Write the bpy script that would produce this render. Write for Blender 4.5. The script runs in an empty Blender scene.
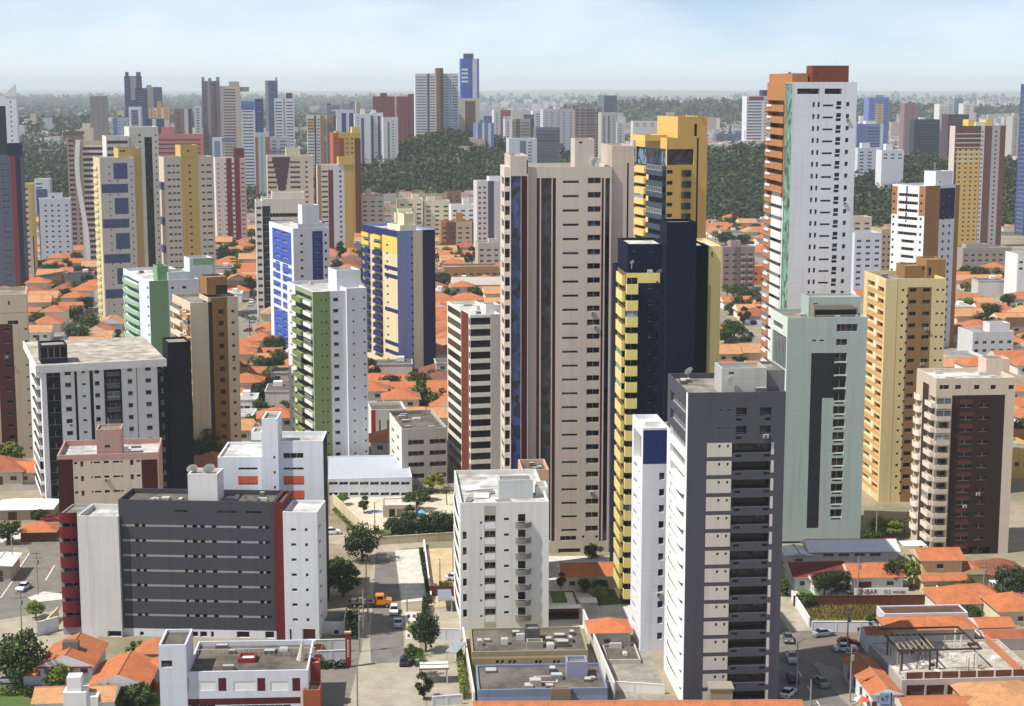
import bpy, math, random, hashlib
import numpy as np
from mathutils import Vector, Matrix
R = math.radians
random.seed(7)
sc = bpy.context.scene
COL = sc.collection
# ------------------------------------------------------------------ camera, sky, sun, exposure
PITCH, FPX, CAMH = R(8.96), 1680.0, 100.0
cam = bpy.data.objects.new('camera', bpy.data.cameras.new('camera'))
COL.objects.link(cam)
cam.location = (0, 0, CAMH)
cam.rotation_euler = (R(90) - PITCH, 0, 0)
cam.data.sensor_width = 36
cam.data.lens = FPX / 1024 * 36
cam.data.clip_start = 1
cam.data.clip_end = 90000
sc.camera = cam
SUN_DIR = Vector((-0.52, -0.21, 0.83)).normalized()      # towards the sun
SUN_EL = math.asin(SUN_DIR.z)
world = bpy.data.worlds.new('World')
sc.world = world
world.use_nodes = True
nt = world.node_tree
sky = nt.nodes.new('ShaderNodeTexSky')
sky.sky_type = 'NISHITA'
sky.sun_disc = False
sky.sun_elevation = SUN_EL
sky.sun_rotation = math.atan2(SUN_DIR.x, SUN_DIR.y)
sky.altitude = 100
sky.air_density = 0.5
sky.dust_density = 0.02
sky.ozone_density = 0.6
# faint veil of thin cloud
wc = nt.nodes.new('ShaderNodeTexCoord'); wm = nt.nodes.new('ShaderNodeMapping'); wm.inputs['Scale'].default_value = (3.0, 3.0, 9.0)
wn = nt.nodes.new('ShaderNodeTexNoise'); wn.inputs['Scale'].default_value = 2.2; wn.inputs['Detail'].default_value = 3
wr = nt.nodes.new('ShaderNodeMapRange'); wr.inputs[1].default_value, wr.inputs[2].default_value, wr.inputs[4].default_value = .34, .74, .55
wx = nt.nodes.new('ShaderNodeMix'); wx.data_type = 'RGBA'; wx.inputs[7].default_value = (9.9, 10.1, 10.7, 1)
nt.links.new(wc.outputs['Generated'], wm.inputs[0]); nt.links.new(wm.outputs[0], wn.inputs['Vector']); nt.links.new(wn.outputs[0], wr.inputs[0])
nt.links.new(wr.outputs[0], wx.inputs[0]); nt.links.new(sky.outputs[0], wx.inputs[6])
nt.links.new(wx.outputs[2], nt.nodes['Background'].inputs[0])
nt.nodes['Background'].inputs[1].default_value = 0.1
sl = bpy.data.lights.new('sun', 'SUN')
sl.energy = 5.0
sl.angle = R(0.53)
sl.color = (1.0, 0.95, 0.86)
sun = bpy.data.objects.new('sun', sl)
COL.objects.link(sun)
sun.rotation_euler = SUN_DIR.to_track_quat('Z', 'Y').to_euler()
sc.view_settings.view_transform = 'Standard'
sc.view_settings.look = 'None'
sc.view_settings.exposure = 0.3
sc.view_settings.gamma = 1
sc.cycles.volume_bounces = 2
HAZE = 0.62e-4

# ------------------------------------------------------------------ pixels <-> places
SP, CP = math.sin(PITCH), math.cos(PITCH)
def zat(v, Y): return CAMH - Y * math.tan(PITCH + math.atan((v - 353) / FPX))
def xat(u, Y, Z): return (u - 512) * (Y * CP + (CAMH - Z) * SP) / FPX
def gnd(u, v, z=0):
    Y = (CAMH - z) / math.tan(PITCH + math.atan((v - 353) / FPX))
    return (xat(u, Y, z), Y)
def px(x, y, z):
    d = y * CP + (CAMH - z) * SP
    return (512 + FPX * x / d, 353 + FPX * ((CAMH - z) * CP - y * SP) / d)
def along(u, P, d, Z):
    """how far from P along the ground direction d until the column u of the photo"""
    q = u - 512
    zc = P[1] * CP + (CAMH - Z) * SP
    return (q * zc - FPX * P[0]) / (FPX * d[0] - q * d[1] * CP)

# ------------------------------------------------------------------ materials
def lin(c): return tuple((x / 255 / 12.92 if x / 255 <= 0.04045 else ((x / 255 + 0.055) / 1.055) ** 2.4) for x in c)
MATS = {}
def newmat(name):
    m = bpy.data.materials.new(name); m.use_nodes = True
    b = m.node_tree.nodes['Principled BSDF']
    return m, m.node_tree, b
def N(nt, t, **kw):
    n = nt.nodes.new(t)
    for k, v in kw.items():
        if k in n.inputs: n.inputs[k].default_value = v
        else: setattr(n, k, v)
    return n
def mixc(nt, fac, a, b, mode='MIX'):
    n = nt.nodes.new('ShaderNodeMix'); n.data_type = 'RGBA'; n.blend_type = mode
    for s, x in ((n.inputs[0], fac), (n.inputs[6], a), (n.inputs[7], b)):
        if hasattr(x, 'is_linked'): nt.links.new(x, s)
        elif isinstance(x, (int, float)): s.default_value = x
        else: s.default_value = (*x, 1)
    return n.outputs[2]
def ramp(nt, src, lo, hi, a=0.0, b=1.0):
    n = nt.nodes.new('ShaderNodeMapRange')
    n.inputs[1].default_value, n.inputs[2].default_value = lo, hi
    n.inputs[3].default_value, n.inputs[4].default_value = a, b
    nt.links.new(src, n.inputs[0]); return n.outputs[0]
def coords(nt, scale=(1, 1, 1), kind='Object'):
    tc = nt.nodes.new('ShaderNodeTexCoord'); mp = nt.nodes.new('ShaderNodeMapping')
    mp.inputs['Scale'].default_value = scale
    nt.links.new(tc.outputs[kind], mp.inputs[0]); return mp.outputs[0]
def noise(nt, vec, scale, detail=3, rough=0.55):
    n = N(nt, 'ShaderNodeTexNoise', Scale=scale, Detail=detail, Roughness=rough)
    nt.links.new(vec, n.inputs['Vector']); return n.outputs[0]
def paint(c, rough=0.75, dirt=0.32, name=None):
    """rendered and painted wall, faintly patchy with rain streaks"""
    key = ('paint', tuple(c), rough, dirt)
    if key in MATS: return MATS[key]
    m, t, b = newmat(name or 'paint_%d_%d_%d' % tuple(c))
    base = lin(c); lum = .3 * base[0] + .6 * base[1] + .1 * base[2]
    base = tuple(x * .87 + lum * .13 for x in base)
    big = noise(t, coords(t), 0.09, 4)
    st = noise(t, coords(t, (0.9, 0.9, 0.035)), 1.0, 4, 0.6)
    fine = noise(t, coords(t), 2.2, 2)
    f1 = ramp(t, st, 0.5, 0.78, 0, dirt * 1.6)
    dark = tuple(x * 0.62 * k for x, k in zip(base, (1.0, 0.97, 0.92)))
    c1 = mixc(t, f1, base, dark)
    c2 = mixc(t, ramp(t, big, 0.35, 0.75, 0, dirt), c1, tuple(x * 0.8 for x in base))
    c3 = mixc(t, ramp(t, fine, 0.3, 0.7, 0, 0.10), c2, tuple(min(1, x * 1.1) for x in base))
    sp = t.nodes.new('ShaderNodeSeparateXYZ'); t.links.new(coords(t, (1, 1, 1 / 3.0)), sp.inputs[0])
    fr = t.nodes.new('ShaderNodeMath'); fr.operation = 'FRACT'; t.links.new(sp.outputs[2], fr.inputs[0])
    c4 = mixc(t, ramp(t, fr.outputs[0], .955, .96, 0, .13), c3, tuple(x * .35 for x in base))
    t.links.new(c4, b.inputs['Base Color'])
    b.inputs['Roughness'].default_value = rough
    b.inputs['Specular IOR Level'].default_value = 0.12
    MATS[key] = m; return m
def glossy(c, rough=0.35, metal=0.0, name=None):
    key = ('gl', tuple(c), rough, metal)
    if key in MATS: return MATS[key]
    m, t, b = newmat(name or 'enamel_%d_%d_%d' % tuple(c))
    base = lin(c)
    c1 = mixc(t, ramp(t, noise(t, coords(t), 1.3, 3), 0.3, 0.8, 0, 0.3), base, tuple(x * 0.75 for x in base))
    t.links.new(c1, b.inputs['Base Color'])
    b.inputs['Roughness'].default_value = rough; b.inputs['Metallic'].default_value = metal
    MATS[key] = m; return m
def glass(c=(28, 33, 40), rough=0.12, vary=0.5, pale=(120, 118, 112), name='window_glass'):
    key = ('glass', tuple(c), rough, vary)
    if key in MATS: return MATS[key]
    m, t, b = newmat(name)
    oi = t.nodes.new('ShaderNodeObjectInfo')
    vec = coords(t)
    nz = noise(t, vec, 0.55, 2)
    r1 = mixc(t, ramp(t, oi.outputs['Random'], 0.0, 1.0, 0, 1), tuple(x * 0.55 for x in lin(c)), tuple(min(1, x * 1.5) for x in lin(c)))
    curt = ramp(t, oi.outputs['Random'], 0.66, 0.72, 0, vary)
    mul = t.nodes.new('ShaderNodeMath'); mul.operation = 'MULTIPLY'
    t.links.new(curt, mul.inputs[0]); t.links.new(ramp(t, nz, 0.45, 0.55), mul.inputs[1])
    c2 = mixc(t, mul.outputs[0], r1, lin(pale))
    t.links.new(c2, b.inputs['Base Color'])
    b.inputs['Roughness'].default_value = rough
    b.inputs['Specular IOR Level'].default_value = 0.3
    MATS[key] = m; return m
def curtain(c, name):
    """bluish reflective curtain wall with broken reflections painted as patches of tone"""
    key = ('curtain', tuple(c))
    if key in MATS: return MATS[key]
    m, t, b = newmat(name)
    vo = N(t, 'ShaderNodeTexVoronoi', Scale=0.75)
    t.links.new(coords(t, (1, 1, 0.8)), vo.inputs['Vector'])
    sep = t.nodes.new('ShaderNodeSeparateColor'); t.links.new(vo.outputs['Color'], sep.inputs[0])
    c1 = mixc(t, sep.outputs[0], tuple(x * 0.18 for x in lin(c)), tuple(x * 2.2 for x in lin(c)))  # dark and bright cells stand in for reflections in the glass
    t.links.new(c1, b.inputs['Base Color'])
    b.inputs['Roughness'].default_value = 0.1
    MATS[key] = m; return m
def roofdeck(c=(150, 143, 132), name='roof_screed'):
    key = ('deck', tuple(c))
    if key in MATS: return MATS[key]
    m, t, b = newmat(name)
    base = lin(c)
    v = coords(t)
    c1 = mixc(t, ramp(t, noise(t, v, 0.35, 5, 0.65), 0.38, 0.68), tuple(x * 0.42 for x in base), base)
    c2 = mixc(t, ramp(t, noise(t, v, 0.12, 3), 0.5, 0.7, 0, 0.6), c1, tuple(min(1, x * 1.35) for x in base))
    t.links.new(c2, b.inputs['Base Color']); b.inputs['Roughness'].default_value = 0.9
    MATS[key] = m; return m
def tiles(c, name='clay_tiles'):
    key = ('tiles', tuple(c))
    if key in MATS: return MATS[key]
    m, t, b = newmat(name)
    base = lin(c)
    oi = t.nodes.new('ShaderNodeObjectInfo')
    v = coords(t)
    c0 = mixc(t, ramp(t, oi.outputs['Random'], 0, 1, 0, 0.75), base, tuple(x * k for x, k in zip(base, (0.72, 0.85, 1.0))))
    c1 = mixc(t, ramp(t, noise(t, v, 0.5, 5, 0.75), 0.4, 0.7, 0, 0.85), c0, tuple(x * k for x, k in zip(base, (0.42, 0.46, 0.5))))
    c2 = mixc(t, ramp(t, noise(t, coords(t, (1, 1, 0.3)), 2.6, 2), 0.35, 0.7, 0, 0.45), c1, tuple(min(1, x * k) for x, k in zip(base, (1.2, 1.3, 1.3))))
    w = N(t, 'ShaderNodeTexWave', Scale=1.6, Distortion=0.4); w.bands_direction = 'X'
    t.links.new(v, w.inputs['Vector'])
    c3 = mixc(t, ramp(t, w.outputs[0], 0.0, 0.45, 0.38, 0.0), c2, tuple(x * 0.35 for x in base))
    t.links.new(c3, b.inputs['Base Color']); b.inputs['Roughness'].default_value = 0.85
    MATS[key] = m; return m
def leafmat(c, name='leaves'):
    key = ('leaf', tuple(c))
    if key in MATS: return MATS[key]
    m, t, b = newmat(name)
    base = lin(c)
    oi = t.nodes.new('ShaderNodeObjectInfo')
    c0 = mixc(t, ramp(t, oi.outputs['Random'], 0, 1), tuple(x * k for x, k in zip(base, (0.8, 0.85, 0.8))), tuple(x * k for x, k in zip(base, (1.45, 1.25, 1.0))))
    c1 = mixc(t, ramp(t, noise(t, coords(t), 0.9, 3), 0.35, 0.7, 0, 0.7), c0, tuple(x * 0.55 for x in base))
    t.links.new(c1, b.inputs['Base Color']); b.inputs['Roughness'].default_value = 0.6
    b.inputs['Specular IOR Level'].default_value = 0.25
    MATS[key] = m; return m
def soil(c, c2, s=0.06, rough=0.95, name='soil', s2=1.2):
    key = ('soil', tuple(c), tuple(c2), s)
    if key in MATS: return MATS[key]
    m, t, b = newmat(name)
    v = coords(t)
    a = mixc(t, ramp(t, noise(t, v, s, 6, 0.65), 0.4, 0.62), lin(c), lin(c2))
    a = mixc(t, ramp(t, noise(t, v, s2, 4), 0.35, 0.75, 0, 0.48), a, tuple(x * 0.55 for x in lin(c)))
    t.links.new(a, b.inputs['Base Color']); b.inputs['Roughness'].default_value = rough
    MATS[key] = m; return m

WHITE, OFFW, CREAM = (226, 226, 226), (214, 211, 204), (216, 202, 176)
GL = glass()
GLB = glass((40, 52, 84), name='blue_window_glass')
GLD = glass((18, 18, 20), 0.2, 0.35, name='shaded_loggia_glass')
DECK, DECKW, DECKD = roofdeck(), roofdeck((205, 203, 198), 'white_roof_screed'), roofdeck((104, 97, 88), 'weathered_roof_screed')
FRAME = paint((200, 200, 198), 0.5, 0.05, 'window_frame_aluminium')
def mm(c):
    return c if not isinstance(c, tuple) else paint(c)

# ------------------------------------------------------------------ mesh builder
class MB:
    def __init__(s): s.V, s.F, s.I, s.M = [], [], [], []
    def mi(s, m):
        m = mm(m)
        if m not in s.M: s.M.append(m)
        return s.M.index(m)
    def face(s, pts, m):
        n = len(s.V); s.V += [tuple(p) for p in pts]; s.F.append(tuple(range(n, n + len(pts)))); s.I.append(s.mi(m))
    def box(s, x0, x1, y0, y1, z0, z1, m, top=None, rz=0, c=None):
        P = [(x, y, z) for z in (z0, z1) for x, y in ((x0, y0), (x1, y0), (x1, y1), (x0, y1))]
        if rz or c:
            c = c or (0, 0); ca, sa = math.cos(rz), math.sin(rz)
            P = [(c[0] + x * ca - y * sa, c[1] + x * sa + y * ca, z) for x, y, z in P]
        n = len(s.V); s.V += P
        k = s.mi(m); kt = s.mi(top) if top is not None else k
        for f, kk in (((0, 1, 5, 4), k), ((1, 2, 6, 5), k), ((2, 3, 7, 6), k), ((3, 0, 4, 7), k), ((4, 5, 6, 7), kt), ((3, 2, 1, 0), k)):
            s.F.append(tuple(n + i for i in f)); s.I.append(kk)
    def prism(s, poly, z0, z1, m, top=None):
        n = len(poly)
        for i in range(n):
            a, b = poly[i], poly[(i + 1) % n]
            s.face([(a[0], a[1], z0), (b[0], b[1], z0), (b[0], b[1], z1), (a[0], a[1], z1)], m)
        s.face([(p[0], p[1], z1) for p in poly], top if top is not None else m)
        s.face([(p[0], p[1], z0) for p in reversed(poly)], m)
    def tube(s, a, b, r0, r1, m, n=6, caps=True):
        a, b = Vector(a), Vector(b); d = (b - a).normalized()
        u = d.orthogonal().normalized(); w = d.cross(u)
        A = [a + (u * math.cos(t) + w * math.sin(t)) * r0 for t in (2 * math.pi * i / n for i in range(n))]
        B = [b + (u * math.cos(t) + w * math.sin(t)) * r1 for t in (2 * math.pi * i / n for i in range(n))]
        for i in range(n): s.face([A[i], A[(i + 1) % n], B[(i + 1) % n], B[i]], m)
        if caps: s.face(B, m); s.face(A[::-1], m)
    def add(s, raw, loc, rz):
        ca, sa = math.cos(rz), math.sin(rz)
        n = len(s.V)
        s.V += [(loc[0] + x * ca - y * sa, loc[1] + x * sa + y * ca, loc[2] + z) for x, y, z in raw[0]]
        for f, i in zip(raw[1], raw[2]):
            s.F.append(tuple(n + k for k in f)); s.I.append(s.mi(raw[3][i]))
    def raw(s): return (s.V, s.F, s.I, s.M)
    def mesh(s, name):
        me = bpy.data.meshes.new(name)
        me.from_pydata(s.V, [], s.F)
        for m in s.M: me.materials.append(m)
        me.polygons.foreach_set('material_index', s.I)
        me.update(); return me
    def build(s, name, parent=None, loc=None, rz=0):
        return link(name, s.mesh(name), parent, loc, rz)
def link(name, me, parent=None, loc=None, rz=0):
    o = bpy.data.objects.new(name, me); COL.objects.link(o)
    if parent: o.parent = parent
    if loc: o.location = loc
    if rz: o.rotation_euler = (0, 0, rz)
    return o
def tag(o, label=None, cat=None, group=None, kind=None):
    if label: o['label'] = label
    if cat: o['category'] = cat
    if group: o['group'] = group
    if kind: o['kind'] = kind
    return o
def thing(name, label, cat, loc=(0, 0, 0), rz=0, group=None):
    o = bpy.data.objects.new(name, None); COL.objects.link(o)
    o.location = loc; o.rotation_euler = (0, 0, rz); o.empty_display_size = 1
    return tag(o, label, cat, group)
def arr_mesh(name, V, F, I, mats):
    me = bpy.data.meshes.new(name)
    nf, k = F.shape
    me.vertices.add(len(V)); me.vertices.foreach_set('co', V.astype(np.float32).ravel())
    me.loops.add(nf * k); me.loops.foreach_set('vertex_index', F.astype(np.int32).ravel())
    me.polygons.add(nf); me.polygons.foreach_set('loop_start', np.arange(0, nf * k, k, dtype=np.int32))
    me.polygons.foreach_set('material_index', I.astype(np.int32))
    me.polygons.foreach_set('use_smooth', np.zeros(nf, dtype=bool))
    for m in mats: me.materials.append(m)
    me.update(calc_edges=True); return me

# ------------------------------------------------------------------ towers
SIL = []            # silhouettes of the towers in the photo: (x0, x1, top v, distance, short name)
FOOT = []           # footprints: polygons in plan
UNIT = {}           # shared small meshes
def unit_window(w, h, mat, frame):
    w, h = round(max(w, .15), 1) or .2, round(max(h, .2), 1)
    key = ('w', w, h, mat.name, frame)
    if key not in UNIT:
        b = MB()
        b.face([(-w / 2, 0, -h / 2), (w / 2, 0, -h / 2), (w / 2, 0, h / 2), (-w / 2, 0, h / 2)], mat)
        if frame:
            n = max(1, round(w / 1.3))
            for i in range(1, n): b.box(-w / 2 + w * i / n - .035, -w / 2 + w * i / n + .035, -.06, -.004, -h / 2, h / 2, FRAME)
            b.box(-w / 2, w / 2, -.07, -.004, -h / 2, -h / 2 + .07, FRAME)
            b.box(-w / 2, w / 2, -.07, -.004, h / 2 - .06, h / 2, FRAME)
        UNIT[key] = (b.raw(), b.mesh('window'))
    return key
def unit_balcony(w, h, out, mat, curved, rail):
    w, h, out = max(.4, round(w, 1)), round(h, 1), round(out, 1)
    key = ('b', w, h, out, mat.name, curved, rail)
    if key not in UNIT:
        b = MB()
        n = 8 if curved else 1
        if curved: path = [(-w / 2 * math.cos(math.pi * i / n), -out * math.sin(math.pi * i / n) ** .7) for i in range(n + 1)]
        else: path = [(-w / 2, 0), (-w / 2, -out), (w / 2, -out), (w / 2, 0)]
        inn = [(x * (1 - .24 / w) , y + .12 if y < -.15 else y) for x, y in path]
        for i in range(len(path) - 1):
            a, c, ai, ci = path[i], path[i + 1], inn[i], inn[i + 1]
            z0 = -.15
            b.face([(*a, z0), (*c, z0), (*c, h), (*a, h)], mat)
            b.face([(*ci, .02), (*ai, .02), (*ai, h), (*ci, h)], mat)
            b.face([(*a, h), (*c, h), (*ci, h), (*ai, h)], mat)
        if rail:
            for i in range(len(path) - 1):
                a, c = path[i], path[i + 1]
                b.tube((*a, h + .25), (*c, h + .25), .04, .04, FRAME, 4)
        b.face([(*p, .02) for p in path], DECK)
        b.face([(*p, -.15) for p in reversed(path)], mat)
        UNIT[key] = (b.raw(), b.mesh('balcony'))
    return key
RAC = random.Random(23)
GLV = glass((92, 100, 104), .1, .6, (190, 186, 176), 'balcony_enclosure_glass')
def unit_ac():
    if 'ac' not in UNIT:
        b = MB(); b.box(-.42, .42, -.36, -.002, -.3, .3, (176, 174, 168)); b.box(-.3, .12, -.37, -.361, -.24, .24, (92, 92, 92)); UNIT['ac'] = (b.raw(), b.mesh('air_conditioner'))
    return 'ac'
class Block:
    def __init__(s, t, name, x0, x1, y0, y1, z0, z1, mat, deck=None, para=.9, main=False):
        s.t, s.name, s.x0, s.x1, s.y0, s.y1, s.z0, s.z1 = t, name, x0, x1, y0, y1, z0, z1
        s.mat, s.deck, s.para = mm(mat), deck or DECK, para
        s.holes = {k: [] for k in 'flrb'}; s.panels = {k: [] for k in 'flrb'}
        t.blocks.append(s)
    def frame(s, f):
        """origin, direction to image right, outward normal and length of a face, all local"""
        return {'f': ((s.x0, s.y0), (1, 0), (0, -1), s.x1 - s.x0), 'l': ((s.x0, s.y1), (0, -1), (-1, 0), s.y1 - s.y0),
                'r': ((s.x1, s.y0), (0, 1), (1, 0), s.y1 - s.y0), 'b': ((s.x1, s.y1), (-1, 0), (0, 1), s.x1 - s.x0)}[f]
    def s_of(s, f, u, z=None):
        O, d, n, L = s.frame(f)
        P = s.t.wp(*O); D = s.t.wd(*d)
        return max(0.0, min(L, along(u, P, D, s.z1 if z is None else z)))
    def span(s, f, a, b):
        p, q = s.s_of(f, a), s.s_of(f, b)
        if abs(p - q) < .15: print('CHECK span', s.t.short, s.name, f, a, b, p, q)
        return min(p, q), max(p, q)
    def z_of(s, f, v, sm):
        O, d, n, L = s.frame(f)
        return zat(v, s.t.wp(O[0] + d[0] * sm, O[1] + d[1] * sm)[1])
    def floors(s, i0, i1, step, dz):
        zs = s.t.zc[i0:i1:step]
        return [z + dz for z in zs if z + dz > s.z0 + .6 and z + dz < s.z1 - .4]
    def _hole(s, f, a, b, z0, z1, d, mat, name, frame):
        if b - a < .12: b = a + .12
        z0, z1 = max(z0, s.z0 + .05), min(z1, s.z1 - .1)
        s.holes[f].append((a, b, z0, z1, d))
        O, dr, n, L = s.frame(f)
        c = (a + b) / 2
        loc = (O[0] + dr[0] * c - n[0] * d, O[1] + dr[1] * c - n[1] * d, (z0 + z1) / 2)
        s.t.put(s, (name, unit_window(b - a, z1 - z0, mat, frame), loc, {'f': 0, 'l': -math.pi / 2, 'r': math.pi / 2, 'b': math.pi}[f]))
    def win(s, f, a, b, h, dz=0, i0=0, i1=None, step=1, d=.22, mat=GL, name='window', frame=True):
        p, q = s.span(f, a, b)
        if name == 'window' and s.t.Y < 480 and .8 < q - p < 3.5:
            O, dr, n, L = s.frame(f)
            for z in s.floors(i0, i1, step, dz):
                if RAC.random() < .1:
                    c = p + (q - p) * RAC.uniform(.2, .8)
                    s.t.put(s, ('air_conditioner', unit_ac(), (O[0] + dr[0] * c, O[1] + dr[1] * c, z - h / 2 - .36), {'f': 0, 'l': -math.pi / 2, 'r': math.pi / 2, 'b': math.pi}[f]))
        for z in s.floors(i0, i1, step, dz): s._hole(f, p, q, z - h / 2, z + h / 2, d, mat, name, frame and h > .5)
        return s
    def slot(s, f, a, b, vt, vb, d=.4, mat=GL, name='window', frame=True):
        p, q = s.span(f, a, b); m = (p + q) / 2
        z1 = s.z1 - .3 if vt is None else s.z_of(f, vt, m); z0 = s.z0 + .4 if vb is None else s.z_of(f, vb, m)
        s._hole(f, p, q, z0, z1, d, mat, name, frame); return s
    def panel(s, f, a, b, vt, vb, mat):
        p, q = s.span(f, a, b); m = (p + q) / 2
        z1 = 1e3 if vt is None else s.z_of(f, vt, m); z0 = -1e3 if vb is None else s.z_of(f, vb, m)
        s.panels[f].append((p, q, z0, z1, mm(mat))); return s
    def bands(s, f, a, b, h, mat, dz=0, i0=0, i1=None, step=1):
        p, q = s.span(f, a, b)
        for z in s.floors(i0, i1, step, dz): s.panels[f].append((p, q, z - h / 2, z + h / 2, mm(mat)))
        return s
    def balc(s, f, a, b, out, h, mat, dz=0, i0=0, i1=None, step=1, curved=False, rail=False, name='balcony'):
        p, q = s.span(f, a, b); O, dr, n, L = s.frame(f); c = (p + q) / 2
        for z in s.floors(i0, i1, step, dz):
            loc = (O[0] + dr[0] * c, O[1] + dr[1] * c, z)
            if not curved and s.t.Y < 480 and RAC.random() < .16:
                s.t.put(s, ('balcony_glazing', unit_window(q - p - .1, 1.35, GLV, True), (loc[0] + n[0] * (out - .06), loc[1] + n[1] * (out - .06), z + h + .7), {'f': 0, 'l': -math.pi / 2, 'r': math.pi / 2, 'b': math.pi}[f]))
            s.t.put(s, (name, unit_balcony(q - p, h, out, mm(mat), curved, rail), loc, {'f': 0, 'l': -math.pi / 2, 'r': math.pi / 2, 'b': math.pi}[f]))
        return s
    def finish(s):
        b = MB()
        for f in 'flrb':
            O, d, n, L = s.frame(f); H, Pn = s.holes[f], s.panels[f]
            xs = sorted({0.0, L} | {x for h in H for x in h[:2]} | {max(0, min(L, x)) for p in Pn for x in p[:2]})
            for xa, xb in zip(xs, xs[1:]):
                if xb - xa < 1e-4: continue
                xm = (xa + xb) / 2
                hh = [h for h in H if h[0] < xm < h[1]]; pp = [p for p in Pn if p[0] < xm < p[1]]
                zs = sorted({s.z0, s.z1} | {z for h in hh for z in h[2:4]} | {max(s.z0, min(s.z1, z)) for p in pp for z in p[2:4]})
                runs = []
                for za, zb in zip(zs, zs[1:]):
                    if zb - za < 1e-4: continue
                    zm = (za + zb) / 2
                    if any(h[2] < zm < h[3] for h in hh): runs.append(None); continue
                    m = s.mat
                    for p in pp:
                        if p[2] < zm < p[3]: m = p[4]
                    if runs and runs[-1] and runs[-1][2] is m and abs(runs[-1][1] - za) < 1e-6: runs[-1][1] = zb
                    else: runs.append([za, zb, m])
                for r in runs:
                    if r:
                        A = (O[0] + d[0] * xa, O[1] + d[1] * xa); B = (O[0] + d[0] * xb, O[1] + d[1] * xb)
                        b.face([(*A, r[0]), (*B, r[0]), (*B, r[1]), (*A, r[1])], r[2])
            for a, c, z0, z1, dp in H:
                A = (O[0] + d[0] * a, O[1] + d[1] * a); B = (O[0] + d[0] * c, O[1] + d[1] * c)
                Ai = (A[0] - n[0] * dp, A[1] - n[1] * dp); Bi = (B[0] - n[0] * dp, B[1] - n[1] * dp)
                m = s.mat
                for p in Pn:
                    if p[0] < (a + c) / 2 < p[1] and p[2] < z0 - .02 < p[3]: m = p[4]
                b.face([(*A, z0), (*B, z0), (*Bi, z0), (*Ai, z0)], m); b.face([(*A, z1), (*Ai, z1), (*Bi, z1), (*B, z1)], m)
                b.face([(*A, z0), (*Ai, z0), (*Ai, z1), (*A, z1)], m); b.face([(*B, z0), (*B, z1), (*Bi, z1), (*Bi, z0)], m)
        w = .28; zt, zd = s.z1, s.z1 - s.para
        o4 = [(s.x0, s.y0), (s.x1, s.y0), (s.x1, s.y1), (s.x0, s.y1)]
        i4 = [(s.x0 + w, s.y0 + w), (s.x1 - w, s.y0 + w), (s.x1 - w, s.y1 - w), (s.x0 + w, s.y1 - w)]
        for i in range(4):
            j = (i + 1) % 4
            b.face([(*o4[i], zt), (*o4[j], zt), (*i4[j], zt), (*i4[i], zt)], s.mat)
            b.face([(*i4[i], zd), (*i4[i], zt), (*i4[j], zt), (*i4[j], zd)], s.mat)
        b.face([(*p, zd) for p in i4], s.deck)
        return b.build(s.name, s.t.root)
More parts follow.
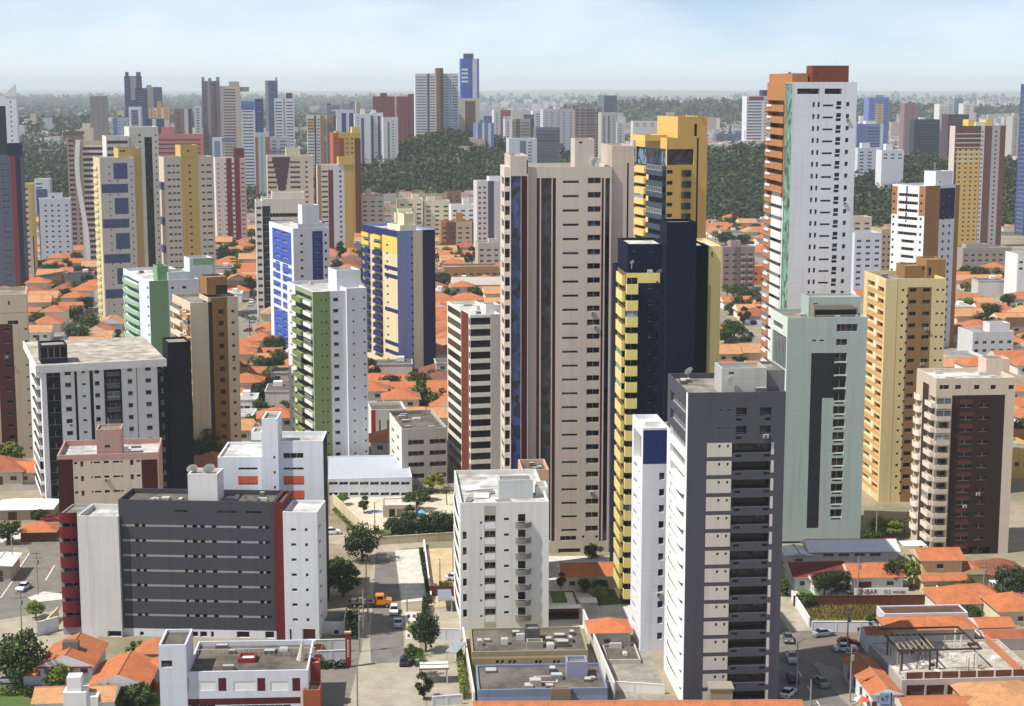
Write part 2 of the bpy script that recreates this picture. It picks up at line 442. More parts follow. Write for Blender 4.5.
class Tower:
    def __init__(s, name, label, Y, xl, xr, vt, mat, rot=4.5, xs=None, depth=16, base=0, cat='apartment tower', group=None, deck=None, para=.9, short=None, wall='wall'):
        s.rot = R(rot); s.blocks, s.parts, s.zc = [], [], []
        s.ex, s.ey = (math.cos(s.rot), math.sin(s.rot)), (-math.sin(s.rot), math.cos(s.rot))
        Z = zat(vt, Y); s.Z, s.Y = Z, Y
        if rot >= 0:
            s.P = (xat(xl, Y, Z), Y); w = along(xr, s.P, s.ex, Z)
        else:
            Q = (xat(xr, Y, Z), Y); w = along(xl, Q, (-s.ex[0], -s.ex[1]), Z)
            s.P = (Q[0] - s.ex[0] * w, Q[1] - s.ex[1] * w)
        if xs is not None:
            Q = s.P if xs < xl else (s.P[0] + s.ex[0] * w, s.P[1] + s.ex[1] * w)
            depth = along(xs, Q, s.ey, Z)
        s.w, s.d, s.base = w, depth, base
        if not (2 < w < 90 and 2 < depth < 70): print('CHECK', name, label, 'w %.1f d %.1f' % (w, depth))
        s.root = thing(name, label, cat, (s.P[0], s.P[1], 0), s.rot, group)
        s.main = Block(s, wall, 0, w, 0, depth, base, Z, mat, deck, para)
        s.short = short or label
        cs = [px(*s.wp(x, y), Z) for x, y in ((0, 0), (w, 0), (0, depth), (w, depth))]
        SIL.append((min(c[0] for c in cs), max(c[0] for c in cs), min(c[1] for c in cs), Y, s.short, px(*s.wp(w / 2, 0), 0)))
        FOOT.append([s.wp(x, y) for x, y in ((-2, -2), (w + 2, -2), (w + 2, depth + 2), (-2, depth + 2))])
    def put(s, blk, p): s.parts.append(p + (blk,))
    def wp(s, x, y): return (s.P[0] + s.ex[0] * x + s.ey[0] * y, s.P[1] + s.ex[1] * x + s.ey[1] * y)
    def wd(s, x, y): return (s.ex[0] * x + s.ey[0] * y, s.ex[1] * x + s.ey[1] * y)
    def fl(s, v0, dv, n=None):
        z0 = zat(v0, s.Y); fh = z0 - zat(v0 + dv, s.Y); s.fh = fh
        s.zc = [z0 - i * fh for i in range(n or 60) if z0 - i * fh > s.base + 1.4]
        return s.main
    def block(s, name, xl, xr, vt, yo, depth, mat, z0=None, deck=None, para=.5, foot=False):
        """another volume of the same building; yo is how far its front stands behind the main front"""
        O = s.wp(0, yo); Z = zat(vt, O[1])
        for _ in range(3):
            a, b = along(xl, O, s.ex, Z), along(xr, O, s.ex, Z)
            Z = zat(vt, s.wp((a + b) / 2, yo)[1])
        if z0 is None: z0 = s.Z if yo < .3 else s.Z - s.main.para - .02
        SIL.append((xl, xr, vt, s.Y + yo, s.short, px(*s.wp((a + b) / 2, yo), 0)))
        if foot: FOOT.append([s.wp(x, y) for x, y in ((a - 1, yo - 1), (b + 1, yo - 1), (b + 1, yo + depth + 1), (a - 1, yo + depth + 1))])
        return Block(s, name, a, b, yo, yo + depth, z0, Z, mat, deck, para)
    def mast(s, u, vt, r=.08, yo=5, name='antenna'):
        O = s.wp(0, yo); Z = zat(vt, O[1]); a = along(u, O, s.ex, Z)
        b = MB(); b.tube((a, yo, s.Z - 1), (a, yo, Z), r, r * .6, FRAME, 5); b.build(name, s.root); return s
    def dish(s, u, v, r=1.0, yo=5, name='satellite_dish'):
        O = s.wp(0, yo); Z = zat(v, O[1]); a = along(u, O, s.ex, Z)
        b = MB(); n = 12
        rim = [Vector((r * math.cos(2 * math.pi * i / n), 0, r * math.sin(2 * math.pi * i / n))) for i in range(n)]
        rot = Matrix.Rotation(R(35), 3, 'X') @ Matrix.Rotation(R(25), 3, 'Z')
        for i in range(n):
            b.face([rot @ rim[i], rot @ rim[(i + 1) % n], rot @ Vector((0, r * .3, 0))], WHITE)
        b.tube(rot @ Vector((0, r * .3, 0)), rot @ Vector((0, -r * .7, 0)), .04, .03, FRAME, 4)
        b.tube((0, .3, 0), (0, .3, -r - .8), .07, .07, FRAME, 5)
        b.build(name, s.root, (a, yo, Z)); return s
    def clutter(s, seed, n=5, blk=None):
        """tanks, hatches and pipes lying on the roof"""
        bk = blk or s.main; rnd = random.Random(seed); zd = bk.z1 - bk.para
        for _ in range(n):
            w, d, h = rnd.uniform(.7, 2.2), rnd.uniform(.7, 1.8), rnd.uniform(.3, 1.1)
            if bk.x1 - bk.x0 < w + 2 or bk.y1 - bk.y0 < d + 2: continue
            x = rnd.uniform(bk.x0 + 1, bk.x1 - w - 1); y = rnd.uniform(bk.y0 + 1, bk.y1 - d - 1)
            b = MB(); c = rnd.choice([(196, 194, 188), (96, 94, 92), (130, 122, 110), (110, 102, 92), (126, 136, 146), (160, 152, 138)])
            b.box(x, x + w, y, y + d, zd + .02, zd + h, c)
            b.box(x + .1, x + w - .1, y + .1, y + d - .1, zd + h, zd + h + .08, (175, 175, 172))
            b.build('roof_hatch', s.root)
    def done(s, lim=100):
        own = {b: (b.finish() if b is not s.main else None) for b in s.blocks}; own[s.main] = s.root; s.main.finish()
        groups = {}
        for p in s.parts: groups.setdefault(p[0], []).append(p)
        for name, ps in groups.items():
            ps.sort(key=lambda p: -p[2][2])
            for nm, key, loc, rz, blk in ps[:lim]: link(nm, UNIT[key][1], own[blk], loc, rz)
            if len(ps) > lim:
                b = MB()
                for nm, key, loc, rz, blk in ps[lim:]: b.add(UNIT[key][0], loc, rz)
                tag(b.build(name, s.root), kind='stuff')
        return s
# ------------------------------------------------------------------ the towers near the camera
GREY, NAVY, PINK, TEAL = (78, 78, 88), (22, 26, 42), (198, 184, 170), (166, 183, 178)
LWHITE = (222, 224, 230)
# grey tower with white balcony panels, foreground
t = Tower('apartment_tower', 'dark grey tower with cream panels and a bright white curved balcony side', 262, 688, 786, 393, GREY, 4.5, xs=668, short='grey foreground tower')
m = t.fl(412.7, 18.25)
m.win('f', 719.5, 721.8, .55, dz=.35, d=.2).win('f', 728, 730.2, .55, dz=.35, d=.2)
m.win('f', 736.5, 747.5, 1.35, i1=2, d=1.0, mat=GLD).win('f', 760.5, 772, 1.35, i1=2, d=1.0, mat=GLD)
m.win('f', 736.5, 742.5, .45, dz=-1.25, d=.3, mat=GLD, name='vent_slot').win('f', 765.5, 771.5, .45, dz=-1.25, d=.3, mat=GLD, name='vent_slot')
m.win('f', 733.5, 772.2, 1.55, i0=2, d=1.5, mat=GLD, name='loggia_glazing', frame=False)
m.bands('f', 708, 733, 2.3, (200, 193, 182), dz=-.22, i0=2).bands('f', 772.6, 775.5, 2.0, (200, 194, 186), dz=-.1, i0=2)
m.panel('l', 660, 687.2, 436, None, WHITE).panel('l', 686.4, 688, None, None, WHITE)
m.win('l', 671, 686, 1.7, i1=4, d=.5, mat=glass((70, 70, 72)), name='corner_glazing')
m.win('l', 671.5, 685.5, 1.75, dz=.1, i0=4, d=1.6, mat=GLD, name='side_glazing', frame=False)
m.balc('l', 671, 686.3, .7, .7, WHITE, dz=-1.75, i0=4, curved=True)
b = t.block('water_tank', 722, 767, 368, 3, 6, (178, 176, 170)); b.slot('f', 729, 734.5, 372, 374.5)
t.block('lift_house', 767.5, 785, 370, 4, 9, (120, 118, 118))
t.dish(688.5, 371, .8, 16); t.dish(731, 380, .7, 2.4); t.clutter(3, 7); t.done()
# slender white and blue
t = Tower('apartment_tower', 'slender white tower with a navy blue box on top between yellow balconies and grey tower', 290, 643, 668.5, 428, LWHITE, 4.5, xs=632.5, deck=DECKW, short='slender white and blue tower')
m = t.fl(476.7, 16.2)
m.panel('f', 643.4, 668, 430, 464, (34, 50, 112)).win('f', 660, 665.2, 1.3, mat=GLB, d=.25)
m.win('l', 634.5, 637.5, .9, mat=GLB, dz=.3).win('l', 639, 640.5, .5, d=.2, name='side_slot').slot('l', 634, 641.5, 432, 462, 1.2, glass((120, 116, 96), .3))
t.block('roof_railing', 645, 668, 422, 6, .3, WHITE, para=.05); t.done()
# navy and yellow
NV = (22, 28, 56)
t = Tower('apartment_tower', 'navy blue tower with stacked yellow balconies and a windowless stair shaft', 318, 626, 667, 273, NV, 4.5, depth=19, short='navy and yellow tower')
m = t.fl(287, 16.45)
YEL = (228, 208, 112)
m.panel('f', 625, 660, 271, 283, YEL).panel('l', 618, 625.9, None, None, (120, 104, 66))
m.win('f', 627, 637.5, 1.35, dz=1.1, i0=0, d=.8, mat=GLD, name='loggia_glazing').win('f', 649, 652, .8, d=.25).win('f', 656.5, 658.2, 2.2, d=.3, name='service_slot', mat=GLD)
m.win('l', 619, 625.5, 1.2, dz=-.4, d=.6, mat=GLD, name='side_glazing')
m.balc('f', 625.2, 637.6, 1.1, 1.75, YEL, dz=-1.15).balc('l', 619.2, 625.2, .55, 1.75, YEL, dz=.3, name='side_balcony')
b = t.block('penthouse', 628, 667, 244, 4, 14, NV, deck=DECKW); 
b.slot('f', 633, 636, 248, 252).slot('f', 650, 653, 248, 252)
b = t.block('rear_wing', 667, 709, 246, 1.0, 17, (16, 20, 42), 0, DECKW, foot=True)
b = t.block('stair_shaft', 667, 697, 222, -1.4, 8, (19, 24, 50), 0)
b.win('f', 690, 691.6, .4, d=.15, name='shaft_window', step=2)
b = t.block('yellow_wing', 709, 721.5, 246, .2, 17, (222, 200, 122), 0, DECKW, foot=True); b.slot('f', 711.5, 713, 252, 257)
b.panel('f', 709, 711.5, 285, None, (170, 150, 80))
t.dish(659, 272, .7, 1); t.dish(632, 262, .5, 3); t.clutter(5, 4); t.done()
# the tall pink tower
t = Tower('apartment_tower', 'tall pinkish beige tower with thin dark red and black vertical stripes', 354, 528.5, 612, 167, PINK, 4.5, depth=19, deck=DECKW, short='tall pink tower')
m = t.fl(182, 14.4)
RED, BLK = (72, 28, 30), glass((15, 18, 22), .12, .1, name='tinted_curtain_glass')
for a, b_ in ((536.8, 539.8), (552.8, 556), (602, 604)): m.panel('f', a, b_, 178, 541, RED)
m.slot('f', 541.2, 551.8, 178, 541, .3, curtain((34, 42, 50), 'black_glass_strip'), 'glass_strip', False)
m.slot('f', 605.6, 610.2, 178, 541, .3, curtain((30, 36, 46), 'black_glass_strip'), 'glass_strip', False)
m.win('f', 563, 579, .5, d=.3, i1=26, name='slit_window').win('f', 588, 601, 1.25, dz=.25, d=.6, i1=26)
m.slot('f', 562, 578.5, 536, 540.5, .5).slot('f', 584.5, 587, 535.5, 538).slot('f', 598, 601, 535.5, 538).slot('f', 560, 583, 548.5, 557, 1.5, GLD).slot('f', 588, 600, 548.5, 557, 1.5, GLD)
b = t.block('left_wing', 510.5, 528.4, 156, -.6, 17, PINK, 0, DECKW, foot=True)
b.slot('f', 511, 521, 176, 530, .25, curtain((40, 56, 92), 'blue_glass_strip'), 'glass_strip', False).panel('f', 521.4, 527.4, 176, 530, RED).slot('f', 526.6, 528, 160, 174, .3)
b = t.block('balcony_wing', 504.3, 510.4, 167, 1.2, 12, (214, 200, 186), 0, DECKW)
b.win('f', 504.9, 510.3, 1.9, d=.5, mat=GLD, name='loggia_glazing', frame=False).win('l', 501.5, 504, 1.6, d=.2, mat=GLD, name='side_glazing', frame=False)
b = t.block('right_wing', 612.1, 634.5, 146, .8, 18, (196, 178, 164), 0, foot=True); b.slot('f', 627.4, 629.2, 163, None, .5, BLK, 'glass_strip', False)
b = t.block('water_tank', 575, 594.5, 139, .5, 8, PINK); b.slot('f', 579, 582.5, 141.5, 143.5)
t.dish(513, 154, .7, 1); t.dish(594.5, 161, .9, .3); t.done()
# white nine-storey block in the middle of the foreground
t = Tower('apartment_block', 'white nine storey block with stacked grey balconies and a littered white roof', 301, 460.5, 549, 503, (214, 213, 208), 4.5, xs=454, deck=DECKW, short='white nine storey block')
m = t.fl(520, 15.7)
m.panel('f', 484, 496, 506, None, (176, 168, 154)).win('f', 484.6, 495.4, 1.25, dz=.15, d=1.1, mat=GLD, name='loggia_glazing').bands('f', 484.6, 495.4, 1.2, (222, 222, 220), dz=-1.15)
m.win('f', 504, 509, .5, d=.25, name='slit_window').win('f', 518, 525.6, 2.0, dz=-.1, d=.5, mat=GLD, name='balcony_door').win('f', 462.5, 466.5, 1.5, d=.3, i0=1).win('f', 480, 482, .45, dz=-.6, d=.2, name='bath_window')
m.balc('f', 515.5, 531, 1.0, .75, (120, 116, 110), dz=-1.35, rail=True, curved=True)
m.balc('l', 455, 459.8, .55, 1.0, WHITE, dz=-1.3, curved=True, name='side_balcony').win('l', 455.2, 459.5, 1.3, d=.8, mat=GLD, name='side_glazing')
t.block('water_tank', 499, 533, 480, 6, 4, (190, 194, 192)); t.block('roof_room', 536, 548, 487, 8, 5, (216, 214, 208))
for k, (a, b_, v, y) in enumerate(((466, 472, 492, 5), (474, 489, 488, 8), (478, 494, 481, 11), (464, 480, 478, 14), (497, 512, 493, 3))):
    mb = MB(); O = t.wp(0, y); z = t.Z - .8; x0, x1 = along(a, O, t.ex, t.Z), along(b_, O, t.ex, t.Z)
    mb.box(-(x1 - x0) / 2, (x1 - x0) / 2, -1.3, 1.3, 0, .12, (225, 225, 222) if k % 2 else (128, 124, 118)); o = mb.build('roof_sheet', t.root, ((x0 + x1) / 2, y, z + .15), R(8 * k - 12)); o.rotation_euler.x = R(6)
t.mast(498, 478, .06, 5); t.done()
# teal tower
t = Tower('apartment_tower', 'pale teal tower with a dark stepped panel and a garage floor below', 362, 787.7, 867.5, 318, TEAL, 4.5, xs=771, short='pale teal tower')
m = t.fl(358.5, 13.15)
DK = (44, 45, 52)
m.panel('f', 812.4, 848, 353, 398, DK).panel('f', 812.4, 824.5, 353, 528, DK)
m.slot('f', 837, 858, 324, 331.5, .9, GLD).slot('f', 837, 848, 339, 345.5, .7, GLD).slot('f', 812.5, 817, 339.5, 341.5, .3).slot('f', 820, 824.5, 339.5, 341.5, .3)
m.win('f', 836, 848, 1.75, d=.8, i1=13, mat=GLD, name='loggia_glazing').win('f', 837, 846.5, .4, dz=-1.32, d=.3, i1=13, mat=GLD, name='vent_slot').bands('f', 835.5, 848.2, .35, (190, 206, 200), dz=-1.0, i1=13)
m.panel('l', 770, 788, None, None, (208, 226, 216)).slot('l', 773.5, 783, 322, 328, .4).slot('l', 773, 787, 333, 366, .3, glass((74, 86, 88)), 'side_glazing').win('l', 774, 786, 1.2, i0=2, d=.6, mat=GLD, name='side_window')  # left face in a paler teal, sunlight on it put into the colour
m.slot('f', 784, 838, 541, 549.5, 3.0, GLD, 'garage_opening', False).slot('f', 846, 851, 541.5, 545, .4)
b = t.block('water_tank', 809, 861, 297, 8, 7, TEAL); b.slot('f', 814, 818, 303, 304.5)
b = t.block('roof_shed', 814, 858, 307, 4.5, 3.3, (140, 130, 112)); b.slot('f', 815, 857, 309.5, 315, .8, GLD, 'shed_opening', False)
t.clutter(9, 5); t.done()
# tall white tower with brown balconies
t = Tower('apartment_tower', 'tallest white tower with brick brown side balconies and a brown roof box', 425, 794, 857.3, 82, (216, 217, 224), 4.5, xs=767.5, short='tallest white tower')
m = t.fl(104.7, 12.02)
BRN = (182, 120, 66)
m.win('f', 813.3, 815.6, 1.3, d=.25, name='slit_window').win('f', 818.2, 820.5, 1.3, d=.25, name='slit_window').win('f', 823.8, 834, .5, dz=-.2, d=.3, name='strip_window').win('f', 837.2, 842.2, 1.1, dz=.35, d=.3).win('f', 836.8, 842, .75, dz=-.75, d=.3, name='kitchen_window').win('f', 847, 850.3, 1.15, dz=.1, d=.25)
m.slot('f', 797.5, 820, 88.5, 94, 2.5, GLD, 'roof_opening', False).slot('f', 825, 842.5, 88.5, 94, 2.5, GLD, 'roof_opening', False)
m.panel('l', 767, 786, None, None, BRN).panel('l', 786, 794.5, None, None, (150, 160, 150)).panel('l', 775.5, 786, 200, None, (226, 226, 226))
m.slot('l', 786, 792.6, 84, 430, .2, curtain((84, 130, 118), 'green_glass_strip'), 'glass_strip', False)
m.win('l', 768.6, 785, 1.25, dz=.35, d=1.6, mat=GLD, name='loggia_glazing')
m.balc('l', 767.8, 785.4, .4, 1.6, BRN, dz=-1.75, i1=8).balc('l', 767.8, 775.5, .4, 1.6, BRN, dz=-1.75, i0=8).balc('l', 775.6, 785.4, .4, 1.9, (228, 228, 228), dz=-1.85, i0=8, name='white_balcony')
m.balc('l', 769.4, 773.5, .6, .5, (216, 226, 236), dz=-.6, name='awning')
t.block('roof_box', 812.5, 849, 65.5, 1.5, 6, (122, 68, 42)).slot('f', 815, 818, 73, 75)
b = MB(); d = t.d
b.prism([(.4, 3.5), (4.4, 3.5), (4.4, d - .3), (.4, d - .3)], t.Z - .85, t.Z + 2.2, BRN); b.build('sloped_crown', t.root)
t.mast(835, 59, .06, 8).dish(789, 74, .7, 12); t.done()
# ochre yellow tower
OCH = (220, 197, 138)
t = Tower('apartment_tower', 'ochre yellow tower with a brown recessed window strip and brown roof rooms', 400, 886, 946.5, 279, OCH, 4.5, xs=864.5, short='ochre yellow tower')
m = t.fl(290.4, 11.85)
m.panel('f', 908, 932.4, 287, None, (148, 112, 62)).panel('f', 897.5, 898.6, None, None, (190, 160, 96))
m.win('f', 910, 917, 1.05, d=.5).win('f', 923.5, 930.8, 1.05, d=.5).win('f', 902.3, 904.8, .65, d=.2, name='bath_window').win('f', 907, 909.2, .65, dz=-1.4, d=.2, name='bath_window').win('f', 937, 939.6, .6, d=.2, name='bath_window').win('f', 942.5, 945, .6, d=.2, name='bath_window')
m.panel('l', 876, 877.6, None, None, (236, 226, 196)).win('l', 868, 875.2, 1.35, dz=.3, d=1.0, mat=GLD, name='loggia_glazing').win('l', 878.6, 884.5, 1.35, dz=-.2, d=1.0, mat=GLD, name='loggia_glazing').bands('l', 867.5, 884.8, 1.1, (208, 160, 96), dz=-1.2)
b = t.block('water_tank', 905, 926.5, 265.5, 9, 7, (150, 112, 60)); b.slot('f', 922, 925, 267, 270)
t.block('lift_house', 926.6, 946, 259.5, 8, 8, (156, 116, 62)).slot('f', 929, 932, 267.5, 276, .3)
t.clutter(4, 3); t.done()
# brown and beige tower, right
BEI = (208, 190, 170)
t = Tower('apartment_tower', 'beige tower with a dark brown front panel and stacked corner balconies at right', 353, 936.5, 1016, 378.5, BEI, 4.5, xs=917, short='brown fronted beige tower', deck=DECKW)
m = t.fl(401, 12.25)
BR2 = (56, 41, 36)
m.panel('f', 953, 1006, 395, None, BR2).win('f', 938, 950.5, 1.35, d=1.3, mat=GLD, name='loggia_glazing').balc('f', 937.2, 951.5, .6, .8, BEI, dz=-1.45)
m.bands('f', 961, 974.5, .85, (98, 52, 40), dz=-.2).win('f', 961.5, 974, .9, dz=-1.15, d=.3, mat=GLD).win('f', 980.5, 990.5, .9, dz=-1.15, d=.3, mat=GLD)
for a, b_ in ((940, 949.5), (955.5, 961.5), (974.5, 980), (991, 996.5), (1009, 1014.5)): m.slot('f', a, b_, 385, 389.5, .5)
m.panel('l', 923.5, 929.5, 383, None, (70, 52, 46)).win('l', 930, 936, 1.3, d=1.0, mat=GLD, name='side_glazing').balc('l', 917.5, 923.3, 1.0, 1.0, (232, 222, 210), dz=-1.4, curved=True).balc('l', 929.8, 936.4, .9, .95, (226, 214, 200), dz=-1.4, name='corner_balcony')
t.block('water_tank', 986.5, 1010, 359, 8, 5, (212, 190, 172)); t.clutter(12, 4)
m.slot('f', 976, 986, 547, 553.5, 1.5, GLD, 'garage_opening', False); m.slot('f', 988, 998, 547, 553.5, 1.5, GLD, 'garage_opening', False); t.done()
# yellow tower with dark glass balconies behind
Y2 = (222, 178, 86)
t = Tower('apartment_tower', 'golden yellow tower with bluish dark glass balconies and a stepped top', 470, 667, 707.5, 138, Y2, 16, xs=636, short='golden yellow tower')
m = t.fl(172, 10.95)
BG = (62, 78, 94)
m.slot('l', 636.5, 666, 147.5, 165, .5, curtain((84, 104, 128), 'penthouse_glazing'), 'penthouse_glazing', False).slot('f', 667.5, 694, 149, 165, .4, curtain((58, 66, 78), 'penthouse_glazing'), 'penthouse_glazing', False)
m.panel('l', 646.8, 648.6, 165, None, (240, 204, 120)).panel('l', 649, 667, 165, None, (56, 60, 66)).bands('l', 636, 646.6, .7, (70, 58, 40), dz=1.4).win('l', 640, 644, .5, dz=.1, d=.2, i1=14, name='bath_window')
m.balc('l', 649.5, 666.2, 1.0, 1.4, BG, dz=-1.1, i1=16).balc('l', 636.3, 646.4, .7, 1.6, (238, 196, 108), dz=-.9, i1=16, name='yellow_balcony')
m.win('f', 667.5, 673.5, 1.1, d=.6, mat=GLD, name='loggia_glazing').balc('f', 682, 691.5, 1.0, 1.7, (48, 54, 60), dz=-1.2, i1=16, curved=True, name='dark_balcony')
b = t.block('upper_tower', 678, 707.4, 116.5, .0, 16, Y2); b.slot('f', 694.5, 697.5, 124, None, .3, GLD, 'glass_strip', False)
m.panel('f', 697, 698.8, None, None, (60, 48, 30)); t.block('penthouse', 645, 667, 135, 5, 12, (230, 190, 100)); t.mast(699, 113, .05, 3).dish(700, 115, .7, .2); t.done()
# white and green tower
t = Tower('apartment_tower', 'white tower with an olive green stripe and green balconies above a long low podium', 432, 312.5, 366.5, 292, (220, 221, 224), 22, xs=287, deck=DECKW, short='white and olive tower')
m = t.fl(300.7, 11.25)
GRN = (138, 158, 96)
m.panel('f', 312, 330, None, None, GRN).win('f', 333, 338, .95, d=.3).win('f', 352, 354, .55, d=.2, name='bath_window').win('f', 363, 365, .6, dz=.3, d=.2, name='bath_window').win('f', 320.5, 322, .4, d=.15, name='bath_window').win('f', 324.8, 327.2, .55, d=.2, name='kitchen_window')
m.panel('l', 295, 312.4, None, None, (150, 160, 130)).win('l', 295.5, 311.8, 1.4, dz=.2, d=1.3, mat=GLD, name='loggia_glazing').win('l', 289.5, 291.5, .6, d=.2, name='side_window')
m.balc('l', 295.3, 304, 1.2, 1.15, (120, 138, 78), dz=-1.4).balc('l', 304.2, 311.9, .5, .9, (226, 226, 224), dz=-1.4, name='white_balcony')
t.block('water_tank', 336.5, 360.5, 270, 5, 8, (222, 223, 226)); t.block('side_wing', 346.5, 366.6, 288, -.8, 12, (218, 219, 224), 0, DECKW).win('f', 352, 354, .55, d=.2, name='bath_window').win('f', 363, 365, .6, dz=.3, d=.2, name='bath_window'); t.clutter(31, 3); t.done()
# the podium block at its foot
t = Tower('podium_building', 'long low bluish white building with ribbon windows at the foot of the olive striped tower', 404, 326, 412, 479, (206, 211, 220), 6, depth=26, deck=paint((170, 178, 190)), cat='low building', short='podium building', para=.3)
m = t.main
for k in range(8): m.slot('f', 329 + k * 10.3, 337.5 + k * 10.3, 482, 485, .4).slot('f', 329 + k * 10.3, 337.5 + k * 10.3, 492.5, 495.5, .6, GLD)
t.block('roof_step', 372, 388, 472.5, 9, 8, (196, 200, 208)); t.done()
# grey four-storey block
t = Tower('apartment_block', 'four storey concrete grey block with dark loggias beside a black and cream tower', 417, 401.6, 447, 429, (178, 172, 162), 12, xs=388.5, cat='apartment block', deck=DECKD, short='grey four storey block')
m = t.fl(443, 11.3, 4)
m.win('f', 408, 424, 1.25, d=1.3, mat=GLD, name='loggia_glazing').win('f', 429.5, 446, 1.25, d=1.3, mat=GLD, name='loggia_glazing').panel('l', 388, 401.5, None, None, (228, 224, 212)).win('l', 391.5, 394, 1.3, d=.3).win('l', 396.5, 399, 1.3, d=.3); t.clutter(77, 6); t.done()  # cream side and grey front: sunlit and shaded tones put into the paint
t = Tower('office_building', 'white low building with a bright red box and red side stripe', 470, 371, 406, 410, (220, 218, 212), 10, depth=12, cat='low building', short='white and red low building', deck=DECKD)
m = t.main; m.panel('f', 371, 375.5, None, None, (186, 34, 32))
for k in range(3): m.slot('f', 379 + k * 8, 380.5 + k * 8, 420, 440, .3)
t.block('red_box', 405, 428.5, 417, -1, 10, (190, 36, 34), 0).slot('f', 411, 423, 424, 428); t.done()
# black and cream banded tower
t = Tower('apartment_tower', 'black and cream banded tower with a brick red vertical strip', 410, 470, 500.5, 315, (228, 220, 204), 14, xs=447, deck=DECKW, short='black and cream banded tower')
m = t.fl(321.5, 11.4)
m.panel('l', 461, 468.5, None, None, (112, 52, 36)).panel('f', 491, 501, None, None, (190, 184, 174))
m.win('l', 447.6, 460.8, 1.75, d=.07, mat=BLK, name='window_band', frame=False).win('l', 468.7, 469.8, 1.75, d=.07, mat=BLK, name='window_band', frame=False).win('f', 470.4, 490.5, 1.75, d=.07, mat=BLK, name='window_band', frame=False)
t.block('water_tank', 486, 500, 305, 5, 6, (212, 212, 208)); t.clutter(21, 4); t.done()
# blue, tan and yellow tower
BLU, LBL, TAN = (40, 52, 106), (134, 150, 202), (222, 206, 168)
t = Tower('apartment_tower', 'tower in blue, tan and bright yellow with a navy right edge', 578, 397, 435, 231, LBL, 26, xs=362.5, deck=DECKW, short='blue tan and yellow tower')
m = t.fl(239, 8.35)
YB = (222, 196, 74)
m.panel('f', 413, 422.5, None, None, TAN).panel('f', 422.5, 436, None, None, (28, 36, 82)).win('f', 411, 412.8, .9, d=.2)
m.panel('l', 362, 382, None, None, (214, 200, 164)).panel('l', 382, 397, None, None, (218, 202, 160)).panel('l', 362, 397, None, 236, BLU).panel('l', 382, 397, 236, 253, YB).panel('l', 382, 397, 362, None, YB).panel('l', 362, 382, 362, None, YB)
for v in (266, 274, 308, 341, 350): m.panel('l', 384, 397, v, v + 4, BLU)
m.win('l', 364, 369, 1.2, d=.7, mat=GLD, name='loggia_glazing').win('l', 373.5, 381, 1.2, d=.7, mat=GLD, name='loggia_glazing')
m.balc('l', 363, 370, .8, 1.35, BLU, dz=-1.2, i0=2, i1=15).balc('l', 374, 382, .9, 1.35, BLU, dz=-1.2, i0=2, i1=15).balc('l', 363, 370, .8, 1.4, YB, dz=-1.2, i1=2, name='yellow_balcony').balc('l', 374, 382, .9, 1.4, YB, dz=-1.2, i1=2, name='yellow_balcony')
m.win('l', 386, 388, .8, d=.2, i0=1, name='side_window').win('f', 427.5, 428.6, .5, d=.15, name='bath_window')
b = t.block('penthouse', 400, 416, 225, 3, 12, (226, 214, 184), deck=DECKW); t.block('water_tank', 404, 413, 213.5, 5, 6, (224, 210, 172)); t.clutter(8, 4); t.done()
# white and cobalt tower
COB = (62, 92, 186)
t = Tower('apartment_tower', 'white tower with a cobalt blue side grid and one blue stripe down its front', 625, 293, 329, 228.5, (224, 226, 230), 22, xs=269, deck=DECKW, short='white and cobalt tower')
m = t.fl(236, 8.15)
m.panel('l', 272, 291, 230, 345, COB).win('l', 275, 279, .9, d=.25, mat=GLB).win('l', 282, 287.5, .9, d=.25, mat=GLB)
for v in (262, 271, 280, 289, 298, 307): m.panel('l', 272, 291, v, v + 3.2, (214, 220, 232))
m.panel('l', 279.5, 281.5, 262, 310, (214, 220, 232)).panel('f', 312, 322.5, 231, None, (46, 66, 140)).win('f', 314, 320.5, 1.2, d=.3, mat=GLB).win('f', 300, 302.6, .95, d=.25).win('f', 324.4, 326.6, .95, d=.25)
t.block('water_tank', 302, 319, 205, 5, 6, (222, 224, 228)); t.block('roof_slab', 298, 329, 223.5, 1.5, 12, (200, 202, 206)); t.done()
# grey, white and dark red block, left foreground
DG = (72, 72, 80)
t = Tower('apartment_block', 'wide dark grey block with red rounded balconies and white end walls in the left foreground', 297, 118, 273.5, 502, DG, -3.5, depth=9, deck=DECKD, cat='apartment block', short='wide dark grey block')
m = t.fl(512.5, 15.1, 8)
m.bands('f', 121, 268, .38, (150, 148, 148), i0=1)
for a, b_ in ((134, 138), (141, 144.5), (183, 186), (191.5, 196.5), (199.5, 204), (211, 215.5), (236, 240), (258, 262), (264.5, 269)): m.win('f', a, b_, .62, d=.5, i0=1, mat=GLD, frame=False, name='slit_window')
m.win('f', 175, 187, .45, i1=1, d=.3, mat=GLD, name='strip_window').win('f', 217, 238, .45, i1=1, d=.3, mat=GLD, name='strip_window').win('f', 246, 262, .45, i1=1, d=.3, mat=GLD, name='strip_window')
m.panel('f', 117, 274, 629.5, None, (214, 216, 222))
for a, b_ in ((135, 139), (188, 194), (196, 203), (207, 210), (233, 246), (262, 271)): m.slot('f', a, b_, 631.5, 639.5, .6, GLD, 'shop_door', False)
b = t.block('white_left_wall', 77, 117.9, 516, -.9, 9, (206, 204, 200), 0, DECKW, para=1.0, foot=True); b.slot('f', 103, 117, 631, 641, 1.0, GLD, 'garage_opening', False)
for k in range(1, 4): b.panel('f', 77 + k * 10.2, 77.3 + k * 10.2, None, 628, (188, 186, 182))
b = t.block('balcony_stack', 58.5, 76.9, 515, -.2, 8, (150, 146, 146), 0, DECK, para=.3, foot=True); b.win('f', 62, 76.5, 1.3, d=.8, i0=1, mat=GLD, name='loggia_glazing')
